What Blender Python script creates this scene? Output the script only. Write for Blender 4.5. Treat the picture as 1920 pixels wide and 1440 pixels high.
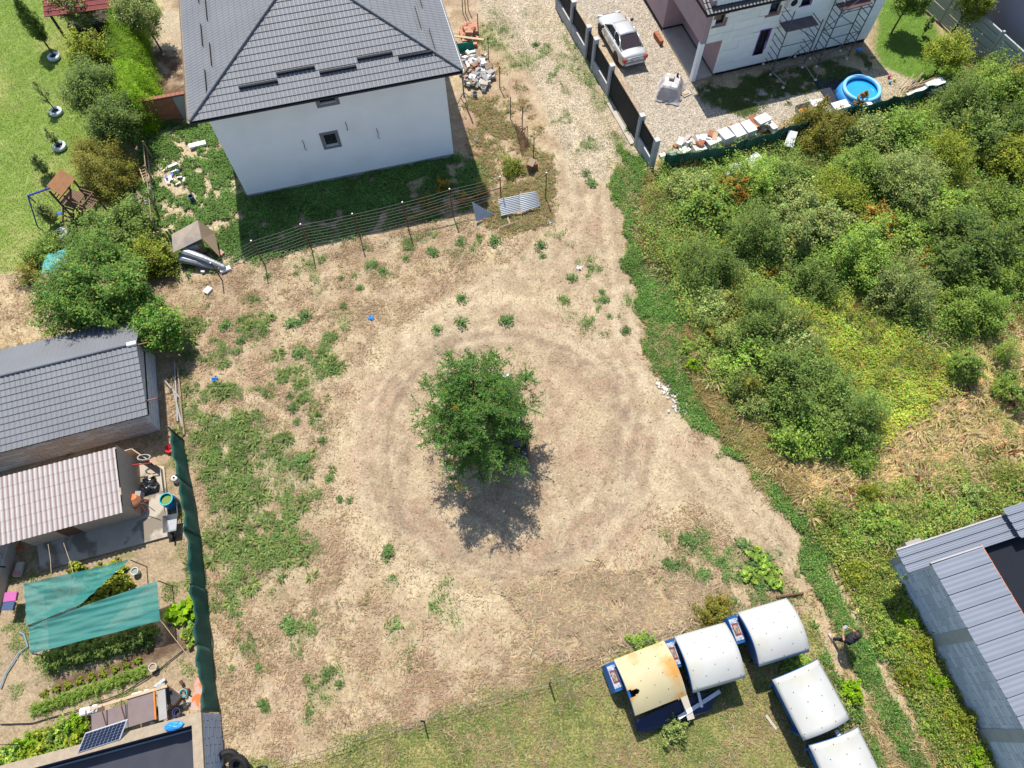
import bpy, math, random
import numpy as np
from mathutils import Vector, Matrix
R = math.radians
C = bpy.context.scene.collection
sc = bpy.context.scene
for o in list(bpy.data.objects): bpy.data.objects.remove(o)
rnd = random.Random(7)
ORD = ['first', 'second', 'third', 'fourth', 'fifth', 'sixth', 'seventh', 'eighth', 'ninth', 'tenth', 'eleventh', 'twelfth', 'thirteenth', 'fourteenth', 'fifteenth', 'last']
# ---------------------------------------------------------------- camera
H, F, TILT, ROLL = 30.0, 1300.0, R(26.0), R(-1.4)
fwd = Vector((0, math.sin(TILT), -math.cos(TILT)))
up0 = Vector((0, math.cos(TILT), math.sin(TILT))); rt0 = Vector((1, 0, 0))
rt = math.cos(ROLL) * rt0 + math.sin(ROLL) * up0
up = -math.sin(ROLL) * rt0 + math.cos(ROLL) * up0
cd = bpy.data.cameras.new('camera'); cam = bpy.data.objects.new('camera', cd); C.objects.link(cam)
cd.sensor_width = 36; cd.lens = F / 1920 * 36; cd.clip_end = 2000; cd.clip_start = 0.1
cam.matrix_world = Matrix(((rt.x, up.x, -fwd.x, 0), (rt.y, up.y, -fwd.y, 0), (rt.z, up.z, -fwd.z, H), (0, 0, 0, 1)))
sc.camera = cam
# ---------------------------------------------------------------- world, sun, exposure
SAZ, SEL = 105.5, 60.5
w = bpy.data.worlds.new('World'); sc.world = w; w.use_nodes = True
nt = w.node_tree; bg = nt.nodes['Background']; sky = nt.nodes.new('ShaderNodeTexSky')
sky.sky_type = 'NISHITA'; sky.sun_disc = False; sky.sun_elevation = R(SEL); sky.sun_rotation = R(90 - SAZ)
sky.air_density = 1.0; sky.dust_density = 0.6; sky.ozone_density = 1.0
nt.links.new(sky.outputs[0], bg.inputs[0]); bg.inputs[1].default_value = 0.115
sd = bpy.data.lights.new('sun', 'SUN'); sd.energy = 4.3; sd.angle = R(0.5); sd.color = (1, 0.945, 0.86)
so = bpy.data.objects.new('sun', sd); C.objects.link(so)
tosun = Vector((math.cos(R(SEL)) * math.cos(R(SAZ)), math.cos(R(SEL)) * math.sin(R(SAZ)), math.sin(R(SEL))))
so.rotation_euler = tosun.to_track_quat('Z', 'Y').to_euler(); so.location = (0, 20, 60)
vs = sc.view_settings; vs.view_transform = 'Standard'; vs.look = 'None'; vs.exposure = 0.63; vs.gamma = 1; vs.use_curve_mapping = False
# ---------------------------------------------------------------- place helpers: where a sight line meets a level plane
def P(x, y, z=0.0):
    d = fwd * F + rt * (x - 960) + up * (720 - y)
    t = (H - z) / -d.z
    return Vector((d.x * t, d.y * t, z))
def Pn(x, y, z=0.0):
    x = np.asarray(x, float); y = np.asarray(y, float)
    d = [fwd[i] * F + rt[i] * (x - 960) + up[i] * (720 - y) for i in range(3)]
    t = (H - z) / -d[2]
    return d[0] * t, d[1] * t
def loc2(root, x, y, z=0.0):
    p = P(x, y, z) - root.location; a = -root.rotation_euler.z
    return Vector((p.x * math.cos(a) - p.y * math.sin(a), p.x * math.sin(a) + p.y * math.cos(a), z - root.location.z))
def onwall(root, x, y, axis=1, val=0.0):
    """local point where the sight line meets the plane local[axis]=val"""
    a = -root.rotation_euler.z
    def rot(v): return Vector((v.x * math.cos(a) - v.y * math.sin(a), v.x * math.sin(a) + v.y * math.cos(a), v.z))
    o = rot(Vector((0, 0, H)) - root.location); d = rot(fwd * F + rt * (x - 960) + up * (720 - y))
    t = (val - o[axis]) / d[axis]
    return o + d * t
# ---------------------------------------------------------------- materials
MC = {}
def mat(name, col, rough=0.8, metal=0.0, var=0.12, stripe=None, vs_=3.0, col2=None, c2s=1.0, c2t=(0.45, 0.6), bump=0.0, bs=20.0, spec=0.3, stretch=(1, 1, 1), fine=0.0, fs=60.0, wpos=False):
    if name in MC: return MC[name]
    m = bpy.data.materials.new(name); m.use_nodes = True; n = m.node_tree.nodes; l = m.node_tree.links
    b = n['Principled BSDF']; b.inputs['Roughness'].default_value = rough; b.inputs['Metallic'].default_value = metal
    b.inputs['Specular IOR Level'].default_value = spec
    if wpos: src = n.new('ShaderNodeNewGeometry').outputs['Position']
    else: src = n.new('ShaderNodeTexCoord').outputs['Object']
    mp = n.new('ShaderNodeMapping'); mp.inputs['Scale'].default_value = stretch; l.new(src, mp.inputs[0])
    def noise(s, d=4):
        t = n.new('ShaderNodeTexNoise'); t.inputs['Scale'].default_value = s; t.inputs['Detail'].default_value = d; l.new(mp.outputs[0], t.inputs[0]); return t.outputs[0]
    def mix(f, a, bb, mode='MIX'):
        x = n.new('ShaderNodeMix'); x.data_type = 'RGBA'; x.blend_type = mode
        if isinstance(f, float): x.inputs[0].default_value = f
        else: l.new(f, x.inputs[0])
        for s, i in ((a, 6), (bb, 7)):
            if isinstance(s, tuple): x.inputs[i].default_value = (*s, 1)
            else: l.new(s, x.inputs[i])
        return x.outputs[2]
    c = tuple(col)
    out = mix(noise(vs_), tuple(k * (1 - var * 2) for k in c), tuple(min(1, k * (1 + var * 2)) for k in c))
    if fine: out = mix(noise(fs, 2), out, tuple(k * (1 - fine) for k in c)) if False else mix(1.0, out, mix(noise(fs, 2), (1 - fine,) * 3, (1 + fine,) * 3), 'MULTIPLY')
    if col2:
        r = n.new('ShaderNodeMapRange'); l.new(noise(c2s, 6), r.inputs[0]); r.inputs[1].default_value = c2t[0]; r.inputs[2].default_value = c2t[1]
        out = mix(r.outputs[0], out, tuple(col2))
    if stripe:   # sheen and worn colour of a rolled sheet, painted as dark trough stripes: (period, offset, colour, amount)
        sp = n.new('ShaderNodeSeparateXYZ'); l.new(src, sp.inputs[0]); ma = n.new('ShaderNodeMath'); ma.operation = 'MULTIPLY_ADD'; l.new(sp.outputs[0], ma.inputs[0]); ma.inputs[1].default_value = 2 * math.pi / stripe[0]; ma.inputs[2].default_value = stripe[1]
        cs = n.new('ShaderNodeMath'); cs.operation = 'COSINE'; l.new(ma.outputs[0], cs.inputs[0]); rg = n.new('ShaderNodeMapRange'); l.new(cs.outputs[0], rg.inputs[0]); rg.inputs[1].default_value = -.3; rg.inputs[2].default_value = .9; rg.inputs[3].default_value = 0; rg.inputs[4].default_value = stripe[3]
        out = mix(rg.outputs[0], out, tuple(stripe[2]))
    l.new(out, b.inputs['Base Color'])
    if bump:
        bn = n.new('ShaderNodeBump'); bn.inputs['Strength'].default_value = bump; bn.inputs['Distance'].default_value = 0.02
        l.new(noise(bs, 3), bn.inputs['Height']); l.new(bn.outputs[0], b.inputs['Normal'])
    MC[name] = m; return m
def leafmat(name, rough=0.55, trans=0.30, sat=1.05, objvar=0.2):
    if name in MC: return MC[name]
    m = bpy.data.materials.new(name); m.use_nodes = True; n = m.node_tree.nodes; l = m.node_tree.links
    b = n['Principled BSDF']; b.inputs['Roughness'].default_value = rough; b.inputs['Specular IOR Level'].default_value = 0.18
    a = n.new('ShaderNodeAttribute'); a.attribute_name = 'col'
    oi = n.new('ShaderNodeObjectInfo')
    hs = n.new('ShaderNodeHueSaturation'); l.new(a.outputs[0], hs.inputs['Color'])
    r = n.new('ShaderNodeMapRange'); l.new(oi.outputs['Random'], r.inputs[0]); r.inputs[3].default_value = 1 - objvar; r.inputs[4].default_value = 1 + objvar
    l.new(r.outputs[0], hs.inputs['Value']); hs.inputs['Saturation'].default_value = sat
    l.new(hs.outputs[0], b.inputs['Base Color'])
    t = n.new('ShaderNodeBsdfTranslucent'); l.new(hs.outputs[0], t.inputs[0])
    mx = n.new('ShaderNodeMixShader'); mx.inputs[0].default_value = trans
    l.new(b.outputs[0], mx.inputs[1]); l.new(t.outputs[0], mx.inputs[2]); l.new(mx.outputs[0], n['Material Output'].inputs[0])
    MC[name] = m; return m
# ---------------------------------------------------------------- object helpers
def thing(name, label, cat, loc=(0, 0, 0), rotz=0.0, group=None):
    o = bpy.data.objects.new(name, None); C.objects.link(o); o.location = loc; o.rotation_euler = (0, 0, rotz)
    o.empty_display_size = 0.3
    o['label'] = label; o['category'] = cat
    if group: o['group'] = group
    return o
def tag(o, label, cat, group=None):
    o['label'] = label; o['category'] = cat
    if group: o['group'] = group
    return o
def dup(root, loc=None, rotz=None, label=None, group=None, scale=None, parent=None):
    r = root.copy(); C.objects.link(r)
    if parent is not None: r.parent = parent
    if loc is not None: r.location = loc
    if rotz is not None: r.rotation_euler = (0, 0, rotz)
    if scale is not None: r.scale = scale if hasattr(scale, '__len__') else (scale,) * 3
    if label: r['label'] = label
    if group: r['group'] = group
    for ch in list(root.children): dup(ch, parent=r)
    return r
class B:
    """collects shapes for ONE mesh object"""
    def __init__(s): s.v = []; s.f = []; s.m = []; s.k = 0
    def poly(s, pts):
        i = len(s.v); s.v += [tuple(p) for p in pts]; s.f.append(tuple(range(i, i + len(pts)))); s.m.append(s.k); return s
    def add(s, vs, fs):
        i = len(s.v); s.v += [tuple(p) for p in vs]
        for f in fs: s.f.append(tuple(i + j for j in f)); s.m.append(s.k)
        return s
    def box(s, x0, y0, z0, x1, y1, z1):
        v = [(x0, y0, z0), (x1, y0, z0), (x1, y1, z0), (x0, y1, z0), (x0, y0, z1), (x1, y0, z1), (x1, y1, z1), (x0, y1, z1)]
        return s.add(v, [(0, 3, 2, 1), (4, 5, 6, 7), (0, 1, 5, 4), (1, 2, 6, 5), (2, 3, 7, 6), (3, 0, 4, 7)])
    def obox(s, c, d, rz=0.0, rx=0.0, ry=0.0):
        m = Matrix.Rotation(rz, 3, 'Z') @ Matrix.Rotation(rx, 3, 'X') @ Matrix.Rotation(ry, 3, 'Y'); c = Vector(c)
        v = [c + m @ Vector((sx * d[0] / 2, sy * d[1] / 2, sz * d[2] / 2)) for sz in (-1, 1) for sx, sy in ((-1, -1), (1, -1), (1, 1), (-1, 1))]
        return s.add(v, [(0, 3, 2, 1), (4, 5, 6, 7), (0, 1, 5, 4), (1, 2, 6, 5), (2, 3, 7, 6), (3, 0, 4, 7)])
    def cbox(s, c, d, ch, rz=0.0):
        """box with chamfered vertical and top edges"""
        x, y, z = d[0] / 2, d[1] / 2, d[2]; m = Matrix.Rotation(rz, 3, 'Z'); c = Vector(c)
        def ring(ix, zz): 
            a, b = x - ix, y - ix
            return [(-a + ch, -b, zz), (a - ch, -b, zz), (a, -b + ch, zz), (a, b - ch, zz), (a - ch, b, zz), (-a + ch, b, zz), (-a, b - ch, zz), (-a, -b + ch, zz)]
        v = ring(0, 0) + ring(0, z - ch) + ring(ch, z); v = [c + m @ Vector(p) for p in v]
        f = [tuple(reversed(range(8))), tuple(range(16, 24))] + [(r * 8 + i, r * 8 + (i + 1) % 8, r * 8 + 8 + (i + 1) % 8, r * 8 + 8 + i) for r in (0, 1) for i in range(8)]
        return s.add(v, f)
    def prism(s, pts, z0, z1):
        n = len(pts); v = [(p[0], p[1], z0) for p in pts] + [(p[0], p[1], z1) for p in pts]
        return s.add(v, [tuple(reversed(range(n))), tuple(range(n, 2 * n))] + [(i, (i + 1) % n, n + (i + 1) % n, n + i) for i in range(n)])
    def tube(s, pts, r, n=6, r1=None, closed=False):
        pts = [Vector(p) for p in pts]; k = len(pts); vs_ = []
        for i, p in enumerate(pts):
            d = (pts[min(i + 1, k - 1)] - pts[max(i - 1, 0)]) if not closed else (pts[(i + 1) % k] - pts[i - 1])
            d = d.normalized() if d.length > 1e-9 else Vector((0, 0, 1))
            a = d.cross(Vector((0, 0, 1)) if abs(d.z) < 0.9 else Vector((1, 0, 0))).normalized(); b = d.cross(a)
            rr = r if r1 is None else r + (r1 - r) * i / max(1, k - 1)
            vs_ += [p + (a * math.cos(t * 2 * math.pi / n) + b * math.sin(t * 2 * math.pi / n)) * rr for t in range(n)]
        fs = [(i * n + j, i * n + (j + 1) % n, ((i + 1) % k) * n + (j + 1) % n, ((i + 1) % k) * n + j) for i in range(k if closed else k - 1) for j in range(n)]
        if not closed: fs += [tuple(reversed(range(n))), tuple(range((k - 1) * n, k * n))]
        return s.add(vs_, fs)
    def lathe(s, prof, n=20, c=(0, 0, 0), caps=True):
        v = []; k = len(prof)
        for r, z in prof: v += [(c[0] + r * math.cos(t * 2 * math.pi / n), c[1] + r * math.sin(t * 2 * math.pi / n), c[2] + z) for t in range(n)]
        f = [(i * n + j, i * n + (j + 1) % n, (i + 1) * n + (j + 1) % n, (i + 1) * n + j) for i in range(k - 1) for j in range(n)]
        if caps: f += [tuple(reversed(range(n))), tuple(range((k - 1) * n, k * n))]
        return s.add(v, f)
    def ell(s, c, r, n=10, m=6, jit=0.0):
        v = []; q = random.Random(int(abs(c[0] * 91 + c[1] * 37) * 10) + n)
        for i in range(m + 1):
            ph = math.pi * i / m
            for j in range(n):
                t = 2 * math.pi * j / n; k = 1 + jit * (q.random() - 0.5) * 2
                v.append((c[0] + r[0] * math.sin(ph) * math.cos(t) * k, c[1] + r[1] * math.sin(ph) * math.sin(t) * k, c[2] + r[2] * math.cos(ph) * k))
        return s.add(v, [(i * n + j, (i + 1) * n + j, (i + 1) * n + (j + 1) % n, i * n + (j + 1) % n) for i in range(m) for j in range(n)])
    def grid(s, fn, nu, nv):
        v = [tuple(fn(i / nu, j / nv)) for j in range(nv + 1) for i in range(nu + 1)]; k = nu + 1
        return s.add(v, [(j * k + i, j * k + i + 1, (j + 1) * k + i + 1, (j + 1) * k + i) for j in range(nv) for i in range(nu)])
    def build(s, name, m, parent=None, smooth=False, kind=None, label=None, solid=0.0):
        me = bpy.data.meshes.new(name); me.from_pydata(s.v, [], s.f)
        ms = m if isinstance(m, (list, tuple)) else [m]
        for x in ms: me.materials.append(x)
        if len(ms) > 1: me.polygons.foreach_set('material_index', s.m)
        if smooth: me.polygons.foreach_set('use_smooth', [True] * len(s.f))
        me.update()
        o = bpy.data.objects.new(name, me); C.objects.link(o)
        if parent is not None: o.parent = parent
        if kind: o['kind'] = kind
        if label: o['label'] = label
        if solid:
            md = o.modifiers.new('thick', 'SOLIDIFY'); md.thickness = solid; md.offset = 0
        return o
def share(o, parent, loc, rotz=0.0, scale=(1, 1, 1), rot=None):
    c = o.copy(); C.objects.link(c); c.parent = parent; c.location = loc; c.rotation_euler = rot or (0, 0, rotz); c.scale = scale
    for ch in o.children: share(ch, c, ch.location, scale=ch.scale, rot=tuple(ch.rotation_euler))
    return c
def splitrects(rects, holes):
    for hx0, hz0, hx1, hz1 in holes:
        out = []
        for x0, z0, x1, z1 in rects:
            if hx1 <= x0 or hx0 >= x1 or hz1 <= z0 or hz0 >= z1: out.append((x0, z0, x1, z1)); continue
            if z0 < hz0: out.append((x0, z0, x1, hz0))
            if z1 > hz1: out.append((x0, hz1, x1, z1))
            a, b = max(z0, hz0), min(z1, hz1)
            if x0 < hx0: out.append((x0, a, hx0, b))
            if x1 > hx1: out.append((hx1, a, x1, b))
        rects = out
    return [r for r in rects if r[2] - r[0] > 0.02 and r[3] - r[1] > 0.02]
UNIT = {}
def piece(name, m, parent, x0, y0, z0, x1, y1, z1):
    key = (name, m.name)
    if key not in UNIT:
        UNIT[key] = B().box(-.5, -.5, -.5, .5, .5, .5).build(name, m).data
        bpy.data.objects.remove([o for o in bpy.data.objects if o.data == UNIT[key]][0])
    o = bpy.data.objects.new(name, UNIT[key]); C.objects.link(o); o.parent = parent
    o.location = ((x0 + x1) / 2, (y0 + y1) / 2, (z0 + z1) / 2); o.scale = (x1 - x0, y1 - y0, z1 - z0)
    return o
def coursed(name, mats, parent, axis, face, out, a0, a1, zf, bl, bh, gap=0.012, th=0.03, holes=(), seed=1, topfn=None):
    """coursed blocks on a wall plane; axis 0: wall along x at y=face, axis 1: wall along y at x=face; out = outward sign"""
    q = random.Random(seed); r = 0; z = zf[0]; n = 0
    while z < zf[1] - 0.03:
        z1 = min(z + bh, zf[1]); a = a0 - (bl * 0.5 if r % 2 else q.random() * 0.12)
        while a < a1 - 0.02:
            b = a + bl; lo, hi = max(a, a0), min(b, a1)
            if hi - lo > 0.04:
                for x0, y0, x1, y1 in splitrects([(lo + gap / 2, z + gap / 2, hi - gap / 2, z1 - gap / 2)], holes):
                    if topfn and y1 > topfn((x0 + x1) / 2): y1 = topfn((x0 + x1) / 2)
                    if y1 - y0 < 0.05: continue
                    t = th * (0.8 + q.random() * 0.5); f0, f1 = sorted((face, face + out * t)); mm = mats[q.randrange(len(mats))]
                    if axis == 0: piece(name, mm, parent, x0, f0, y0, x1, f1, y1)
                    else: piece(name, mm, parent, f0, x0, y0, f1, x1, y1)
                    n += 1
            a = b
        z = z1; r += 1
    return n
# ---------------------------------------------------------------- fast meshes for leaves and blades
def fastmesh(name, V, k, cols, m):
    """V (N*k,3) vertices, each k in a row form one face; cols (N,3)"""
    V = np.ascontiguousarray(V, dtype=np.float32); N = len(V) // k
    me = bpy.data.meshes.new(name); me.vertices.add(N * k); me.vertices.foreach_set('co', V.ravel())
    me.loops.add(N * k); me.loops.foreach_set('vertex_index', np.arange(N * k, dtype=np.int32))
    me.polygons.add(N); me.polygons.foreach_set('loop_start', np.arange(0, N * k, k, dtype=np.int32)); me.polygons.foreach_set('loop_total', np.full(N, k, dtype=np.int32))
    at = me.attributes.new('col', 'FLOAT_COLOR', 'POINT')
    c = np.ones((N, k, 4), dtype=np.float32); c[:, :, :3] = np.asarray(cols)[:, None, :]; at.data.foreach_set('color', c.ravel())
    me.materials.append(m); me.update(); me.validate(); return me
def nrm(a): return a / np.maximum(1e-6, np.linalg.norm(a, axis=-1, keepdims=True))
def leaves(Cn, size, rs, upb=0.8, aspect=0.5, out=None, outb=0.0, droop=0.0, tdir=None):
    N = len(Cn); n = rs.normal(size=(N, 3)); n = nrm(n); n[:, 2] = np.abs(n[:, 2]); n += np.array([0, 0, upb])
    if out is not None: n += out * outb
    n = nrm(n); t = rs.normal(size=(N, 3)); t[:, 2] -= droop
    if tdir is not None: t[:, 2] *= .3; t *= np.sign(t @ np.array([tdir[0], tdir[1], 0.0]))[:, None] ; t += np.array([tdir[0], tdir[1], 0.0])
    t -= (t * n).sum(1, keepdims=True) * n; t = nrm(t); b = np.cross(n, t)
    s = (size * rs.uniform(0.6, 1.3, N))[:, None]; V = np.empty((N, 4, 3))
    V[:, 0] = Cn - t * s * .5; V[:, 1] = Cn + b * s * aspect * .5 + t * s * .05; V[:, 2] = Cn + t * s * .5; V[:, 3] = Cn - b * s * aspect * .5 + t * s * .05
    return V.reshape(-1, 3)
def blades(Cn, h, rs, lean=0.5, wdt=0.015, wind=(0, 0)):
    N = len(Cn); a = rs.uniform(0, 2 * np.pi, N); hh = h * rs.uniform(0.5, 1.2, N); ln = hh * lean * rs.uniform(0.2, 1.4, N)
    V = np.empty((N, 3, 3)); d = np.stack([np.cos(a), np.sin(a)], 1); b = np.stack([-np.sin(a), np.cos(a)], 1) * (wdt * rs.uniform(.6, 1.4, N))[:, None]
    V[:, 0, :2] = Cn[:, :2] + b; V[:, 1, :2] = Cn[:, :2] - b; V[:, 0, 2] = Cn[:, 2]; V[:, 1, 2] = Cn[:, 2]
    V[:, 2, :2] = Cn[:, :2] + d * ln[:, None] + np.array(wind) * hh[:, None]; V[:, 2, 2] = Cn[:, 2] + np.maximum(0.015, np.sqrt(np.maximum(0, hh ** 2 - ln ** 2)) * 0.9 + 0.02)
    return V.reshape(-1, 3)
def pal(rs, N, cols, wts=None, var=0.15):
    c = np.array(cols)[rs.choice(len(cols), N, p=wts)]
    return np.clip(c * rs.uniform(1 - var, 1 + var, (N, 1)) * rs.uniform(1 - var * .5, 1 + var * .5, (N, 3)), 0, 1)
def stuff(name, me, label, cat):
    o = bpy.data.objects.new(name, me); C.objects.link(o); o['kind'] = 'stuff'; o['label'] = label; o['category'] = cat; return o
# ================================================================ GROUND
def vnoise(x, y, seed):
    xi = np.floor(x).astype(np.int64); yi = np.floor(y).astype(np.int64); fx = x - xi; fy = y - yi
    fx = fx * fx * (3 - 2 * fx); fy = fy * fy * (3 - 2 * fy)
    def h(a, b):
        n = (a * 374761393 + b * 668265263 + seed * 974634777) & 0x7fffffff
        n = ((n ^ (n >> 13)) * 1274126177) & 0x7fffffff
        return ((n ^ (n >> 16)) & 0xffff) / 65535.0
    return (h(xi, yi) * (1 - fx) + h(xi + 1, yi) * fx) * (1 - fy) + (h(xi, yi + 1) * (1 - fx) + h(xi + 1, yi + 1) * fx) * fy
def fbm(x, y, s, seed=0, o=4):
    r = 0; a = 0.5; t = 0
    for i in range(o): r = r + a * vnoise(x * s + 13.7 * i + 100, y * s + 7.1 * i + 100, seed + i * 17); t += a; a *= 0.55; s *= 2.1
    return r / t
def ss(a, b, x): t = np.clip((x - a) / (b - a), 0, 1); return t * t * (3 - 2 * t)
def W2(px): return np.array([tuple(P(x, y))[:2] for x, y in px])
def sdist(X, Y, poly):
    """signed distance, positive inside"""
    d = np.full(X.shape, 1e9); ins = np.zeros(X.shape, bool); n = len(poly)
    for i in range(n):
        ax, ay = poly[i]; bx, by = poly[(i + 1) % n]; ex, ey = bx - ax, by - ay
        t = np.clip(((X - ax) * ex + (Y - ay) * ey) / (ex * ex + ey * ey + 1e-12), 0, 1)
        d = np.minimum(d, np.hypot(X - ax - t * ex, Y - ay - t * ey))
        c = (ay > Y) != (by > Y)
        with np.errstate(divide='ignore', invalid='ignore'): ins ^= c & (X < (bx - ax) * (Y - ay) / (by - ay + 1e-12) + ax)
    return np.where(ins, d, -d)
def pdist(X, Y, pts):
    d = np.full(X.shape, 1e9)
    for i in range(len(pts) - 1):
        ax, ay = pts[i]; bx, by = pts[i + 1]; ex, ey = bx - ax, by - ay
        t = np.clip(((X - ax) * ex + (Y - ay) * ey) / (ex * ex + ey * ey + 1e-12), 0, 1)
        d = np.minimum(d, np.hypot(X - ax - t * ex, Y - ay - t * ey))
    return d
def region(X, Y, px, soft=0.4, wob=0.8, seed=3):
    wx = X + (fbm(X, Y, 0.7, seed) - .5) * 2 * wob; wy = Y + (fbm(X, Y, 0.7, seed + 50) - .5) * 2 * wob
    return ss(-soft, soft, sdist(wx, wy, W2(px)))
Z = dict(
 lawn=[(-200, -200), (240, -200), (250, 0), (255, 200), (215, 330), (235, 400), (120, 470), (0, 520), (-200, 560)],
 lawn2=[(1640, 90), (1655, -100), (1700, -100), (1745, 30), (1900, 250), (1800, 190), (1712, 152), (1650, 118)],
 sand_left=[(-150, 530), (60, 525), (120, 560), (110, 640), (0, 720), (-150, 760)],
 housel=[(255, 230), (400, 230), (470, 380), (480, 480), (350, 520), (230, 430), (255, 330)],
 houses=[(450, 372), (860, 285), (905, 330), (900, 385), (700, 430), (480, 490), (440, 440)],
 brownpatch=[(860, 200), (940, 120), (990, 200), (1040, 330), (1035, 400), (940, 440), (900, 380), (900, 320)],
 gravel=[(880, -100), (1046, -100), (1100, 110), (1145, 190), (1222, 322), (1150, 345), (1065, 330), (1030, 220), (985, 130), (955, 90), (895, 20)],
 yard=[(1060, -100), (1195, -100), (1245, 60), (1300, 160), (1345, 165), (1560, 160), (1640, 130), (1712, 148), (1640, 205), (1490, 225), (1410, 255), (1240, 290), (1150, 120), (1075, 0)],
 road=[(1050, 320), (1160, 320), (1185, 560), (1215, 690), (1300, 800), (1400, 880), (1500, 1000), (1525, 1120), (1490, 1100), (1420, 1010), (1250, 920), (1180, 1010), (1000, 1080), (800, 1060), (680, 960), (640, 850), (700, 680), (830, 560), (1000, 460), (1040, 400)],
 gstrip=[(1145, 250), (1222, 325), (1205, 430), (1250, 530), (1302, 630), (1320, 730), (1400, 830), (1500, 930), (1570, 1040), (1700, 1220), (1860, 1440), (1900, 1600), (1560, 1600), (1640, 1440), (1540, 1240), (1518, 1130), (1500, 1010), (1400, 890), (1300, 810), (1215, 700), (1185, 560), (1170, 440)],
 thicket=[(1215, 330), (1240, 300), (1490, 250), (1790, 160), (1900, 80), (2300, 0), (2300, 1000), (1920, 940), (1700, 1020), (1600, 1040), (1480, 900), (1330, 740), (1270, 590), (1215, 450)],
 drygrass=[(1610, 800), (1720, 720), (1850, 620), (2300, 520), (2300, 900), (1900, 925), (1640, 960), (1530, 960), (1400, 850), (1310, 720), (1350, 740), (1450, 850), (1580, 870)],
 meadow=[(480, 1440), (640, 1400), (780, 1345), (1000, 1270), (1140, 1222), (1250, 1190), (1400, 1150), (1530, 1140), (1600, 1300), (1680, 1600), (300, 1700)],
 garden=[(-200, 1000), (330, 840), (345, 960), (372, 1100), (400, 1330), (380, 1345), (-200, 1600)],
 bed=[(75, 1290), (300, 1195), (310, 1170), (345, 1210), (270, 1250), (90, 1330)],
 weedsW=[(345, 560), (440, 560), (520, 600), (640, 600), (610, 760), (560, 900), (575, 1060), (520, 1110), (440, 1150), (385, 1120), (360, 860)],
 weedsS=[(1230, 990), (1340, 990), (1460, 1040), (1480, 1100), (1420, 1140), (1300, 1120), (1240, 1060)],
)
LINES = dict(trk1=[(1560, 1060), (1600, 1140), (1650, 1230), (1700, 1330), (1760, 1440)], trk3=[(1490, 1050), (1520, 1120), (1545, 1180), (1575, 1250)], trk2=[(1530, 1130), (1575, 1240), (1620, 1320), (1660, 1400), (1690, 1440)])
X0, X1, Y0, Y1, DG = -36.0, 37.0, -4.0, 47.0, 0.13
gx = np.arange(X0, X1, DG); gy = np.arange(Y0, Y1, DG); nx, ny = len(gx), len(gy)
GX, GY = np.meshgrid(gx, gy)
n1 = fbm(GX, GY, 0.35, 1); n2 = fbm(GX, GY, 1.3, 2); n3 = fbm(GX, GY, 4.0, 3, 3); n4 = fbm(GX, GY, 0.9, 9)
def lerp(a, b, t): return a * (1 - t[..., None]) + np.asarray(b) * t[..., None]
MS = {k: region(GX, GY, v, soft=0.35, wob=(0.9 if k not in ('yard', 'gravel', 'lawn2') else 0.35), seed=i * 3 + 5) for i, (k, v) in enumerate(Z.items())}
col = np.empty(GX.shape + (3,)); col[:] = (0.335, 0.262, 0.172)
col = lerp(col, (0.235, 0.170, 0.115), ss(.50, .66, n1 * .5 + n2 * .5) * .7)
col = lerp(col, (0.42, 0.345, 0.235), ss(.52, .68, n4) * .6)
# bare ring driven round the tree and the road into it
cx, cy = (tuple(P(950, 826))[:2]); rr = np.hypot(GX - cx, (GY - cy) * 0.98); wr = rr + (n1 - .5) * 1.1
road = MS['road']
col = lerp(col, (0.315, 0.245, 0.17), road * .9)
ringb = np.exp(-((wr - 5.75) / .95) ** 2); gr = vnoise(wr * 7, n1 * 3 + 5, 4)
col = lerp(col, (0.24, 0.185, 0.135), ringb * .9 * ss(.3, .65, n2 * .6 + gr * .5))
col = lerp(col, (0.225, 0.165, 0.118), np.exp(-((wr - 4.9) / .25) ** 2) * .4 * ss(.4, .6, n2))
col = lerp(col, (0.44, 0.36, 0.25), np.exp(-((wr - 4.1) / .5) ** 2) * .35); col = lerp(col, (0.45, 0.37, 0.255), np.exp(-((wr - 7.6) / .6) ** 2) * .75 * ss(.25, .5, n2))
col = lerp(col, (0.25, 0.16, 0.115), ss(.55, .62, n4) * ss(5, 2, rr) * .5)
col = lerp(col, (0.33, 0.225, 0.15), MS['brownpatch'] * ss(.42, .6, n2) * .75)
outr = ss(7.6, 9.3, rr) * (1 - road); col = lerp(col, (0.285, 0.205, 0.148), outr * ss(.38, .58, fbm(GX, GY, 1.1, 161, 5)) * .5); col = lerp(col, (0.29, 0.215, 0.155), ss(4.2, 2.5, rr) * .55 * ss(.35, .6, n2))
# tracks along the road
rd = [W2(p) for p in ([(1010, 0), (1050, 130), (1095, 260), (1110, 400), (1120, 520), (1170, 650), (1260, 800), (1380, 920), (1490, 1070)], [(950, 0), (1000, 120), (1060, 260), (1075, 400), (1020, 490), (900, 560), (790, 620)], [(1180, 560), (1215, 780), (1190, 900), (1080, 1010)])]
for q in rd:
    d = pdist(GX, GY, q) + (n2 - .5) * .5
    for off in (0.0, 0.8): col = lerp(col, (0.46, 0.39, 0.29), np.exp(-((d - off) / .2) ** 2) * .38 * ss(.3, .5, n4)); col = lerp(col, (0.22, 0.165, 0.115), np.exp(-((d - off - .4) / .14) ** 2) * .32 * ss(.35, .5, n4))
grav = MS['gravel'] * ss(.25, .45, n2 + .12); col = lerp(col, (0.385, 0.32, 0.24), grav)
col = lerp(col, (0.46, 0.395, 0.31), grav * ss(.5, .62, n4) * .6)
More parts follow.
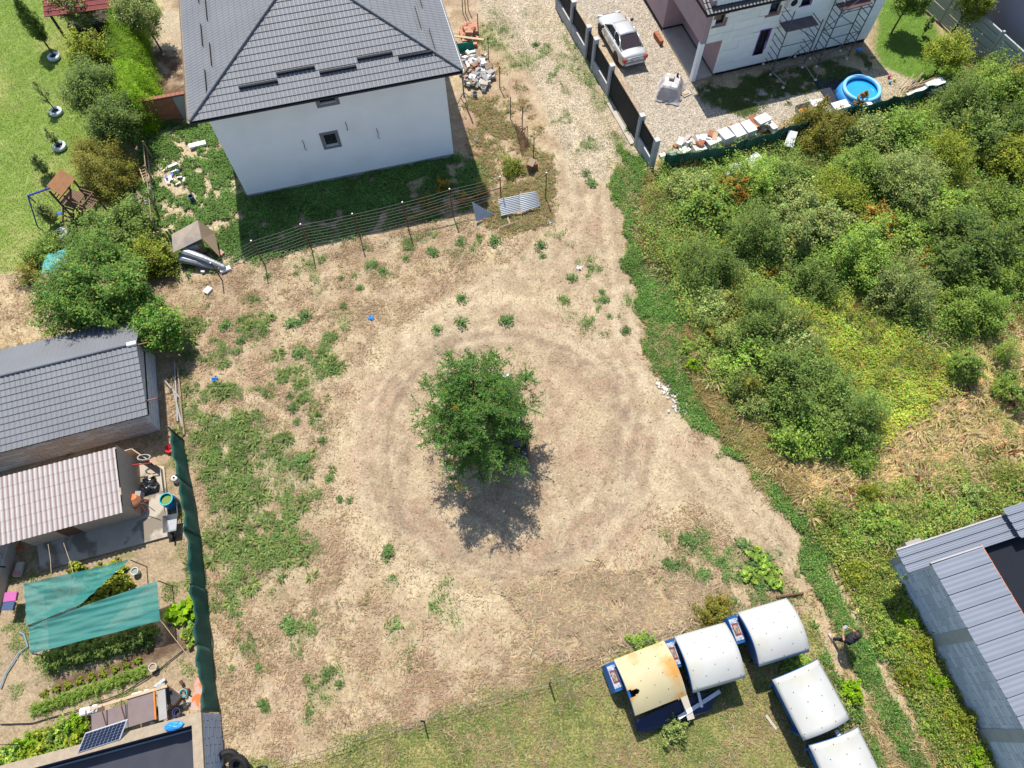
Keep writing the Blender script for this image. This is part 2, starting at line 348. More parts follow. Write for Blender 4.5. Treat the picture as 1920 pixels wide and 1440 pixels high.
for q in ([(960, 0), (1010, 120), (1080, 260), (1120, 330)], [(1025, 0), (1070, 120), (1130, 260), (1150, 330)]): col = lerp(col, (0.47, 0.40, 0.31), np.exp(-((pdist(GX, GY, W2(q)) + (n2 - .5) * .5) / .4) ** 2) * .7 * MS['gravel'])
col = lerp(col, (0.40, 0.355, 0.30), MS['yard'])
lawn = np.maximum(MS['lawn'], MS['lawn2'])
lc = lerp(np.broadcast_to(np.array((0.165, 0.235, 0.055)), col.shape), (0.255, 0.275, 0.095), ss(.45, .65, n1) * .8)
lc = lerp(lc, (0.125, 0.20, 0.028), ss(.5, .62, n2) * .5); lc = lerp(lc, (0.095, 0.175, 0.028), MS['lawn2'])
lawnm = lawn; col = col * (1 - lawnm[..., None]) + lc * lawnm[..., None]
col = lerp(col, (0.40, 0.315, 0.20), MS['sand_left'])
col = lerp(col, (0.11, 0.072, 0.048), region(GX, GY, [(262, 60), (345, 60), (352, 185), (285, 200)], .15, .2, 63)); col = lerp(col, (0.36, 0.31, 0.23), region(GX, GY, [(285, 20), (340, 20), (342, 92), (280, 98)], .1, .1, 64))
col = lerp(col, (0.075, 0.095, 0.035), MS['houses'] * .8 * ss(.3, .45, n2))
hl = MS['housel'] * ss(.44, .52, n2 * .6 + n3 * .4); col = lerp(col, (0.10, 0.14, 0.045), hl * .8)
col = lerp(col, (0.46, 0.385, 0.28), MS['housel'] * (1 - ss(.4, .5, n2)) * .7)
def spots(px, thr, seed=31, s=1.1): 
    return region(GX, GY, px, .8, 1.2, seed) * ss(thr, thr + .09, fbm(GX, GY, s, seed, 5))
G_ = {}
G_['W'] = spots(Z['weedsW'], .50, 33); G_['W2'] = spots([(345, 700), (460, 760), (590, 880), (560, 1070), (430, 1060), (390, 900)], .40, 35)
G_['S'] = spots(Z['weedsS'], .50, 41); G_['M'] = spots([(690, 1060), (800, 1040), (860, 1180), (820, 1260), (740, 1230), (700, 1130)], .52, 44)
G_['N'] = spots([(500, 440), (800, 440), (940, 400), (940, 450), (820, 480), (600, 530), (480, 530)], .55, 47)
G_['B'] = spots([(420, 1080), (560, 1120), (660, 1300), (560, 1340), (430, 1250)], .55, 49)
G_['R'] = spots([(1000, 440), (1060, 440), (1180, 520), (1200, 680), (1100, 640), (1000, 520)], .58, 52)
G_['R2'] = spots([(980, 20), (1060, 100), (1140, 300), (1090, 330), (1030, 200), (960, 60)], .56, 57)
G_['R3'] = spots([(900, 20), (940, 20), (985, 100), (1000, 130), (950, 120), (880, 60)], .38, 58)
G_['R4'] = spots([(1040, 40), (1080, 60), (1165, 190), (1225, 320), (1180, 330), (1130, 220), (1050, 110)], .44, 59)
green = np.zeros(GX.shape)
for k in G_: green = np.maximum(green, G_[k])
col = lerp(col, (0.15, 0.175, 0.07), green * .6)
gs = ss(.35, .75, MS['gstrip'] * .8 + (n3 - .5) * .7 + (n2 - .5) * .5 + .1) * MS['gstrip'] ** .5; col = lerp(col, (0.14, 0.19, 0.06), gs * .85)
for k in LINES:
    d = pdist(GX, GY, W2(LINES[k])) + (n2 - .5) * .35; tk = ss(.40, .18, d) * ss(.26, .40, n4 + .05); col = lerp(col, (0.36, 0.28, 0.19), tk * .9); gs = gs * (1 - tk)
th = MS['thicket']; col = lerp(col, (0.15, 0.16, 0.065), th)
dg = MS['drygrass']; col = lerp(col, (0.45, 0.355, 0.20), dg * .9 * ss(.3, .5, n2 + .1))
md = MS['meadow'] * (1 - MS['gstrip']); col = lerp(col, (0.235, 0.235, 0.085), md * .95)
col = lerp(col, (0.31, 0.28, 0.12), md * ss(.5, .6, n2) * .4); col = lerp(col, (0.14, 0.185, 0.05), md * ss(.52, .62, n4) * .5)
ga = MS['garden']; col = lerp(col, (0.30, 0.235, 0.16), ga * .9); col = lerp(col, (0.13, 0.135, 0.05), ga * ss(.55, .65, n2) * .6); col = lerp(col, (0.105, 0.068, 0.045), MS['bed'])
pad = region(GX, GY, [(1560, 130), (1640, 118), (1712, 148), (1680, 190), (1590, 215), (1540, 215)], .15, .3, 71); col = lerp(col, (0.37, 0.32, 0.235), pad)
fg = region(GX, GY, [(1300, 165), (1460, 130), (1640, 95), (1640, 125), (1560, 150), (1480, 190), (1400, 215), (1340, 200)], .3, .5, 72); col = lerp(col, (0.10, 0.13, 0.045), fg * ss(.42, .52, n2) * .9)
for k_, (rad, wd_) in enumerate(((6.6, .13), (5.0, .13), (5.4, .16), (5.65, .1), (6.1, .2), (6.35, .12), (7.0, .15), (4.7, .1), (7.4, .12), (4.3, .1), (5.85, .09), (3.7, .12))):
    tq = np.exp(-((wr - (n1 - .5) * .7 - rad) / (wd_ * 1.0)) ** 2) * ss(.45, .75, vnoise(np.arctan2(GY - cy, GX - cx) * 2.2 + 20 + k_ * 7, n4 * 0 + k_ + 3.0, 5)) * (1 - MS['gravel'])
    col = lerp(col, (0.19, 0.14, 0.10) if k_ % 2 else (0.46, 0.385, 0.285), tq * (.34 if k_ % 2 else .5))
pk = ss(.50, .60, fbm(GX, GY, .55, 141)) * (1 - np.clip(MS['yard'] + MS['gravel'] + lawn + MS['meadow'] + MS['gstrip'] + th + ga, 0, 1)) * ss(.35, .6, n3 * .5 + n2 * .5); col = lerp(col, (0.30, 0.205, 0.15), pk * .55)
col = lerp(col, (0.44, 0.37, 0.26), ss(.50, .62, fbm(GX, GY, 1.9, 143)) * (1 - np.clip(MS['yard'] + lawn + MS['meadow'] + MS['gstrip'] + th + ga, 0, 1)) * .4)
col = np.clip(col * (0.80 + 0.40 * n3)[..., None] * np.array([1.0, .97, .90]), 0, 1)
GZ = (n1 - .5) * .12 + (n2 - .5) * .05 + (n3 - .5) * .03 * (1 - MS['yard']) - ringb * .03 + .018 * np.sin(wr * 9) * np.exp(-((wr - 5.7) / 1.6) ** 2)
GZ = GZ + MS['bed'] * (n3 - .3) * .14 + th * (n2) * .15 - .02
zone = np.zeros(GX.shape, int)
ZN = ['ground', 'lawn', 'gravel_road', 'gravel_yard', 'meadow', 'thicket_ground', 'garden_soil', 'grass_verge']
for i, mm in ((6, ga), (4, md), (5, np.maximum(th, dg)), (7, MS['gstrip']), (2, MS['gravel']), (3, MS['yard']), (1, lawn)): zone[mm > .5] = i
fz = zone[:-1, :-1]; idx = np.arange(nx * ny).reshape(ny, nx)
quads = np.stack([idx[:-1, :-1], idx[:-1, 1:], idx[1:, 1:], idx[1:, :-1]], -1)
def groundmat(name, kind):
    m = bpy.data.materials.new(name); m.use_nodes = True; n = m.node_tree.nodes; l = m.node_tree.links; b = n['Principled BSDF']
    b.inputs['Roughness'].default_value = .92; b.inputs['Specular IOR Level'].default_value = .15
    a = n.new('ShaderNodeAttribute'); a.attribute_name = 'col'; pos = n.new('ShaderNodeNewGeometry').outputs['Position']
    def noise(s, d=4, src=pos, dist=0):
        t = n.new('ShaderNodeTexNoise'); t.inputs['Scale'].default_value = s; t.inputs['Detail'].default_value = d; t.inputs['Distortion'].default_value = dist; l.new(src, t.inputs[0]); return t.outputs[0]
    def rng(v, a0, a1, b0, b1):
        r = n.new('ShaderNodeMapRange'); l.new(v, r.inputs[0])
        for i, q in enumerate((a0, a1, b0, b1)): r.inputs[i + 1].default_value = q
        return r.outputs[0]
    def mul(c, v):
        x = n.new('ShaderNodeMix'); x.data_type = 'RGBA'; x.blend_type = 'MULTIPLY'; x.inputs[0].default_value = 1; l.new(c, x.inputs[6]); l.new(v, x.inputs[7]); return x.outputs[2]
    c = a.outputs[0]
    if kind == 'gravel':
        v = n.new('ShaderNodeTexVoronoi'); v.inputs['Scale'].default_value = 17; v.inputs['Randomness'].default_value = 1; l.new(pos, v.inputs[0])
        sep = n.new('ShaderNodeSeparateColor'); l.new(v.outputs['Color'], sep.inputs[0])
        c = mul(c, rng(sep.outputs[0], 0, 1, .62, 1.42)); c = mul(c, rng(v.outputs['Distance'], 0.3, .75, 1.05, .6)); h = v.outputs['Distance']; c = mul(c, rng(noise(45, 2), .3, .7, .85, 1.15)); bs = .6; inv = True
    elif kind == 'grass':
        c = mul(c, rng(noise(14, 5), .3, .7, .62, 1.4)); c = mul(c, rng(noise(55, 2), .3, .7, .7, 1.3)); h = noise(40, 4); bs = .6; inv = False
    else:
        mp = n.new('ShaderNodeMapping'); mp.inputs['Rotation'].default_value = (0, 0, .6); mp.inputs['Scale'].default_value = (1, 3.2, 1); l.new(pos, mp.inputs[0])
        c = mul(c, rng(noise(11, 6, dist=.6), .3, .7, .72, 1.3)); c = mul(c, rng(noise(16, 4, mp.outputs[0], 1.5), .3, .7, .78, 1.22)); c = mul(c, rng(noise(60, 2), .3, .7, .78, 1.22)); h = noise(22, 6, dist=.5); bs = .7; inv = False
    bn = n.new('ShaderNodeBump'); bn.inputs['Strength'].default_value = bs; bn.inputs['Distance'].default_value = .03; bn.invert = inv
    l.new(h, bn.inputs['Height']); l.new(bn.outputs[0], b.inputs['Normal']); l.new(c, b.inputs['Base Color']); return m
GM = {'dirt': groundmat('dry_soil', 'dirt'), 'gravel': groundmat('gravel', 'gravel'), 'grass': groundmat('turf', 'grass')}
km = ['dirt', 'grass', 'gravel', 'gravel', 'grass', 'grass', 'dirt', 'grass']
for zi, zn in enumerate(ZN):
    q = quads[fz == zi].reshape(-1, 4)
    if not len(q): continue
    u, inv = np.unique(q, return_inverse=True); inv = inv.reshape(-1, 4)
    V = np.stack([GX.ravel()[u], GY.ravel()[u], GZ.ravel()[u]], 1).astype(np.float32)
    me = bpy.data.meshes.new(zn); me.vertices.add(len(u)); me.vertices.foreach_set('co', V.ravel()); nf = len(q)
    me.loops.add(nf * 4); me.loops.foreach_set('vertex_index', inv.ravel().astype(np.int32)); me.polygons.add(nf)
    me.polygons.foreach_set('loop_start', np.arange(0, nf * 4, 4, dtype=np.int32)); me.polygons.foreach_set('loop_total', np.full(nf, 4, dtype=np.int32)); me.polygons.foreach_set('use_smooth', np.ones(nf, bool))
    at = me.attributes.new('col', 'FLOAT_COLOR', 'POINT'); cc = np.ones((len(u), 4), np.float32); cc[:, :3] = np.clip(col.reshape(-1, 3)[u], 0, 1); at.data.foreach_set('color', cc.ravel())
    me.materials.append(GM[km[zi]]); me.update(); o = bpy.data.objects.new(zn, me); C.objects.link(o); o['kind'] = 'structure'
B().prism([(-400, -400), (400, -400), (400, 500), (-400, 500)], -1.0, -0.25).build('far_ground', mat('far_soil', (.26, .23, .13), var=.2, vs_=.3)).__setitem__('kind', 'structure')
def gsample(M, X, Y):
    i = np.clip(((X - X0) / DG).astype(int), 0, nx - 1); j = np.clip(((Y - Y0) / DG).astype(int), 0, ny - 1); return M[j, i]
def gz(x, y): return float(GZ[min(ny - 1, max(0, int((y - Y0) / DG))), min(nx - 1, max(0, int((x - X0) / DG)))])
def scatter(M, N, rs, box=None):
    """points with density M on the ground grid"""
    p = M.ravel() / M.sum(); i = rs.choice(nx * ny, N, p=p); x = GX.ravel()[i] + rs.uniform(-DG, DG, N) * .6; y = GY.ravel()[i] + rs.uniform(-DG, DG, N) * .6
    return np.stack([x, y, GZ.ravel()[i]], 1)
# ================================================================ BUILDINGS
M_roof = mat('grey_coated_steel', (.158, .165, .178), rough=.5, metal=.0, var=.09, spec=.25, wpos=True, vs_=.7)
M_roofd = mat('dark_trim_steel', (.018, .02, .025), rough=.65, var=.05, spec=.12)
M_render = mat('white_render', (.84, .86, .90), rough=.9, var=.03, vs_=.8, col2=(.78, .79, .81), c2s=.5, c2t=(.5, .75), fine=.04, bump=.1, bs=40)
M_conc = mat('concrete', (.30, .29, .275), rough=.9, var=.1, vs_=2, fine=.1, bump=.2, bs=30)
M_concl = mat('pale_concrete', (.42, .38, .32), rough=.9, var=.1, vs_=2, fine=.12, bump=.25, bs=30)
M_dark = mat('dark_void', (.012, .013, .016), rough=.6)
M_glass = mat('window_glass', (.02, .025, .03), rough=.08, spec=.8, var=.02)
M_white = mat('white_foam', (.72, .73, .72), rough=.8, var=.04, vs_=2)
M_steel = mat('galvanised_steel', (.30, .31, .32), rough=.45, metal=.6, var=.1)
M_rust = mat('rusty_iron', (.14, .065, .04), rough=.85, var=.25, vs_=8)
M_wood = mat('weathered_wood', (.27, .20, .13), rough=.85, var=.15, vs_=4, stretch=(1, 6, 6), fine=.15)
M_woodl = mat('pale_timber', (.45, .34, .21), rough=.8, var=.12, vs_=4, fine=.1)
M_black = mat('black_rubber', (.018, .018, .02), rough=.7)
M_brick = mat('red_brick', (.33, .13, .07), rough=.9, var=.2, vs_=6, fine=.15)
def tile_face(name, parent, m, o, u, v, n, uv, pitch, wave, amp=.028, step=.035, seg=8):
    """pressed tile sheet on a convex outline uv given in (u, v): v = up the slope. One object per course."""
    o, u, v, n = Vector(o), Vector(u).normalized(), Vector(v).normalized(), Vector(n).normalized()
    vmin = min(p[1] for p in uv); vmax = max(p[1] for p in uv)
    def span(vv):
        xs = []
        for i in range(len(uv)):
            (a, b), (c, d) = uv[i], uv[(i + 1) % len(uv)]
            if (b - vv) * (d - vv) <= 0 and b != d: xs.append(a + (c - a) * (vv - b) / (d - b))
        return (min(xs), max(xs)) if xs else (0, 0)
    k = 0; vv = vmin
    du = wave / seg
    def h(x):
        t = (x / wave) % 1.0; return amp * (0.5 - 0.5 * math.cos(2 * math.pi * t)) ** 1.6
    while vv < vmax - .02:
        v1 = min(vv + pitch, vmax); a0, b0 = span(vv + 1e-4); a1, b1 = span(v1 - 1e-4)
        lo, hi = min(a0, a1), max(b0, b1); bb = B(); N = int((hi - lo) / du) + 2; base = []
        i0 = int(math.floor(lo / du))
        for i in range(N + 1):
            x = (i0 + i) * du; xa = min(max(x, a0), b0); xb = min(max(x, a1), b1)
            sc_ = .012 * math.cos(2 * math.pi * xa / wave)
            base.append((o + u * xa + v * (vv - .02 + sc_) + n * (h(xa) - .004), o + u * xa + v * (vv - .02 + sc_) + n * (h(xa) + step), o + u * xb + v * v1 + n * h(xb)))
        st = len(bb.v)
        for q in base: bb.v += [tuple(p) for p in q]
        for i in range(N):
            a, b = i * 3, i * 3 + 3
            if (base[i][1] - base[i + 1][1]).length < 1e-5 and (base[i][2] - base[i + 1][2]).length < 1e-5: continue
            bb.f.append((a, b, b + 1, a + 1)); bb.m.append(0); bb.f.append((a + 1, b + 1, b + 2, a + 2)); bb.m.append(0)
        bb.build(name, m, parent); vv = v1; k += 1
    return k
def ridgecaps(parent, a, b, m, r=.09, ln=.38, name='ridge_cap'):
    a, b = Vector(a), Vector(b); n = max(1, int((b - a).length / ln)); d = (b - a) / n
    bb = B(); L = d.length
    bb.tube([(0, 0, 0), (L * 1.06, 0, 0)], r, 8, r * .88)
    p = bb.build(name, m, parent, smooth=False); q = d.to_track_quat('X', 'Z').to_euler(); p.location = a; p.rotation_euler = q
    for i in range(1, n): share(p, parent, a + d * i, rot=tuple(q))
# ---------------------------------------------------------------- big house with hip roof
hr = thing('house', 'large white rendered house under a dark grey hipped tile roof', 'house', P(466.5, 372), R(13.2))
XR0, XR1, YF, EZ = -.65, 12.52, -.62, 6.2; YB = YF + (XR1 - XR0); SL = .345; hw = (XR1 - XR0) / 2; RZ = EZ + hw * SL
wl = B(); W_, D_ = 11.7, 12.0; whole = (5.0, 2.55, 5.62, 3.35); wh2 = (5.35, 5.25, 6.15, 5.75)
for x0, z0, x1, z1 in splitrects([(0, .28, W_, 6.1)], [whole, wh2]): wl.box(x0, 0, z0, x1, .25, z1)
wl.box(0, .25, .28, .25, D_, 6.1).box(W_ - .25, .25, .28, W_, D_, 6.1).box(.25, D_ - .25, .28, W_ - .25, D_, 6.1)
wl.build('wall', M_render, hr)
B().box(.03, .03, -.2, W_ - .03, D_, .28).build('plinth', M_conc, hr)
B().box(.3, .3, 5.9, W_ - .3, D_ - .3, 6.0).build('ceiling', M_conc, hr)
M_sur = mat('grey_window_band', (.17, .175, .20), rough=.85, var=.05)
for (x0, z0, x1, z1) in (whole, wh2):
    wd = B(); t = .17
    for r in splitrects([(x0 - t, z0 - t, x1 + t, z1 + t)], [(x0, z0, x1, z1)]): wd.box(r[0], -.02, r[1], r[2], .0, r[3])
    wo = wd.build('window', M_sur, hr)
    fr = B()
    for r in splitrects([(x0, z0, x1, z1)], [(x0 + .06, z0 + .06, x1 - .06, z1 - .06)]): fr.box(r[0], .12, r[1], r[2], .18, r[3])
    fr.build('frame', M_dark, wo); B().box(x0 + .05, .15, z0 + .05, x1 - .05, .16, z1 - .05).build('pane', M_glass, wo)
    B().box(x0, .002, z0 - .0, x1, .12, z0 + .03).build('sill', M_white, wo)
for x, y, k in ((570, 272, 0), (650, 238, 1), (708, 250, 0)):
    q = onwall(hr, x, y); B().tube([(q.x, -.01, q.z + .35), (q.x + .03, -.06, q.z + .05), (q.x - .02, -.1, q.z - .15), (q.x + .05, -.05, q.z - (.1 if k else .35))], .014, 5).build('cable', M_roofd, hr)
s = math.sqrt(1 + SL * SL); LV = hw * s
tri = [(0, 0), (2 * hw, 0), (hw + .001, LV), (hw - .001, LV)]
for o_, u_, v_, n_ in (((XR0, YF, EZ), (1, 0, 0), (0, 1, SL), (0, -SL, 1)), ((XR1, YF, EZ), (0, 1, 0), (-1, 0, SL), (SL, 0, 1)), ((XR1, YB, EZ), (-1, 0, 0), (0, -1, SL), (0, SL, 1)), ((XR0, YB, EZ), (0, -1, 0), (1, 0, SL), (-SL, 0, 1))):
    tile_face('roof_tile_row', hr, M_roof, o_, u_, v_, n_, tri, .35, .205, amp=.024, step=.03)
ap = Vector((XR0 + hw, YF + hw, RZ))
for cx_, cy_ in ((XR0, YF), (XR1, YF), (XR0, YB), (XR1, YB)): ridgecaps(hr, (cx_, cy_, EZ + .07), ap + Vector((0, 0, .07)), M_roofd if False else M_roof)
fa = B()
for x0, y0, x1, y1 in ((XR0, YF, XR1, YF + .03), (XR0, YB - .03, XR1, YB), (XR0, YF + .03, XR0 + .03, YB - .03), (XR1 - .03, YF + .03, XR1, YB - .03)): fa.box(x0, y0, EZ - .2, x1, y1, EZ - .01)
fa.build('fascia', M_roofd, hr); B().box(XR0 + .03, YF + .03, EZ - .2, XR1 - .03, YB - .03, EZ - .17).build('soffit', mat('soffit', (.12, .115, .11)), hr)
def gutter(parent, a, b, m, r=.065):
    a, b = Vector(a), Vector(b); d = (b - a).normalized(); o = d.cross(Vector((0, 0, 1))); bb = B(); n = 7
    pr = [(o * (r * math.cos(math.pi + math.pi * i / n)) + Vector((0, 0, r * math.sin(math.pi + math.pi * i / n)))) for i in range(n + 1)]
    v = [a + p for p in pr] + [b + p for p in pr]
    bb.add(v, [(i, i + 1, n + 2 + i, n + 1 + i) for i in range(n)]); return bb.build('gutter', m, parent, solid=.012)
gutter(hr, (XR0, YF - .075, EZ - .02), (XR1, YF - .075, EZ - .02), M_roofd); gutter(hr, (XR0 - .075, YB, EZ - .02), (XR0 - .075, YF, EZ - .02), mat('brown_gutter', (.25, .2, .15))); gutter(hr, (XR1 + .075, YF, EZ - .02), (XR1 + .075, YB, EZ - .02), M_steel)
for (x0, x1, d) in ((1.9, 3.75, 1.05), (3.75, 5.6, 1.38), (5.75, 7.55, 1.05), (7.65, 9.4, 1.38), (9.6, 11.3, 1.08)):
    z = EZ + d * SL
    # raised snow barrier: one long plate bent over the tile rolls
    bb = B(); y = YF + d; N = int((x1 - x0) / .1); pts = [(x0 + (x1 - x0) * i / N) for i in range(N + 1)]
    bb.add([(x, y, z + .02) for x in pts] + [(x, y - .02, z + .15 + .015 * math.sin(x * 30)) for x in pts] + [(x, y + .09, z + .16) for x in pts], [(i, i + 1, N + 2 + i, N + 1 + i) for i in range(N)] + [(N + 1 + i, N + 2 + i, 2 * N + 3 + i, 2 * N + 2 + i) for i in range(N)])
    bb.build('snow_guard', M_roofd, hr, solid=.01)
for side in (0, 1):
    for k in range(6):
        y0 = YF + 1.1 + k * 1.7; d = 1.05 + (k % 2) * .38; x = XR0 + d if side == 0 else XR1 - d
        if d > min(y0 - YF, YB - y0 - 1.6): d = .7
        B().box(-.012, 0, 0, .012, 1.65, .17).build('snow_guard', M_roofd, hr).location = (x, y0, EZ + d * SL)
# prop post with tripod base under the right roof corner
pp = thing('prop_post', 'grey steel post on splayed feet beside the right corner of the big house', 'post', P(871, 192))
B().tube([(0, 0, .35), (.02, .02, 3.3)], .045, 8).build('post', M_steel, pp)
for k in range(4):
    a = k * math.pi / 2 + .5; B().tube([(0, 0, .75), (math.cos(a) * .5, math.sin(a) * .5, .04)], .025, 6).build('foot', M_steel, pp)
# ---------------------------------------------------------------- white insulated house
wr_ = thing('house', 'half finished house clad in white foam insulation boards with mauve render side', 'house', P(1296, 152), R(15.5))
M_eps = mat('white_insulation_board', (.84, .85, .84), rough=.8, var=.05, vs_=1.5, fine=.03); M_eps2 = mat('stained_insulation_board', (.78, .80, .77), rough=.85, var=.08, vs_=1.2)
M_mauve = mat('mauve_adhesive_render', (.38, .275, .285), rough=.9, var=.08, vs_=1.5, fine=.06); M_plin = mat('black_plinth', (.012, .012, .014), rough=.7)
WH, WL = 5.4, 11.75
def rect_of(root, pts):
    q = [onwall(root, *p) for p in pts]; return (min(p.x for p in q), min(p.z for p in q), max(p.x for p in q), max(p.z for p in q))
win1 = rect_of(wr_, [(1427, 57), (1412, 103)]); win1 = (win1[0], win1[1], win1[0] + .62, win1[3])
q = onwall(wr_, 1350, 36); win2 = (q.x - .28, q.z - .3, q.x + .28, q.z + .3); q = onwall(wr_, 1452, 14); win3 = (q.x - .3, q.z - .35, q.x + .3, q.z + .35)
q = onwall(wr_, 1512, 2); win4 = (q.x - .35, q.z - .2, q.x + .3, q.z + .9)
holes = [(-.1, -1, 1.35, 2.55), win1, win2, win3, win4]
wb = B()
for x0, z0, x1, z1 in splitrects([(0, .25, WL, WH)], holes): wb.box(x0, .0, z0, x1, .25, z1)
wb.box(0, .25, 2.55, .25, 12, WH)                                    # upper left side
wb.box(WL - .25, .25, .25, WL, 12, WH).box(0, 4.7, .25, .25, 12, 2.55).box(.25, 4.7, .25, 3.2, 4.95, 2.55).box(1.35, .25, .25, 1.6, 4.7, 2.55).box(.25, .25, 2.5, 1.6, 4.7, 2.55)
wb.build('wall', M_mauve, wr_); wf = B().box(0.003, -.004, WH - .2, WL, 0, WH).build('insulation', M_eps, wr_)
B().box(1.6, .04, -.1, WL, 12, .25).box(0.04, 4.7, -.1, 1.6, 12, .25).build('plinth', M_plin, wr_)
coursed('insulation_board', [M_eps, M_eps, M_eps2], wf, 0, 0, -1, 0.0, WL, (.25, 2.55), 1.0, .5, gap=.008, th=.05, holes=[(-.1, -1, 1.35, 2.55)] + holes[1:], seed=3)
coursed('insulation_board', [M_eps, M_eps, M_eps2], wf, 0, 0, -1, 0.3, WL, (2.55, WH - .2), 1.0, .5, gap=.008, th=.05, holes=holes[1:], seed=5)
B().box(-.02, -.04, -.05, .24, .25, 2.55).build('pillar', M_eps, wr_)
B().box(0, 0, -.15, 1.35, 4.7, .12).build('porch_slab', M_concl, wr_)
M_pur = mat('purple_window_foam', (.20, .075, .36), rough=.8); M_brn = mat('brown_base_coat', (.24, .15, .13), rough=.9)
for i, (w4, mm) in enumerate(((win1, M_pur), (win2, M_brn), (win3, M_brn), (win4, M_pur))):
    x0, z0, x1, z1 = w4; t = .07 if i in (0, 3) else .16; bb = B()
    for r in splitrects([(x0 - t, z0 - t, x1 + t, z1 + t)], [(x0, z0, x1, z1)]): bb.box(r[0], -.06 if i in (0, 3) else -.056, r[1], r[2], -.045, r[3])
    if i in (0, 3): bb.box(x0 - .01, -.05, z0 - .05, x1 + .01, .13, z0).box(x1, -.05, z0, x1 + .03, .13, z1)
    wo = bb.build('window', mm, wr_); fr = B()
    for r in splitrects([(x0, z0, x1, z1)], [(x0 + .07, z0 + .07, x1 - .07, z1 - .07)]): fr.box(r[0], .1, r[1], r[2], .17, r[3])
    fr.build('frame', M_plin, wo); B().box(x0, .14, z0, x1, .15, z1).build('pane', M_glass, wo)
ez = 4.75
tile_face('roof_tile_row', wr_, mat('black_coated_steel', (.035, .036, .042), rough=.4, spec=.5), (-.35, -.4, ez), (1, 0, 0), (0, 1, .36), (0, -.36, 1), [(0, 0), (5.4, 0), (5.4, 2.6), (0, 2.6)], .35, .21)
B().box(-.35, -.4, ez - .16, 5.05, -.37, ez - .01).box(-.35, -.37, ez - .16, -.32, 2.0, ez - .01).build('fascia', M_roofd, wr_)
B().box(-.32, -.37, ez - .05, 5.05, .0, ez - .02).build('soffit', M_mauve, wr_)
q = onwall(wr_, 1492, 4, 1, -.35); ac = B().box(q.x - .4, -.35, q.z - .3, q.x + .4, -.08, q.z + .25).build('air_conditioner', mat('white_enamel', (.7, .7, .68), rough=.4), wr_)
B().lathe([(.0, 0), (.2, 0), (.2, .02), (0, .02)], 20).build('fan_grille', M_plin, ac); fo = ac.children[0]; fo.rotation_euler = (R(90), 0, 0); fo.location = (q.x - .08, -.351, q.z - .02)
# ---------------------------------------------------------------- far right building and concrete panel fence
fb = thing('house', 'pale grey walled house with dark glazed door behind the concrete panel fence', 'house', P(1905, 95), R(-47))
# ---------------------------------------------------------------- concrete panel fence
a, b = P(1712, -10), P(1900, 165); d = (b - a); Lf = 9.6; ang = math.atan2(d.y, d.x)
pf = thing('concrete_fence', 'grey concrete panel fence with slotted boards beside the bright lawn', 'fence', P(1722, 5), ang)
M_pf = mat('grey_precast', (.36, .385, .385), rough=.85, var=.06, vs_=2)
span = 2.05; base = P(1722, 5); nseg = 5; FH = 2.05
for i in range(nseg + 1): B().cbox((i * span, 0, -.1), (.14, .16, FH + .22), .015).build('post', M_pf, pf)
for i in range(nseg):
    for k in range(8):
        z = .05 + k * .25; x0, x1 = i * span + .075, (i + 1) * span - .075
        if k in (2, 4, 6):
            xm = x0 + .25 + rnd.random() * .2
            piece('board', M_pf, pf, x0, -.025, z, xm, .025, z + .24); piece('board', M_pf, pf, xm, -.02, z, x1, .02, z + .185)
        else: piece('board', M_pf, pf, x0, -.025 - (k == 7) * .02, z, x1, .025 + (k == 7) * .04, z + .243)
fb.location = P(1795, 8) ; fb.rotation_euler = (0, 0, ang)
fb.location = Vector((pf.location.x - math.sin(ang) * 1.6, pf.location.y + math.cos(ang) * 1.6, 0))
M_fb = mat('grey_lilac_render', (.30, .29, .36), rough=.9, var=.03)
bb = B()
for r in splitrects([(0, 0, 16, 5.2)], [(7.7, .1, 9.8, 2.3)]): bb.box(r[0], 0, r[1], r[2], .25, r[3])
bb.box(0, .25, 0, .25, 6, 5.2).box(15.75, .25, 0, 16, 6, 5.2).build('wall', M_fb, fb); B().box(-.2, -.3, 5.2, 16.2, 6.2, 5.3).build('roof', M_roof, fb)
dr = B().box(7.7, .08, .1, 7.85, .14, 2.3).box(9.65, .08, .1, 9.8, .14, 2.3).box(7.85, .08, 2.15, 9.65, .14, 2.3).box(8.7, .08, .1, 8.8, .14, 2.15).build('door', M_plin, fb); B().box(7.85, .1, .1, 9.65, .12, 2.15).build('pane', M_glass, dr)
# ---------------------------------------------------------------- gate fence along the gravel road
gp = [P(1098.8, 108), P(1110.5, 131), P(1141, 179), P(1193.6, 271), P(1219.8, 316)]
dv = (gp[4] - gp[0]).normalized(); angf = math.atan2(dv.y, dv.x)
gf = thing('gate_fence', 'grey concrete and dark slatted boundary fence with sliding gate beside gravel road', 'fence', gp[0], angf)
M_gc = mat('grey_render_wall', (.33, .35, .38), rough=.9, var=.18, vs_=2.5, fine=.08); M_sl = mat('anthracite_slats', (.016, .020, .027), rough=.6, spec=.12); M_cap = mat('light_coping', (.50, .47, .44), rough=.85)
xs = [-4.9, -2.45] + [(g - gp[0]).dot(dv) for g in gp]; PH = 2.15; pw = .27
xs[4] = xs[3] + .0 + 2.9 if False else xs[4]
for x in xs:
    p = B().box(x - pw / 2, -pw / 2, -.15, x + pw / 2, pw / 2, PH).build('pillar', M_gc, gf)
    B().cbox((x, 0, PH), (pw + .03, pw + .03, .05), .012).build('cap', M_cap, p)
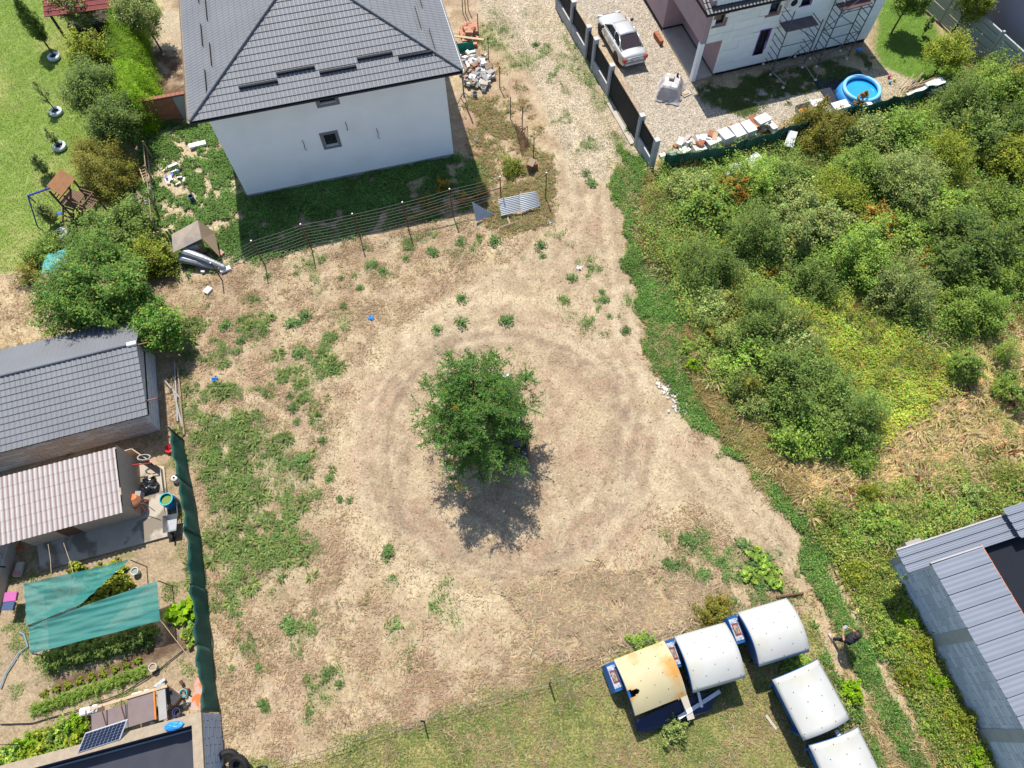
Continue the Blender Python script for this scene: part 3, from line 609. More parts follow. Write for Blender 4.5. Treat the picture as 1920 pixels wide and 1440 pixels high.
def slatpanel(x0, x1, z0, z1, name):
    f = B().box(x0, -.02, z0, x0 + .04, .02, z1).box(x1 - .04, -.02, z0, x1, .02, z1).box(x0 + .04, -.02, z1 - .04, x1 - .04, .02, z1).box(x0 + .04, -.008, z0, x1 - .04, .008, z1 - .04).build(name, M_sl, gf)
    n = int((z1 - z0 - .05) / .16)
    for k in range(n): piece('slat', M_sl, f, x0 + .045, -.02, z0 + .01 + k * .16, x1 - .045, .02, z0 + .155 + k * .16)
for i in range(len(xs) - 1):
    a, b = xs[i] + pw / 2, xs[i + 1] - pw / 2
    if i == 2: slatpanel(a, b, .08, 1.95, 'pedestrian_gate')
    elif i == 4: slatpanel(a, (a + b) / 2, .1, 1.9, 'sliding_gate'); slatpanel((a + b) / 2 + .01, b, .1, 1.9, 'sliding_gate')
    else:
        B().box(a, -.1, -.15, b, .1, .72).build('low_wall', M_gc, gf); B().box(a, -.12, .72, b, .12, .745).build('coping', M_cap, gf); slatpanel(a, b, .77, 1.9, 'slat_panel')
B().box(xs[4] + .1, -.35, -.1, xs[5] - .1, -.03, .06).build('gate_track', M_concl, gf)
# ---------------------------------------------------------------- long shed, left
sh = thing('shed', 'long low shed of aerated blocks under a grey pressed tile roof', 'shed', P(301, 807), R(15))
M_blk = mat('aerated_block', (.50, .505, .525), rough=.9, var=.07, vs_=3, fine=.08); M_blk2 = mat('dusty_aerated_block', (.46, .41, .37), rough=.9, var=.1, vs_=3, fine=.08); M_mort = mat('mortar', (.09, .08, .075), rough=.95)
ZE, ZR, YR, YN, XE, XW = 1.92, 2.62, 3.25, 5.15, .33, -9.5
cw = B().box(XW, .03, -.1, -.03, .22, 1.75).box(-.22, .22, -.1, -.03, 4.13, 1.9).box(XW, 3.93, -.1, -.22, 4.13, 1.9); 
cw.add([(-.22, .22, 1.9), (-.03, .22, 1.9), (-.03, YR, ZR - .1), (-.22, YR, ZR - .1), (-.22, 4.13, 2.2), (-.03, 4.13, 2.2), (-.22, 4.13, 1.9), (-.03, 4.13, 1.9)], [(1, 7, 5, 2), (0, 3, 4, 6), (1, 2, 3, 0), (2, 5, 4, 3)])
cwo = cw.build('wall', M_mort, sh)
coursed('block', [M_blk2, M_blk2, M_blk], cwo, 0, .03, -1, XW, 0, (0, 1.76), .55, .22, gap=.022, seed=8)
coursed('block', [M_blk], cwo, 1, -.03, 1, .0, 4.13, (0, 2.6), .55, .22, gap=.022, seed=9, topfn=lambda y: ZE + (ZR - ZE) * min(1, y / YR) - .12 if y < YR else ZR - .12 - (y - YR) * .35)
sS = (ZR - ZE) / (YR + .12); sN = (ZR - ZE) / (YN - YR); lS = math.hypot(YR + .12, ZR - ZE); lN = math.hypot(YN - YR, ZR - ZE)
tile_face('roof_tile_row', sh, M_roof, (XW, -.12, ZE), (1, 0, 0), (0, 1, sS), (0, -sS, 1), [(0, 0), (XE - XW, 0), (XE - XW, lS), (0, lS)], .31, .222, amp=.035)
tile_face('roof_tile_row', sh, M_roof, (XE, YN, ZE), (-1, 0, 0), (0, -1, sN), (0, sN, 1), [(0, 0), (XE - XW, 0), (XE - XW, lN), (0, lN)], .31, .222, amp=.035)
ridgecaps(sh, (XW, YR, ZR + .05), (XE - .45, YR, ZR + .05), M_roof, r=.075, ln=1.0)
B().cbox((XE - .2, YR, ZR - .0), (.42, .2, .12), .03).build('foam_cap', M_white, sh)
B().box(XW, -.1, ZE - .12, XE - .02, -.06, ZE - .02).box(XE - .03, -.06, ZE - .12, XE, YR, ZE - .02).build('fascia', M_roofd, sh)
for y, z in ((-.3 + .9, 1.9), (YR, ZR - .15), (YN - .15, ZE - .12)): B().tube([(-.6, y, z), (.75, y, z)], .035, 6).build('purlin', mat('stained_purlin', (.28, .13, .09)), sh)
# ---------------------------------------------------------------- small shed with pale ribbed roof
ks = thing('shed', 'small board shed under a white and pink corrugated tile roof', 'shed', P(269, 969), R(15))
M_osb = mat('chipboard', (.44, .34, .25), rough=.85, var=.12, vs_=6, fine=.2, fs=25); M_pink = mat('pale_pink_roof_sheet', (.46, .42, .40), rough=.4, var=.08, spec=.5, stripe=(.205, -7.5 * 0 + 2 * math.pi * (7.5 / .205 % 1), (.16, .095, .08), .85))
ZS, ZN2 = 1.85, 2.25
bb = B()
for r in splitrects([(-4.6, -.05, -0.0, 1.75)], [(-3.2, -.1, -2.45, 1.6)]): bb.box(r[0], 0, r[1], r[2], .05, r[3])
bb.box(-.05, .05, -.05, 0, 2.7, 1.75).box(-4.6, .05, -.05, -4.55, 2.7, 1.75).box(-4.55, 2.65, -.05, -.05, 2.7, 1.9)
bb.add([(0, 0.05, 1.75), (0, 2.7, 1.75), (0, 2.7, 2.15), (0, 0.05, 1.79)], [(0, 1, 2, 3)]).build('wall', M_osb, ks)
B().box(-3.2, .02, 0, -2.45, .04, 1.6).build('door', mat('brown_door', (.16, .075, .04)), ks)
sl = (ZN2 - ZS) / 2.75; 
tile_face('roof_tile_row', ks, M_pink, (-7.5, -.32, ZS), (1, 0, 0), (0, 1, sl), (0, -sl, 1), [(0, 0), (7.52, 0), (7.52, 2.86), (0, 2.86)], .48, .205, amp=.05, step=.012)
for y in (-.1, .35): B().box(-.6, y, ZS - .06, .0, y + .05, ZS - .01).build('batten', M_woodl, ks)
pl = [loc2(ks, *p) for p in ((309.6, 875.8), (321.6, 1005), (78.8, 1071), (70, 1010), (250, 868))]
B().prism([(p.x, p.y) for p in pl], -.1, .1).build('concrete_slab', mat('slab_concrete', (.40, .35, .28), rough=.9, var=.1, vs_=1.5, fine=.08, col2=(.2, .17, .13), c2s=.9, c2t=(.5, .56)), None).__setitem__('kind', 'structure')
so2 = bpy.data.objects['concrete_slab']; so2.location = ks.location; so2.rotation_euler = ks.rotation_euler
pn = thing('board_enclosure', 'low pen of upright chipboard panels at the end of the small shed', 'enclosure', P(269, 969), R(15))
e = [loc2(ks, *p, .0) for p in ((228, 862), (262, 852), (306, 882), (311, 925))]
for i in range(3):
    a, b = e[i], e[i + 1]; c = (a + b) / 2; B().obox((c.x, c.y, .38 if i < 2 else .2), ((b - a).length - .02, .04, .75 if i < 2 else .25), math.atan2((b - a).y, (b - a).x)).build('panel', M_osb if i < 2 else M_concl, pn)
# ---------------------------------------------------------------- bottom left building with parapet
bl = thing('building', 'flat roofed garage with thick concrete parapet and grey block side wall', 'building', P(414, 1338), R(17.5))
# keep the side wall upright with the block face on its right side
bl.rotation_euler = (0, 0, R(13)); M_tar = mat('dark_bitumen_roof', (.035, .037, .048), rough=.35, var=.3, vs_=.8, spec=.5); M_par = mat('rough_parapet_concrete', (.33, .265, .19), rough=.95, var=.15, vs_=6, fine=.25, fs=40, bump=.4); M_blb = mat('blue_grey_block', (.42, .46, .54), rough=.85, var=.06, vs_=3, fine=.06)
BH_ = 1.9; LX, LY = -9.0, -5.0
core = B().box(-.25, LY, -.1, -.03, -.03, BH_ - .12).box(LX, -.25, -.1, -.25, -.03, BH_ - .12).build('wall', M_mort, bl)
coursed('block', [M_blb], core, 1, -.03, 1, LY, 0, (0, BH_ - .12), .6, .2, gap=.022, seed=12); coursed('block', [M_blb], core, 0, -.03, 1, LX, 0, (0, BH_ - .12), .6, .2, gap=.012, seed=13)
B().box(-.33, LY, BH_ - .12, .02, .04, BH_ + .03).box(LX, -.33, BH_ - .12, -.33, .04, BH_ + .03).build('parapet', M_par, bl)
B().box(-.34, LY, .3, -.25, -.34, BH_ - .12).box(LX, -.34, .3, -.34, -.25, BH_ - .12).build('inner_lining', mat('dark_blue_lining', (.03, .04, .075), rough=.4), bl)
B().box(LX, LY, 1.1, -.34, -.34, 1.2).build('roof', M_tar, bl)
B().box(-6.0, -.45, 1.2, -.5, -.40, 1.34).build('roof_edge_strip', M_steel, bl)
bg_ = tag(B().ell((0, 0, 0), (.35, .16, .09), 12, 8, .12).build('blue_bag', mat('blue_plastic', (.03, .25, .62), rough=.4)), 'folded bright blue plastic sheet lying on the parapet of the garage', 'plastic sheet'); bg_.location = P(325, 1361, 1.98); bg_.rotation_euler = (0, 0, R(12))
# ---------------------------------------------------------------- bottom right building of blue grey blocks
br = thing('building', 'unfinished grey block building with standing seam roof and open dark bay', 'building', Vector((15.75, 5.8, 0)), R(15.5))
M_bb = [mat('grey_block_a', (.50, .55, .65), rough=.85, var=.08, vs_=3, fine=.06), mat('grey_block_b', (.56, .61, .70), rough=.85, var=.08, vs_=3, fine=.06), mat('grey_block_c', (.43, .48, .57), rough=.85, var=.1, vs_=3, fine=.06)]
M_tie = mat('tie_column_concrete', (.34, .36, .36), rough=.9, var=.12, vs_=3, fine=.1); M_seam = mat('slate_seam_roof', (.19, .21, .25), rough=.35, var=.05, spec=.5, vs_=1.0)
LB, HB = -11.0, 3.15
core = B().box(.03, LB, -.1, .3, 0, HB).box(.3, -.27, -.1, 9, -.0, HB).build('wall', mat('dark_mortar', (.24, .26, .29)), br)
cols = [(-.25, 0), (-3.6, -3.15), (-7.1, -6.65), (-10.4, -10.0)]
coursed('block', M_bb, core, 1, .03, -1, LB, 0, (0, HB), .6, .2, gap=.014, th=.02, holes=[(c0, -1, c1, 9) for c0, c1 in cols], seed=15)
for c0, c1 in cols: B().box(-.02, c0 + .004, -.1, .03, c1 - .004, HB).build('tie_column', M_tie, br)
B().box(-.65, .05, 2.75, 0, .3, 3.05).build('beam_stub', M_conc, br)
def seamroof(name, x0, x1, y0, y1, z, pitch, along='x', slope=0.0, m=M_seam):
    n = max(1, int(round((y1 - y0) / pitch)))
    for i in range(n):
        a, b = y0 + (y1 - y0) * i / n, y0 + (y1 - y0) * (i + 1) / n; bb = B(); pr = [(a, 0), (a + .01, .0), (a + .015, .06), (a + .05, .06), (a + .055, 0.0)] + [(a + .07 + (b - a - .07) * k / 6, .012 * (k % 2)) for k in range(1, 6)] + [(b, 0)]
        v = [(x0, y, z + h) for y, h in pr] + [(x1, y, z + h + (x1 - x0) * slope) for y, h in pr]; N = len(pr)
        bb.add(v, [(k, k + 1, N + k + 1, N + k) for k in range(N - 1)]).build(name, m, br, solid=.006)
q = [loc2(br, *p, 3.2) for p in ((1680, 1033), (1702, 1075), (1746, 1057), (1840, 1022), (1920, 940))]
seamroof('roof_panel', q[0].x, 6, q[1].y, q[0].y, 3.2, .33); seamroof('roof_panel', q[3].x - .25, 6, q[1].y - .35, q[1].y, 3.2, .33) if False else None
B().box(q[0].x, q[0].y, 3.16, 6, q[0].y + .06, 3.25).build('roof_edge', mat('pale_flashing', (.4, .38, .38), rough=.4), br)
q2 = loc2(br, 1746, 1057, 3.35); q3 = loc2(br, 1918, 1345, 3.35); q4 = loc2(br, 1840, 1022, 3.35)
seamroof('roof_panel', min(q2.x, q3.x), q4.x, LB, q2.y, 3.32, .62, slope=.02)
B().box(q2.x - .03, q2.y, 3.30, q4.x, q2.y + .05, 3.40).build('roof_edge', MC['pale_flashing'], br)
B().box(q4.x + .0, LB, 3.1, q4.x + .05, q4.y, 3.33).build('foam_strip', mat('orange_foam', (.6, .18, .03), rough=.9), br)
B().box(-.55, q2.y + .02, 3.12, q2.x - .03, q2.y + .08, 3.19).build('timber_edge', mat('ochre_timber', (.45, .22, .05)), br)
B().box(.3, LB, 2.75, 9, -.27, 2.85).build('deck', mat('black_membrane', (.008, .010, .016), rough=.5), br)
B().box(.0 - .03, LB, HB, .3, -1.2, 3.28).build('wall_plate', M_tie, br)
q5 = loc2(br, 1888, 968, 3.5); seamroof('roof_panel', q5.x, 8, q5.y - .9, q5.y + .3, 3.5, .3)
# ---------------------------------------------------------------- red roof shelter, top left
pv = thing('garden_shelter', 'open garden shelter with a dark red shingle roof on wooden posts', 'shelter', P(120, 75), R(10))
a = P(83, 32, 2.4); 
M_red = mat('red_shingle', (.19, .05, .045), rough=.85, var=.15, vs_=5, fine=.15)
pv.location = Vector((P(83, 32, 2.4).x, P(83, 32, 2.4).y, 0)); 
for k in range(9):
    B().box(0, k * .32, 2.4 + k * .11, 4.6, k * .32 + .34, 2.425 + k * .11).build('shingle_row', M_red, pv)
B().add([(0, 0, 2.385), (4.6, 0, 2.385), (4.6, 2.9, 3.38), (0, 2.9, 3.38)], [(0, 1, 2, 3)]).build('roof_board', M_red, pv, solid=.02)
for x in (.25, 4.3):
    for y in (.3, 2.6): B().box(x - .06, y - .06, 0, x + .06, y + .06, 2.4 + y * .34).build('post', mat('dark_timber', (.05, .035, .025)), pv)
B().box(.3, 1.2, 0, 4.2, 2.8, .75).build('bench', MC['dark_timber'], pv)
# ---------------------------------------------------------------- brick wall stub
bw = thing('brick_wall', 'freestanding hollow clay brick wall joining the left side of the big house', 'wall', P(281, 236), R(13.2))
bwm = B().box(0, .02, -.1, 2.75, .2, 1.65).build('mortar_core', M_mort, bw)
M_br2 = mat('orange_hollow_brick', (.27, .115, .07), rough=.9, var=.2, vs_=4, fine=.1)
coursed('brick', [M_br2, M_brick], bwm, 0, .02, -1, 0, 2.0, (0, 1.65), .3, .2, gap=.015, th=.02, seed=21)
B().box(2.0, -.01, 0, 2.75, .02, 1.6).build('mortar_patch', M_conc, bw)
for i in range(11): piece('brick', M_br2, bw, i * .25, -.02, 1.66, i * .25 + .235, .22, 1.73)
# ---------------------------------------------------------------- raised concrete channel at the left edge
cc_ = thing('concrete_trough', 'long raised concrete trough with pipes at the left edge of the garden', 'trough', P(37, 1010), R(0))
B().box(-.55, -5.0, -.1, 0.0, 0, .55).box(-2.6, -5, -.1, -2.1, 0, .55).box(-2.1, -5, -.1, -.55, 0, .15).build('wall', M_concl, cc_)
B().tube([(-2.4, -1.2, .6), (-1, -1.25, .75), (.35, -1.4, .85)], .035, 6).build('pipe', M_black, cc_)
B().tube([(math.cos(t) * .23 - .35, -1.0 + math.sin(t) * .25, .6) for t in np.linspace(0, 5.8, 14)], .03, 6).build('hose_loop', mat('grey_hose', (.4, .4, .38)), cc_)
for y in (-2.5, -3.3, -4.5): B().tube([(-2, y, .6), (-.3, y - .1, .6)], .025, 6).build('pipe', M_steel, cc_)
tg = tag(B().box(-.2, -.16, 0, .22, .16, .16).box(-.24, -.19, .16, .26, .19, .19).build('storage_box', mat('pink_plastic', (.42, .10, .27), rough=.4)), 'pink plastic storage box standing on the concrete trough', 'box'); tg.location = P(24, 1120, .55); tg.rotation_euler = (0, 0, .1)
tg = tag(B().box(-.2, -.16, 0, .2, .16, .14).box(-.23, -.18, .14, .23, .18, .17).build('storage_box', mat('navy_plastic', (.05, .08, .16), rough=.4)), 'dark blue plastic box just below the pink box on the trough', 'box'); tg.location = P(20, 1137, .55)
tg = thing('stone_block', 'pale stone block with a pink cloth end on the soil path', 'block', P(38, 1068)); B().cbox((0, 0, 0), (.32, .62, .16), .03).build('stone', M_concl, tg); B().cbox((0, -.2, .16), (.3, .2, .03), .01).build('cloth', mat('pink_cloth', (.5, .2, .2)), tg)
# ================================================================ OBJECTS
# ---------------------------------------------------------------- cars
def car(label, loc, rz, paint, plate=True):
    t = thing('car', label, 'car', loc, rz)
    L, Wd = 4.5, 0.885
    # stations along x (front = +): x, half width, lower z, top z of the lower body
    S = [(2.25, .62, .30, .55), (2.18, .74, .22, .66), (1.95, .83, .20, .74), (1.4, .875, .18, .84), (.75, .885, .18, .90), (0, .885, .18, .92), (-.9, .885, .18, .93), (-1.5, .88, .18, .96), (-1.95, .85, .20, .97), (-2.18, .78, .26, .93), (-2.25, .70, .32, .80)]
    bb = B(); rings = []
    for x, w_, z0, z1 in S:
        h = z1 - z0
        pr = [(w_ * .86, z0), (w_ * .97, z0 + .08), (w_, z0 + h * .45), (w_ * .985, z0 + h * .72), (w_ * .93, z1 - .05), (w_ * .8, z1), (w_ * .4, z1 + .025), (0, z1 + .03)]
        rings.append([(x, -a, b) for a, b in pr] + [(x, a, b) for a, b in reversed(pr[:-1])])
    v = [p for r in rings for p in r]; k = len(rings[0])
    bb.add(v, [(i * k + j, i * k + j + 1, (i + 1) * k + j + 1, (i + 1) * k + j) for i in range(len(S) - 1) for j in range(k - 1)] + [tuple(range(k)), tuple(reversed(range((len(S) - 1) * k, len(S) * k)))] + [(i * k, (i + 1) * k, (i + 1) * k + k - 1, i * k + k - 1) for i in range(len(S) - 1)])
    bo = bb.build('body', paint, t, smooth=True)
    md = bo.modifiers.new('sub', 'SUBSURF'); md.levels = 2; md.render_levels = 2
    for wx in (1.36, -1.3):   # wheel arches
        for s in (-1, 1):
            B().lathe([(.0, 0), (.37, 0), (.37, .012), (0, .012)], 24).build('wheel_arch', M_black, t).location = (0, 0, 0)
            o = t.children[-1] if False else bpy.data.objects[-1] if False else None
    for o in [c for c in t.children if c.name.startswith('wheel_arch')]: pass
    arch = [c for c in t.children if c.name.startswith('wheel_arch')]
    i = 0
    for wx in (1.36, -1.3):
        for s in (-1, 1): arch[i].location = (wx, s * .883 + (0 if s < 0 else -.006), .36); arch[i].rotation_euler = (R(90), 0, 0); i += 1
    # glasshouse
    zb, zt = .93, 1.42
    g = dict(a=(1.02, .70, zb - .02), b=(.28, .56, zt - .02), c=(-.85, .57, zt), d=(-1.62, .66, zb + .03))
    def q(n, s): return Vector((g[n][0], s * g[n][1], g[n][2]))
    rf = B(); pts = []
    for f_ in np.linspace(0, 1, 7):
        x = g['b'][0] + (g['c'][0] - g['b'][0]) * f_; hw_ = .565
        for s_ in np.linspace(-1, 1, 7): pts.append((x, s_ * hw_, zt - .02 + .045 * (1 - s_ ** 2) + .03 * math.sin(math.pi * f_) ** .7))
    rf.add(pts, [(i * 7 + j, (i + 1) * 7 + j, (i + 1) * 7 + j + 1, i * 7 + j + 1) for i in range(6) for j in range(6)])
    rf.build('roof', paint, t, smooth=True, solid=.03)
    gl = M_glass
    def pane(name, P4, inset=.94, m=gl):
        c = sum(P4, Vector()) / 4; B().poly([c + (p - c) * inset for p in P4]).build(name, m, t, solid=.012)
    pane('windscreen', [q('a', -1), q('a', 1), q('b', 1), q('b', -1)], .95, mat('windscreen_glass', (.06, .09, .09), rough=.05, spec=.9))
    pane('rear_window', [q('d', 1), q('d', -1), q('c', -1), q('c', 1)], .93, mat('tinted_rear_glass', (.05, .032, .028), rough=.08, spec=.9))
    pil = B()
    for s in (-1, 1):
        w0 = [Vector((1.02, s * .73, zb)), Vector((-1.62, s * .70, zb + .02)), q('c', s), q('b', s)]
        m0 = (w0[0] * .45 + w0[1] * .55); m1 = w0[3] * .5 + w0[2] * .5
        pane('side_window', [w0[0], m0, m1, w0[3]], .9); pane('side_window', [m0, w0[1] * .85 + w0[0] * .15, w0[2], m1], .86)
        for a, b in ((w0[0], w0[3]), (m0, m1), (w0[1], w0[2])): pil.tube([a, b], .038, 6)
        pil.tube([w0[3], w0[2]], .04, 6); pil.tube([w0[0], w0[1]], .02, 6)
        pil.poly([w0[1], w0[1] * .88 + w0[0] * .12, w0[2]])
    pil.build('pillars', paint, t, smooth=True)
    tyre = B().lathe([(.18, -.09), (.30, -.10), (.325, -.06), (.325, .06), (.30, .10), (.18, .09)], 24)
    rim = B().lathe([(0, .06), (.06, .07), (.07, .055), (.2, .05), (.215, .08), (.225, .08)], 20, caps=False)
    for kk in range(7):
        a_ = kk * 2 * math.pi / 7; rim.obox((math.cos(a_) * .12, math.sin(a_) * .12, .075), (.17, .045, .02), a_)
    first = None
    for wx in (1.36, -1.3):
        for s in (-1, 1):
            if first is None:
                ty = tyre.build('wheel', M_black, t, smooth=False); rm = rim.build('rim', mat('alloy', (.45, .45, .46), rough=.3, metal=.7), ty); B().lathe([(0, .04), (.2, .04), (.2, .045), (0, .045)], 16).build('brake_disc', M_dark, ty); first = ty; w_ = ty
            else: w_ = share(first, t, (0, 0, 0))
            w_.location = (wx, s * .80, .325); w_.rotation_euler = (R(90 if s < 0 else -90), 0, 0)
    M_tail = mat('tail_lamp_red', (.35, .02, .02), rough=.2, spec=.6); M_lamp = mat('head_lamp', (.5, .52, .54), rough=.1, spec=.8); M_or = mat('indicator_amber', (.6, .22, .03), rough=.2)
    for s in (-1, 1):
        tl = B().obox((-2.215, s * .66, .74), (.12, .30, .2), s * .28).build('tail_light', M_tail, t); B().obox((-2.225, s * .60, .79), (.115, .14, .07), s * .28).build('indicator', M_or, tl)
        B().obox((2.13, s * .60, .66), (.14, .32, .14), -s * .35).build('headlight', M_lamp, t)
        mr = B().obox((.82, s * .98, .98), (.11, .2, .13), s * -.2).tube([(.82, s * .84, .95), (.82, s * .94, .96)], .025, 5).build('wing_mirror', paint if plate is None else M_dark, t)
        for dx in (.05, -.85): B().obox((dx, s * .885, .84), (.16, .03, .025)).build('door_handle', paint, t)
        B().obox((0, s * .886, .5), (2.1, .02, .05)).build('door_moulding', paint, t)
        for dx in (.62, -.32): B().box(dx - .006, s * .889 - .003, .28, dx + .006, s * .889 + .003, .9).build('door_gap', M_dark, t)
    B().obox((-2.24, 0, .52), (.1, 1.45, .06)).build('bumper_strip', mat('bumper_strip', (.3, .33, .42), rough=.4), t)
    B().obox((2.235, 0, .55), (.06, .8, .16)).build('grille', M_dark, t)
    B().box(-1.66, -.72, .955, -1.645, .72, .985).build('boot_gap', M_dark, t)
    if plate:
        np_ = B().obox((-2.285, 0, .70), (.02, .52, .115)).build('number_plate', mat('plate_white', (.7, .7, .7), rough=.4), t)
        B().obox((-2.297, .235, .70), (.006, .045, .115)).build('blue_band', mat('plate_blue', (.02, .06, .4)), np_)
        cu = bpy.data.curves.new('number', 'FONT'); cu.body = 'BH 52 APM'; cu.size = .105; cu.align_x = 'CENTER'; cu.align_y = 'CENTER'; cu.extrude = .002
        tx = bpy.data.objects.new('lettering_src', cu); C.objects.link(tx); dg_ = bpy.context.evaluated_depsgraph_get(); me = bpy.data.meshes.new_from_object(tx.evaluated_get(dg_)); bpy.data.objects.remove(tx)
        me.materials.clear(); me.materials.append(M_dark); o = bpy.data.objects.new('lettering', me); C.objects.link(o); o.parent = np_; o.location = (-2.299, -.02, .70); o.rotation_euler = (R(90), 0, R(-90))
    return t
M_silver = mat('silver_paint', (.54, .54, .535), rough=.28, metal=.35, var=.01, spec=.6); M_blackp = mat('black_paint', (.012, .013, .016), rough=.15, var=.02, spec=.7)
f0, r0 = P(1127, 66.1), P(1154, 114); hd = (f0 - r0); hz_ = math.atan2(hd.y, hd.x); ctr = (f0 + r0) / 2 + Vector((-math.sin(hz_), math.cos(hz_), 0)) * -.80
car('silver saloon car parked on the gravel behind the slatted gate fence', ctr + Vector((0, 0, gz(ctr.x, ctr.y))), hz_, M_silver)
c0 = P(962, 874); bc = car('black car parked in the shade beneath the tree in the field', (0, 0, 0), R(101), M_blackp, plate=None)
bc.location = c0 + Vector((math.cos(R(101)), math.sin(R(101)), 0)) * 2.1; bc.location.z = gz(c0.x, c0.y)
# ---------------------------------------------------------------- scaffolds
M_scaf = mat('scaffold_steel', (.10, .105, .115), rough=.5, metal=.3, var=.1)
def scaffold(label, pts, hts, skew):
    """pts: four feet px (front-left, front-right, back-right, back-left)"""
    p = [P(*q) for q in pts]; t = thing('scaffold_tower', label, 'scaffold', p[0], math.atan2((p[1] - p[0]).y, (p[1] - p[0]).x))
    q = [loc2(t, *a) for a in pts]; wdt = (q[1] - q[0]).length; dep = min(1.0, abs(q[3].y)) if abs(q[3].y) > .5 else .85; hh = hts
    ft = [(0, 0), (wdt, 0), (wdt, dep), (0, dep)]
    for i, (x, y) in enumerate(ft):
        B().tube([(x, y, .25), (x, y, hh[i])], .034, 6).build('standard', M_scaf, t)
        cs = B().tube([(x, y, .14), (x, y, .3)], .02, 6).build('castor', M_steel, t); B().lathe([(.0, -.03), (.08, -.03), (.08, .03), (0, .03)], 12).build('wheel', M_white, cs).location = (x, y, .08); cs.children[0].rotation_euler = (R(90), 0, 0)
    for x in (0, wdt):
        z = .5
        while z < min(hh[0], hh[3] if x == 0 else hh[2]) - .1: B().tube([(x, 0, z), (x, dep, z)], .024, 5).build('rung', M_scaf, t); z += .42
    for z in (.4, 2.0, 3.6):
        if z < min(hh) - .1:
            for y in (0, dep): B().tube([(0, y, z), (wdt, y, z)], .024, 5).build('ledger', M_scaf, t)
    k = 0
    for z in (.45, 2.05, 3.6):
        if z + 1.5 < max(hh): B().tube([((0, wdt)[k % 2], 0, z), ((wdt, 0)[k % 2], 0, z + 1.5)], .024, 5).build('brace', M_scaf, t); B().tube([((wdt, 0)[k % 2], dep, z), ((0, wdt)[k % 2], dep, z + 1.5)], .024, 5).build('brace', M_scaf, t); k += 1
    return t, wdt, dep
t, w_, d_ = scaffold('left scaffold tower with outriggers against the insulated wall', [(1444, 142), (1504, 128), (1490, 112), (1428, 122)], (4.3, 3.3, 3.4, 4.6), 0)
B().box(.05, .12, 2.85, w_ - .05, d_ - .05, 2.9).build('platform', mat('worn_brown_deck', (.12, .095, .10), rough=.7, var=.25, vs_=3), t)
for x in (0, w_): B().tube([(x, 0, .32), (x + .35 * (1 if x == 0 else .2), -1.2, .22)], .035, 6).build('outrigger', M_steel, t); B().tube([(x + .25, -1.2, .05), (x + .25, -1.2, .55)], .025, 6).build('screw_jack', M_steel, t); B().lathe([(0, 0), (.09, 0), (.09, .06), (0, .06)], 12, (x + .25, -1.2, 0.02)).build('foot_plate', M_white, t)
t, w_, d_ = scaffold('right scaffold tower with high brown deck against the insulated wall', [(1530, 127), (1587, 112), (1574, 96), (1518, 112)], (4.6, 5.2, 5.2, 4.6), 0)
B().box(.05, .05, 3.7, w_ - .05, d_ - .05, 3.75).build('platform', mat('reddish_deck', (.085, .045, .045), rough=.7, var=.25, vs_=3), t)
# ---------------------------------------------------------------- round pool
pc = P(1607, 183); po = thing('inflatable_pool', 'round blue inflatable pool with pale ring and clear water', 'pool', pc)
M_pb = mat('pool_blue', (.05, .30, .68), rough=.4, var=.04); M_ring = mat('pool_ring_pale_blue', (.20, .50, .80), rough=.35, var=.04)
B().lathe([(1.25, 0), (1.3, .15), (1.22, .4), (1.08, .62)], 40, caps=False).build('side', M_pb, po, smooth=True, solid=.02)
B().tube([(1.02 * math.cos(a), 1.02 * math.sin(a), .66) for a in np.linspace(0, 2 * math.pi, 41)[:-1]], .115, 10, closed=True).build('inflated_ring', M_ring, po, smooth=True)
B().lathe([(0, .5), (1.0, .5)], 40, caps=False).build('water', mat('pool_water', (.02, .30, .62), rough=.05, var=.12, vs_=1.2, spec=.8), po)
tg = tag(B().box(-1.7, -1.5, 0, 1.4, 1.4, .02).build('ground_mat', mat('navy_mat', (.02, .025, .04), rough=.8)), 'dark square ground sheet lying under the round blue pool', 'mat'); tg.location = P(1594, 170, .02); tg.rotation_euler = (0, 0, R(15))
# ---------------------------------------------------------------- mesh fence with foam packs behind it
M_mesh = mat('dark_green_shade_mesh', (.016, .085, .068), rough=.75, var=.42, vs_=1.3, fine=.3, fs=30, stretch=(1, 1, .5), col2=(.05, .13, .10), c2s=1.1, c2t=(.52, .7))
def meshfence(label, pts, h, name='mesh_fence', lean=0.0, m=M_mesh, posts=True, seed=0, sag=.12, wav=1.0):
    w = [P(*p) for p in pts]; t = thing(name, label, 'fence', w[0]); q = random.Random(seed); T = [0]
    for i in range(1, len(w)): T.append(T[-1] + (w[i] - w[i - 1]).length)
    def at(s):
        for i in range(1, len(w)):
            if s <= T[i] + 1e-6: f_ = (s - T[i - 1]) / (T[i] - T[i - 1]); return w[i - 1].lerp(w[i], f_)
        return w[-1]
    npan = max(2, int(T[-1] / 2.2)); off = w[0]
    for i in range(npan):
        s0, s1 = T[-1] * i / npan, T[-1] * (i + 1) / npan; ph = q.random() * 6
        def fn(u, v):
            p = at(s0 + (s1 - s0) * u); d = (at(min(T[-1], s0 + (s1 - s0) * u + .1)) - at(max(0, s0 + (s1 - s0) * u - .1))).normalized(); nn = Vector((-d.y, d.x, 0))
            z = v * h * (1 - sag * math.sin(math.pi * u)); o = wav * (.07 * math.sin(u * 9 + ph + v * 2) * (.3 + v) + .05 * math.sin(u * 21 + ph) * v) + lean * v
            return p - off + nn * o + Vector((0, 0, z))
        B().grid(fn, 14, 5).build('mesh_panel', m, t, smooth=True, solid=.01)
    if posts:
        for i in range(npan + 1):
            p = at(T[-1] * i / npan) - off; B().tube([(p.x, p.y, -.1), (p.x, p.y, h + .08)], .03, 6).build('post', mat('green_post', (.03, .06, .05), rough=.6), t)
    return t
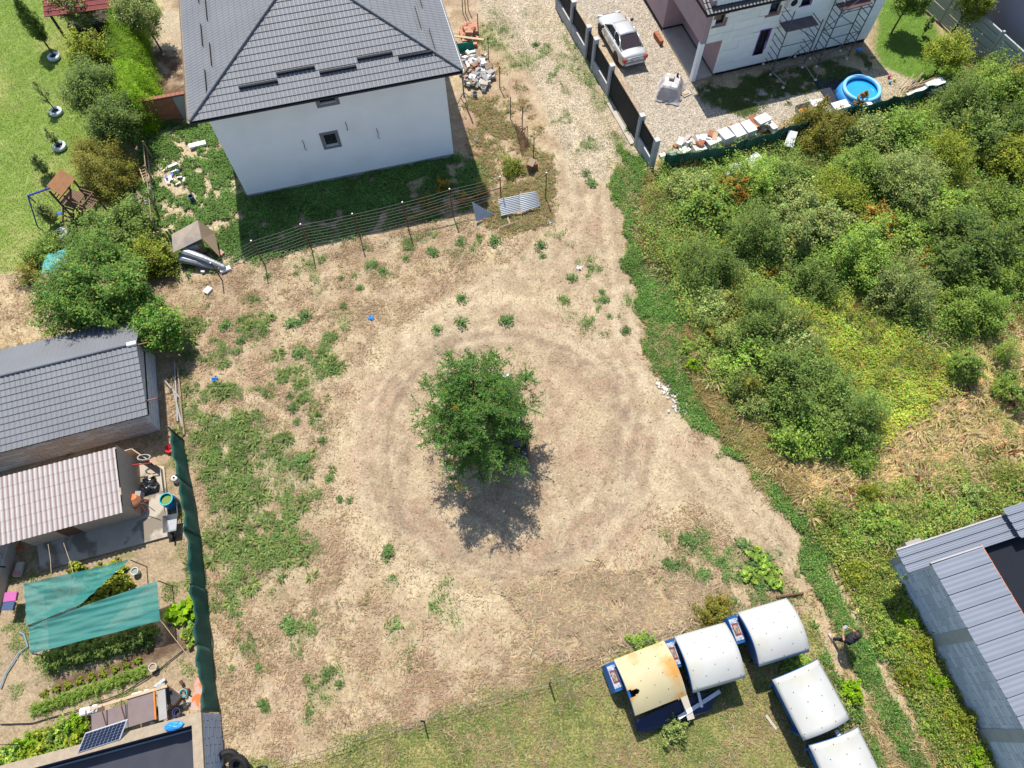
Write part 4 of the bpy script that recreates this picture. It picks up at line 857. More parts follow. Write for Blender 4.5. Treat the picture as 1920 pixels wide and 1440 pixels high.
meshfence('torn dark green mesh fence in front of the stacked white foam boards', [(1241, 322), (1345, 308), (1490, 262), (1530, 245), (1610, 228), (1700, 205), (1778, 175)], 1.35, seed=3, wav=.6)
M_wp = mat('white_pack', (.66, .66, .65), rough=.7, var=.05, vs_=2, col2=(.5, .16, .05), c2s=1.6, c2t=(.66, .70)); M_bl = mat('white_block_clean', (.70, .70, .70), rough=.75, var=.03)
packs = [ # px x, y, z, size, rz, label
 (1243, 290, .55, (.35, .25, .2), 20, 'small white foam offcut beside the end pillar of the gate fence', 0), (1262, 286, .5, (.5, .3, .25), 10, 'grey plastic wrapped bundle second along the mesh fence', 2),
 (1284, 280, .6, (.6, .45, .35), 35, 'white foam slab tilted on rubble at the low end of the mesh fence', 0), (1312, 276, .6, (.7, .5, .35), 15, 'flat white slab between tilted slab and topmost stacks', 0),
 (1338, 262, .75, (.75, .55, .45), 25, 'white foam slab with a small grey stone on top', 0),
 (1362, 250, .95, (.62, .85, .5), 24, 'white pack printed with orange marks at the left end of the long stack', 1), (1384, 243, .95, (.62, .85, .5), 24, 'white foam pack second in the long stack by the fence', 0),
 (1404, 236, .95, (.6, .85, .5), 24, 'white foam pack third in the long stack by the fence', 0), (1431, 222, .9, (.85, .6, .5), 30, 'white pack with black print at the right end of the long stack', 1), (1447, 232, .7, (.3, .9, .3), 20, 'narrow white slab leaning at the right end of the long stack', 0),
 (1535, 192, .55, (.95, .55, .4), 15, 'white foam block behind the orange leaved seedling', 0), (1577, 196, .85, (.95, .6, .55), 17, 'big square white foam block nearest the blue pool', 0), (1550, 207, .5, (.5, .4, .3), 40, 'small broken foam block left of the big square block', 0),
 (1626, 196, .7, (.7, .35, .25), 30, 'white crumpled board leaning at the foot of the pool', 0), (1722, 172, .8, (1.4, .4, .35), 22, 'long white foam bar on top of the mesh fence near the timber', 0), (1757, 157, .95, (1.2, .7, .45), 25, 'dirty white foam slab at the far right end of the mesh fence', 1)]
for x, y, z, s, rz, lb, k in packs:
    p = P(x, y, z); o = tag(B().obox((0, 0, 0), (s[0], s[1], s[2]), 0, rnd.uniform(-.12, .12), rnd.uniform(-.1, .1)).build('foam_block', (M_bl, M_wp, mat('grey_wrap', (.3, .34, .38), rough=.3))[k]), lb, 'foam block'); o.location = (p.x, p.y, z - s[2] / 2); o.rotation_euler = (0, 0, R(rz))
st = thing('rubble_bank', 'bank of broken boards and rubble heaped behind the mesh fence', 'rubble', P(1340, 285))
for i in range(120):
    u = i / 120; a = P(1262, 292).lerp(P(1440, 243), u) - st.location + Vector((rnd.uniform(-.3, .3), rnd.uniform(-.25, .3), 0)); B().obox((a.x, a.y, rnd.uniform(.1, .75)), (rnd.uniform(.2, .7), rnd.uniform(.15, .45), rnd.uniform(.05, .3)), rnd.random() * 3, rnd.uniform(-.4, .4), rnd.uniform(-.4, .4)).build('rubble_piece', (M_concl, M_wp, M_woodl, M_brick)[rnd.randrange(4)], st)
tb = thing('timber_pile', 'bundle of thin timber and branches lying over the mesh fence', 'timber', P(1690, 192))
for i in range(16):
    a = R(20 + rnd.uniform(-35, 30)); l = rnd.uniform(.7, 2.4); x, y = rnd.uniform(-.6, .3), rnd.uniform(-.25, .25); B().tube([(x, y, .6 + rnd.random() * .3), (x + math.cos(a) * l, y + math.sin(a) * l, .8 + rnd.random() * .2)], .03, 5).build('stick', (M_woodl, M_wood)[i % 2], tb)
mt = thing('mortar_tub', 'grey mortar tub with orange sand beside the foam blocks', 'tub', P(1506, 210, .2), R(20)); bb = B().add([(-.4, -.25, 0), (.4, -.25, 0), (.4, .25, 0), (-.4, .25, 0), (-.5, -.33, .35), (.5, -.33, .35), (.5, .33, .35), (-.5, .33, .35)], [(0, 1, 2, 3), (0, 1, 5, 4), (1, 2, 6, 5), (2, 3, 7, 6), (3, 0, 4, 7)]); bb.build('tub', mat('grey_tub', (.25, .27, .28), rough=.6), mt, solid=.02); B().ell((0, 0, .1), (.35, .22, .1), 10, 6, .2).build('sand', mat('orange_sand', (.5, .2, .08)), mt)
for i, (x, y, s, rz, lb) in enumerate([(1384, 312, (.9, .55), 15, 'white foam board half buried at the left in the thicket edge'), (1412, 298, (.9, .5), 30, 'white foam board highest of those dumped in the thicket'), (1403, 317, (.95, .75), -25, 'largest white foam board dumped in the thicket'), (1372, 325, (.9, .2), 25, 'narrow white foam strip dumped in the thicket'), (1432, 316, (.5, .35), 10, 'small pale foam scrap right of the dumped boards')]):
    o = tag(B().obox((0, 0, 0), (s[0], s[1], .08), 0, rnd.uniform(-.15, .15), rnd.uniform(-.2, .2)).build('foam_board', M_bl), lb, 'foam board'); p = P(x, y, .55); o.location = (p.x, p.y, .5 + i * .04); o.rotation_euler = (0, 0, R(rz))
o = tag(B().obox((0, 0, 0), (.5, .9, .1), 0, .5, 0).build('printed_sack', M_wp), 'crumpled white sack with orange print hanging over the mesh fence', 'sack'); p = P(1482, 262, .7); o.location = (p.x, p.y, .75); o.rotation_euler = (0, 0, R(-20))
for x, y, c_, lb, rr_ in ((1666, 146, (.7, .03, .2), 'pink sand toy on the play sand beside the pool', .1), (1668, 156, (.1, .4, .7), 'light blue toy on the play sand', .09), (1676, 152, (.6, .55, .05), 'yellow green toy between pink and blue toys', .09), (1711, 157, (.02, .1, .5), 'dark blue ball at the edge of the lawn', .1), (1609, 97, (.1, .3, .7), 'blue watering can by the corner of the insulated house', .16)):
    o = thing('toy', lb, 'toy', P(x, y)); B().ell((0, 0, rr_), (rr_, rr_ * .8, rr_), 8, 6).build('bowl', mat('toy_' + lb.split()[0], c_, rough=.4), o, smooth=True); B().tube([(rr_, 0, rr_), (rr_ * 2, 0, rr_ * 1.3)], .02, 5).build('handle', mat('toy_' + lb.split()[0], c_), o)
# covered bundle by the porch
bd = thing('covered_pallet', 'pallet of bags under crumpled pale plastic sheet near the porch pillar', 'pallet', P(1255, 172), R(72))
def bump_(u, v):
    x, y = (u - .5) * 2, (v - .5) * 2; e = max(abs(x), abs(y)); q = vnoise(np.array(u * 7.0 + 9), np.array(v * 7.0 + 9), 5)
    return Vector((x * .95 * (1 + .15 * e * q), y * .72 * (1 + .2 * e * q), max(0.0, .8 * (1 - ss(.55, 1.0, e))) + .10 * float(q) * (1 - e * .5)))
B().grid(bump_, 22, 18).build('plastic_sheet', mat('pale_plastic_sheet', (.46, .42, .41), rough=.35, var=.15, vs_=5, bump=.6, bs=9, spec=.5), bd); B().cbox((.1, .05, .88), (.4, .28, .16), .02).build('paper_bag', mat('grey_bag', (.38, .36, .3)), bd); B().box(.35, -.3, .86, .5, -.18, 1.0).build('pot', M_plin, bd)
for x, y, rz, lb in ((1255, 190, 5, 'pale flat board on gravel just below the covered pallet'), (1286, 176, 30, 'small stack of offcuts beside the porch pillar')):
    o = thing('board', lb, 'board', P(x, y), R(rz)); B().box(-.28, -.2, 0, .28, .2, .05).build('board', M_concl, o); B().box(-.2, -.1, .05, .15, .08, .1).build('offcut', M_woodl, o)
o = thing('brick_stack', 'short stack of red bricks against the edge of the porch slab', 'bricks', P(1243, 84), R(108))
for i in range(6): piece('brick', M_brick, o, (i % 3) * .33, 0, (i // 3) * .16, (i % 3) * .33 + .31, .24, (i // 3) * .16 + .15)
# ---------------------------------------------------------------- right of the big house: pile, posts, rebar
o = thing('brick_pile', 'loose pile of orange hollow bricks by the gravel road', 'bricks', P(882, 68))
for i in range(46):
    k = i // 16; a = rnd.random() * 6.3; r_ = (1 - k * .3) * rnd.random() ** .5; x, y = math.cos(a) * .55 * r_, math.sin(a) * 1.15 * r_
    B().obox((x, y, .12 + k * .2), (.36, .24, .22), rnd.uniform(-.3, .3) + .15, rnd.uniform(-.15, .15), rnd.uniform(-.1, .1)).build('brick', (mat('pale_orange_brick', (.44, .22, .14), rough=.9, var=.12), M_br2)[rnd.random() > .75], o)
o = thing('plank', 'weathered plank lying over the green bin by the brick pile', 'plank', P(884, 72, .85)); o.location = P(880, 70, .8); B().obox((0, 0, 0), (1.9, .16, .05), R(-12)).build('board', M_woodl, o)
o.location = P(879, 71, .8)
o = thing('green_crate', 'open teal green crate between brick pile and rubble heap', 'crate', P(868, 92), R(8)); o.location = P(872, 96, 0)
B().box(-.95, -.03, 0, .55, .03, .62).build('side', mat('teal_plastic', (.0, .17, .12), rough=.6, var=.15), o); B().box(.5, .03, 0, .55, .55, .62).build('side', MC['teal_plastic'], o); B().obox((-.6, .25, .45), (.35, .2, .12), .3).build('orange_net', mat('orange_net', (.8, .16, .03)), o)
o = thing('rubble_heap', 'heap of broken foam, boards, bricks and buckets beside the big house', 'rubble', P(893, 135))
for i in range(110):
    y = rnd.uniform(-1.35, 1.35); x = rnd.gauss(-.05, .38) - y * .05; k = rnd.random(); m_ = (M_wp, M_bl, M_conc, M_br2, M_concl, M_wood)[rnd.randrange(6)]
    B().obox((x, y, rnd.uniform(.04, .4)), (rnd.uniform(.15, .55), rnd.uniform(.12, .45), rnd.uniform(.04, .22)), rnd.random() * 3, rnd.uniform(-.5, .5), rnd.uniform(-.5, .5)).build('rubble_piece', m_, o)
def bucket(label, px, mcol, r=.15, h=.28, z=0, fill=None):
    o = thing('bucket', label, 'bucket', P(px[0], px[1]) + Vector((0, 0, z))); m_ = mat('bucket_' + str(mcol), mcol, rough=.5)
    B().lathe([(r * .8, 0), (r * .98, h), (r * 1.06, h), (r * 1.06, h - .03)], 18, caps=False).lathe([(r * .8, .01), (0.0, .01)], 18, caps=False).build('pail', m_, o, smooth=False, solid=.008)
    B().tube([(r * math.cos(a), r * .3 * math.sin(a) - .02, h + abs(math.sin(a)) * .05) for a in np.linspace(0, math.pi, 9)], .006, 4).build('handle', M_steel, o)
    if fill: B().lathe([(0, h * .75), (r * .9, h * .75)], 16, caps=False).build('contents', mat('fill_' + str(fill), fill, rough=.3), o)
bucket('grey paint bucket at the foot of the rubble heap beside the house', (891, 181), (.28, .29, .28)); bucket('white bucket lying nearest the fence end of the rubble heap', (907, 170), (.6, .6, .58)); bucket('white bucket with water next to the black net shadow by the small shed', (258, 1073), (.62, .66, .62), fill=(.25, .3, .25)); bucket('white bucket of soil at the end of the carrot bed', (292, 1252), (.6, .6, .55), fill=(.35, .25, .14)); bucket('small orange bowl in the corner under the pale roof', (38, 1028), (.6, .18, .05), .12, .1)
M_gp = mat('green_fence_post', (.03, .075, .05), rough=.6)
for i, (x, y) in enumerate([(868, 25), (873, 25), (878, 19), (897, 68), (916, 112), (937, 165), (957, 222), (979, 243), (1000, 297)]):
    o = thing('fence_post', ORD[i] + ' thin green steel post counting down the road side of the house plot', 'post', P(x, y), 0, 'green posts along the right side of the house plot'); h = 1.5; B().tube([(0, 0, -.1), (.02, .02, h)], .03, 6).build('post', M_gp, o); B().lathe([(0, 0), (.035, 0), (.035, .03), (0, .03)], 8, (.02, .02, h)).build('cap', M_black, o)
rb = thing('rusty_frame_stack', 'rusty steel frames leaning between the green posts at the road edge', 'metal frames', P(973, 262))
for i in range(7): B().tube([(-.25 + i * .07, 1.2 - i * .1, .05 + .1 * (i % 2)), (-.1 + i * .1, .1, .9 - .1 * (i % 3)), (.15 + i * .06, -1.3 + .1 * i, .1)], .025, 5).build('bar', M_rust, rb)
bs = thing('brick_stand', 'small stand of bricks with a pale board on top at the plot corner', 'stand', P(990, 322), R(15))
for i in range(6): piece('brick', M_br2, bs, (i % 2) * .3, (i // 4) * .2, ((i // 2) % 2) * .22, (i % 2) * .3 + .28, (i // 4) * .2 + .2, ((i // 2) % 2) * .22 + .21)
B().obox((.25, .15, .5), (.55, .35, .05), .9, .15).build('board', M_wood, bs)
# ---------------------------------------------------------------- wire fence at the top of the field
wf_ = thing('wire_fence', 'rusty post and strand wire fence between the house plot and the dry field', 'fence', P(497.5, 499))
pts = [P(417, 526), P(497.5, 499), P(585, 469), P(677, 450), P(766, 429), P(850, 405), P(940, 380), P(1023, 373)]; hs = [1.5, 2.1, 2.1, 2.1, 2.1, 2.1, 2.0, 2.0]; off = wf_.location
tops = []
for p, h in zip(pts, hs):
    a = p - off; b = a + Vector((-.02, .03, h)); B().tube([a - Vector((0, 0, .1)), b], .032, 6).build('post', M_rust, wf_); B().lathe([(0, 0), (.04, 0), (.04, .03), (0, .03)], 8, tuple(b)).build('cap', M_white, wf_); tops.append((a, b))
for k in range(9):
    f_ = .97 - k * .105
    for i in range(len(pts) - 2 if k < 8 else len(pts) - 4):
        A, B_ = tops[i][0].lerp(tops[i][1], f_), tops[i + 1][0].lerp(tops[i + 1][1], f_); B().tube([A, (A + B_) / 2 - Vector((0, 0, .03 + .02 * (k % 3))), B_], .007, 3).build('wire', mat('old_wire', (.22, .20, .18), rough=.6, metal=.3), wf_)
B().tube([tops[4][0] + Vector((0, 0, .8)), tops[6][0] + Vector((0, 0, 1.2))], .03, 6).build('rail', M_rust, wf_)
M_cor = mat('corrugated_metal', (.46, .48, .50), rough=.4, metal=.2, var=.08, vs_=1.5)
def corr(label, quad, amp=.012, n=60, z=(.25, .25, .9, .9)):
    w = [P(quad[i][0], quad[i][1], z[i]) for i in range(4)]; o = thing('metal_sheet', label, 'metal sheet', Vector((w[0].x, w[0].y, 0))); off = o.location
    def fn(u, v): p = w[0].lerp(w[1], u).lerp(w[3].lerp(w[2], u), v) - off; return p + Vector((0, -.3, .8)) * (amp * math.sin(v * n))
    B().grid(fn, 8, 70).build('sheet', M_cor, o, solid=.008); return o
corr('left corrugated white metal sheet leaning on the wire fence', [(940, 405), (976, 396), (974, 366), (934, 374)]); corr('right corrugated white metal sheet leaning on the wire fence', [(977, 398), (1013, 386), (1006, 359), (974, 364)])
tr = thing('triangular_panel', 'triangular pale grey panel leaning on the wire fence left of the metal sheets', 'panel', Vector((P(893, 415).x, P(893, 415).y, 0))); w = [P(893, 415, .1), P(926, 402, .1), P(905, 390, .6), P(885, 378, 1.2)]; B().poly([p - tr.location for p in w]).build('panel', mat('grey_panel', (.40, .44, .50), rough=.6), tr, solid=.04)
for a, b, lb in (((935, 428), (972, 415), 'weathered plank on the dry grass below the metal sheets'), ((950, 402), (956, 420), 'short pale lath sticking out under the metal sheets')):
    p, q = P(*a, .05), P(*b, .05); o = thing('plank', lb, 'plank', p); B().tube([(0, 0, .03), q - p + Vector((0, 0, .03))], .05, 4).build('board', M_woodl, o)
# ---------------------------------------------------------------- hutch, foil rolls, slabs
hu = thing('hutch', 'small wooden animal hutch with a felted pitched roof', 'hutch', P(352, 480), R(22)); hu.location = P(356, 486)
hu_l = lambda x, y, z: loc2(hu, x, y, z)
B().box(-.1, 0, .15, .95, 1.2, .85).build('wall', M_wood, hu)
a, b, c, d = hu_l(325, 474, 1.0), hu_l(378, 448, 1.2), hu_l(371, 413, 1.5), hu_l(322, 440, 1.1)
B().poly([a, b, c, d]).build('roof_board', mat('felt_roof', (.33, .27, .21), rough=.95, var=.1, fine=.2, fs=30, col2=(.22, .2, .2), c2s=.9), hu, solid=.04)
e, f_ = hu_l(412, 482, .35), hu_l(402, 436, .6); B().poly([b + Vector((.02, 0, 0)), e, f_, c + Vector((.02, 0, 0))]).build('roof_board', M_wood, hu, solid=.03)
B().box(-.1, -.06, .55, .75, 0, .9).build('sheet_front', mat('pale_sheet', (.32, .34, .35)), hu)
fr_ = mat('silver_foil', (.30, .32, .35), rough=.5, metal=.4, var=.25, vs_=6, bump=.8, bs=12)
for (a, b, lb, z) in (((345, 472), (420, 500), 'upper crumpled silver foil roll beside the hutch', .75), ((338, 484), (405, 502), 'lower crumpled silver foil roll beside the hutch', .5)):
    p, q = P(*a, z), P(*b, z * .4); o = thing('foil_roll', lb, 'foil roll', Vector((p.x, p.y, 0))); B().tube([(0, 0, z), Vector(((q - p).x * .5, (q - p).y * .5, z * .8)), Vector(((q - p).x, (q - p).y, z * .35))], .24, 10, .12).build('roll', fr_, o)
for x, y, s, rz, lb in ((424, 507, (.55, .24, .12), 25, 'white foam block at the corner post of the wire fence'), (372, 274, (.95, .3, .14), 20, 'long white foam block in the weeds left of the big house'), (326, 313, (.55, .15, .12), 35, 'thin cream foam offcut among the weeds'), (416, 476, (.3, .25, .1), -40, 'small pink brick beside the hutch'), (382, 511, (.18, .12, .1), 0, 'small green white scrap behind the hutch'), (391, 546, (.4, .3, .1), 60, 'pale crumpled scrap on the dry ground below the hutch')):
    o = tag(B().obox((0, 0, s[2] / 2), s, 0, .08, .05).build('foam_block', M_bl if 'pink' not in lb else mat('pink_brick', (.45, .25, .2))), lb, 'foam block'); o.location = P(x, y) + Vector((0, 0, .05)); o.rotation_euler = (0, 0, R(rz))
o = thing('pipe_stub', 'short dark blue plastic pipe standing in the yard left of the big house', 'pipe', P(364, 379)); B().lathe([(.13, 0), (.13, .5), (.16, .5), (.16, .42), (.11, .42), (.11, .05)], 16, caps=False).build('pipe', mat('navy_pipe', (.02, .07, .14), rough=.4), o)
cr = thing('litter_pile', 'torn white plastic film and scraps lying in the weeds', 'litter', P(330, 330))
for i in range(14): B().obox((rnd.gauss(0, .35), rnd.gauss(0, .3), .1), (rnd.uniform(.1, .4), rnd.uniform(.06, .2), .02), rnd.random() * 3, rnd.uniform(-.4, .4)).build('scrap', (M_bl, M_bl, mat('blue_film', (.1, .2, .6)))[i % 3], cr)
fl = thing('ladder', 'short pale wooden ladder lying along the boundary of the lawn', 'ladder', P(283, 330), R(115))
for s in (0, .35): B().box(-.7, s, .3, .7, s + .05, .35).build('rail', M_woodl, fl)
for i in range(6): B().box(-.6 + i * .22, .05, .31, -.56 + i * .22, .35, .34).build('rung', M_woodl, fl)
wp = thing('wood_pile', 'loose heap of logs and stones between lawn and house yard', 'logs', P(262, 392))
for i in range(60): 
    x, y = rnd.gauss(0, .42), rnd.gauss(0, .75)
    if i % 3: B().ell((x - y * .2, y, .12), (rnd.uniform(.06, .16), rnd.uniform(.06, .14), rnd.uniform(.06, .14)), 7, 5, .2).build('stone', (M_concl, mat('grey_stone', (.25, .24, .23), rough=.9))[i % 2], wp)
    else: B().tube([(x - y * .2, y, .2), (x - y * .2 + rnd.uniform(-.3, .3), y + rnd.uniform(-.4, .4), .22)], .05, 6).build('log', M_wood, wp)
pf2 = thing('picket_fence', 'row of short raw pickets beside the vine arbour', 'fence', P(310, 452), R(15))
for i in range(9): B().box(-.85 + i * .19, 0, 0, -.75 + i * .19, .04, rnd.uniform(.6, .95)).build('picket', M_woodl, pf2)
bn_ = thing('rail_fence', 'leaning grey timber posts and wire along the left boundary of the yard', 'fence', P(288, 300)); 
for a, b in (((288, 300), .0), ((291, 345), .0), ((296, 395), 0), ((299, 440), 0)):
    p = P(*a) - bn_.location; B().tube([p, p + Vector((.05, .05, 1.4))], .045, 6).build('post', M_wood, bn_)
p0, p1 = P(283, 290) - bn_.location, P(300, 440) - bn_.location
for z in (.5, .95): B().tube([p0 + Vector((0, 0, z)), p1 + Vector((0, 0, z))], .03, 5).build('rail', M_wood, bn_)
# ---------------------------------------------------------------- play tower and swing
pt = thing('play_tower', 'wooden play tower with orange board roof, balcony and steps on the lawn', 'play tower', P(134, 405), R(-22)); OW = mat('orange_wood', (.42, .20, .09), rough=.7, var=.12, vs_=4, fine=.1); DW = mat('brown_play_wood', (.15, .085, .05), rough=.7, var=.15, vs_=4)
for x in (0, .95):
    for y in (0, .95): B().box(x - .045, y - .045, 0, x + .045, y + .045, 2.2 if y > .5 else 2.0).build('post', DW, pt)
for i in range(8): B().box(-.05 + i * .13, -.05, 1.05, .06 + i * .13, 1.0, 1.09).build('deck_board', DW, pt)
for k in range(6):
    B().obox((-.02 + .09 * k, .45, 2.25 + k * .085), (.12, 1.2, .025), 0, 0, -.75).build('roof_board', OW, pt); B().obox((.97 - .09 * k, .45, 2.25 + k * .085), (.12, 1.2, .025), 0, 0, .75).build('roof_board', OW, pt)
for i in range(6): B().box(1.05 + i * .13, .0, 1.0, 1.15 + i * .13, .9, 1.04).build('balcony_board', DW, pt)
for y in (0, .9): 
    for z in (1.3, 1.6): B().box(1.0, y - .02, z, 1.85, y + .02, z + .07).build('balcony_rail', DW, pt)
for x in (1.83,): 
    for y in (0, .9): B().box(x - .04, y - .04, 0, x + .04, y + .04, 1.65).build('post', DW, pt)
B().box(1.81, .0, 1.58, 1.85, .9, 1.65).build('balcony_rail', DW, pt)
for k in range(6): B().box(.15, -.12 - k * .16, .9 - k * .17, .85, -.04 - k * .16, .94 - k * .17).build('step', DW, pt)
for x in (.15, .83): B().obox((x, -.5, .48), (.04, 1.35, .08), 0, R(45)).build('step_string', DW, pt)
for z in (1.2, 1.4, 1.6): B().box(-.03, .0, z, .0, .95, z + .08).build('rail', OW, pt)
ba = tag(B().ell((0, 0, .3), (.3, .3, .3), 16, 10).build('ball', mat('pale_ball', (.62, .62, .55), rough=.5), smooth=True), 'large pale ball lying behind the orange play tower roof', 'ball'); ba.location = P(127, 352, .3) + Vector((0, 0, -.0))
sw = thing('swing_frame', 'blue steel swing frame with one blue seat beside the play tower', 'swing', P(70, 424), 0); BL = mat('blue_steel', (.03, .06, .32), rough=.4); g = lambda x, y, z: P(x, y, z) - sw.location
a = g(52, 367, 2.0); b = g(96, 352, 2.0); B().tube([a, b], .05, 8).build('top_bar', BL, sw); B().tube([a, g(70, 424, 0)], .035, 6).build('leg', BL, sw); B().tube([a, g(92, 402, 0)], .035, 6).build('leg', BL, sw)
m1, m2 = a.lerp(b, .35), a.lerp(b, .62); s1, s2 = Vector((m1.x + .1, m1.y - .1, .4)), Vector((m2.x + .1, m2.y - .1, .4))
B().tube([m1, s1], .01, 4).build('rope', M_wood, sw); B().tube([m2, s2], .01, 4).build('rope', M_wood, sw); c = (s1 + s2) / 2; B().cbox((c.x, c.y, .38), (.42, .18, .035), .012, .4).build('seat', mat('blue_seat', (.02, .12, .6), rough=.4), sw)
tk = tag(B().cbox((0, 0, .06), (.5, .3, .22), .05).build('toy_truck', M_plin), 'dark toy vehicle on the lawn right of the play tower', 'toy'); tk.location = P(161, 358); 
gs_ = thing('garden_rocks', 'low grey rocks beside the lowest white tyre planter', 'rocks', P(133, 436))
for i in range(5): B().ell((i * .3 - .4 + (i == 4) * .8, (i % 2) * .15, .1), (.22, .16, .14), 8, 6, .15).build('rock', mat('blue_grey_rock', (.22, .23, .26), rough=.9), gs_)
M_tw = mat('white_painted_tyre', (.55, .60, .62), rough=.6, var=.08, vs_=6)
def tyre(root_name, label, cat, loc, r=.33, m=M_tw, rot=None, soil=True, wdt=.11):
    o = thing(root_name, label, cat, loc); n = 28
    t_ = B().lathe([(r * .55, .02), (r * .8, 0), (r, .04), (r * 1.02, .1), (r, wdt * 2 - .04), (r * .8, wdt * 2), (r * .55, wdt * 2 - .03), (r * .62, wdt)], n, caps=False)
    for i in range(n): a = i * 2 * math.pi / n; t_.obox((math.cos(a) * r * 1.02, math.sin(a) * r * 1.02, wdt), (.02, r * .13, wdt * 1.3), a)
    x = t_.build('tyre', m, o)
    if soil: B().lathe([(0, .09), (r * .6, .07)], 14, caps=False).build('soil', mat('dark_soil', (.07, .05, .035)), o)
    if rot: o.rotation_euler = rot
    return o
for (x, y, lb) in ((103, 109, 'uppermost white tyre planter holding the tallest leaning sapling'), (107, 212, 'second white tyre planter down the lawn with a thin sapling'), (114, 277, 'third white tyre planter down the lawn with a sparse seedling'), (117, 440, 'lowest white tyre planter beside the grey rocks')): tyre('tyre_planter', lb, 'planter', P(x, y), .36)
tyre('tyre', 'upright black tyre nearest the corner of the block wall, bottom left', 'tyre', P(430, 1424) + Vector((0, 0, .08)), .42, M_black, (.35, .2, 0), False); tyre('tyre', 'black tyre leaning on another, right of the block wall', 'tyre', P(456, 1432) + Vector((0, 0, .22)), .42, M_black, (.5, -.35, 0), False)
# ---------------------------------------------------------------- left garden
meshfence('tall dark green shade mesh fence along the left side of the field', [(345, 826), (358, 900), (370, 960), (379, 1030), (390, 1130), (400, 1240), (411, 1334)], 1.65, seed=6, sag=.05, wav=.6)
lg = thing('grey_planks', 'grey weathered planks and poles lying in a line above the mesh fence', 'planks', P(330, 740))
for i, (a, b) in enumerate((((327, 680), (333, 790)), ((333, 690), (340, 760)), ((325, 730), (342, 800)), ((338, 745), (345, 815)), ((310, 715), (336, 745)))):
    p, q = P(*a, .1) - lg.location, P(*b, .1) - lg.location; B().tube([p + Vector((0, 0, .02 * i)), q], .05, 5).build('pole', (M_conc, M_wood)[i % 2], lg)
bl_ = thing('water_barrel', 'blue open top barrel full of green water beside the mesh fence', 'barrel', P(327, 946)); M_bar = mat('barrel_blue', (.01, .13, .36), rough=.45, var=.06)
B().lathe([(.24, 0), (.28, .1), (.30, .4), (.28, .75), (.26, .82)], 28, caps=False).build('drum', M_bar, bl_, smooth=True, solid=.01); B().tube([(.27 * math.cos(a), .27 * math.sin(a), .82) for a in np.linspace(0, 2 * math.pi, 29)[:-1]], .03, 6, closed=True).build('rim', mat('turquoise_rim', (.01, .42, .52), rough=.4), bl_, smooth=True); B().lathe([(0, .72), (.26, .72)], 24, caps=False).build('water', mat('green_water', (.16, .24, .06), rough=.15), bl_)
cm = thing('cement_mixer', 'orange cement mixer standing on the slab beside the pale roofed shed', 'cement mixer', P(266, 952)); M_orr = mat('mixer_orange', (.62, .16, .04), rough=.5, var=.15, vs_=4, col2=(.35, .2, .13), c2s=4)
dm = B().lathe([(.12, -.3), (.3, -.18), (.34, .0), (.30, .12), (.17, .32)], 22, caps=True).build('drum', M_orr, cm, smooth=False); dm.location = (0, .05, .75); dm.rotation_euler = (R(-25), R(10), 0)
B().lathe([(.345, -.02), (.36, -.02), (.36, .02), (.345, .02)], 24, caps=False).build('gear_ring', M_dark, dm)
for x in (-.28, .28): B().tube([(x, .35, 0), (x, 0, .75)], .03, 6).build('leg', M_orr, cm); B().tube([(x, -.3, 0), (x, 0, .75)], .03, 6).build('leg', M_orr, cm)
B().tube([(-.28, -.3, .05), (.28, -.3, .05)], .03, 6).build('leg_tie', M_orr, cm); B().tube([(.25 * math.cos(a) - .1, -.4, .5 + .18 * math.sin(a)) for a in np.linspace(0, 2 * math.pi, 17)[:-1]], .016, 5, closed=True).build('hand_wheel', M_orr, cm); B().obox((.1, .38, .6), (.25, .3, .35)).build('motor_box', M_conc, cm)
B().tube([(.2, 0, .8), (.6, -.1, .85), (.95, -.35, .6)], .018, 5).build('tilt_arm', M_rust, cm)
bgp = thing('black_bags', 'heap of black plastic bags and dark cloth in the board pen', 'bags', P(286, 910))
for i in range(5): B().ell((rnd.uniform(-.35, .35), rnd.uniform(-.3, .25), .18), (.3, .25, .2), 10, 7, .22).build('bag', mat('black_plastic', (.012, .014, .018), rough=.35, spec=.5), bgp)
B().obox((.05, .3, .4), (.2, .12, .05), .6).build('board', M_woodl, bgp)
hp = thing('hose_coil', 'grey plastic hose coil hanging on the board pen', 'hose', P(270, 858, .8)); B().tube([(.3 * math.cos(a), .15 * math.sin(a), .02 * math.sin(3 * a)) for a in np.linspace(0, 2 * math.pi, 25)[:-1]], .022, 5, closed=True).tube([(.27 * math.cos(a) + .02, .13 * math.sin(a), .05) for a in np.linspace(0, 2 * math.pi, 25)[:-1]], .02, 5, closed=True).build('coil', mat('grey_hose', (.4, .4, .38)), hp)
B().tube([P(238, 873, .75) - hp.location, P(285, 868, .78) - hp.location], .03, 6).build('red_pole', mat('red_pole', (.35, .03, .03)), hp)
wbw = thing('wheelbarrow', 'grey metal wheelbarrow by the mesh fence below the blue barrel', 'wheelbarrow', P(328, 985), R(-80)); B().add([(-.2, -.22, .25), (.25, -.18, .22), (.25, .18, .22), (-.2, .22, .25), (-.35, -.32, .5), (.42, -.28, .5), (.42, .28, .5), (-.35, .32, .5)], [(0, 1, 2, 3), (0, 1, 5, 4), (1, 2, 6, 5), (2, 3, 7, 6), (3, 0, 4, 7)]).build('tray', M_steel, wbw, solid=.012)
for s in (-.25, .25): B().tube([(.55, s * .3, .18), (-.2, s, .28), (-.85, s * 1.1, .5)], .018, 6).build('handle', M_steel, wbw); B().tube([(-.2, s, .28), (-.25, s, 0)], .016, 5).build('leg', M_steel, wbw)
B().lathe([(0, -.03), (.17, -.04), (.18, 0), (.17, .04), (0, .03)], 16).build('wheel', M_black, wbw).location = (.6, 0, .18); wbw.children[-1].rotation_euler = (R(90), 0, 0)
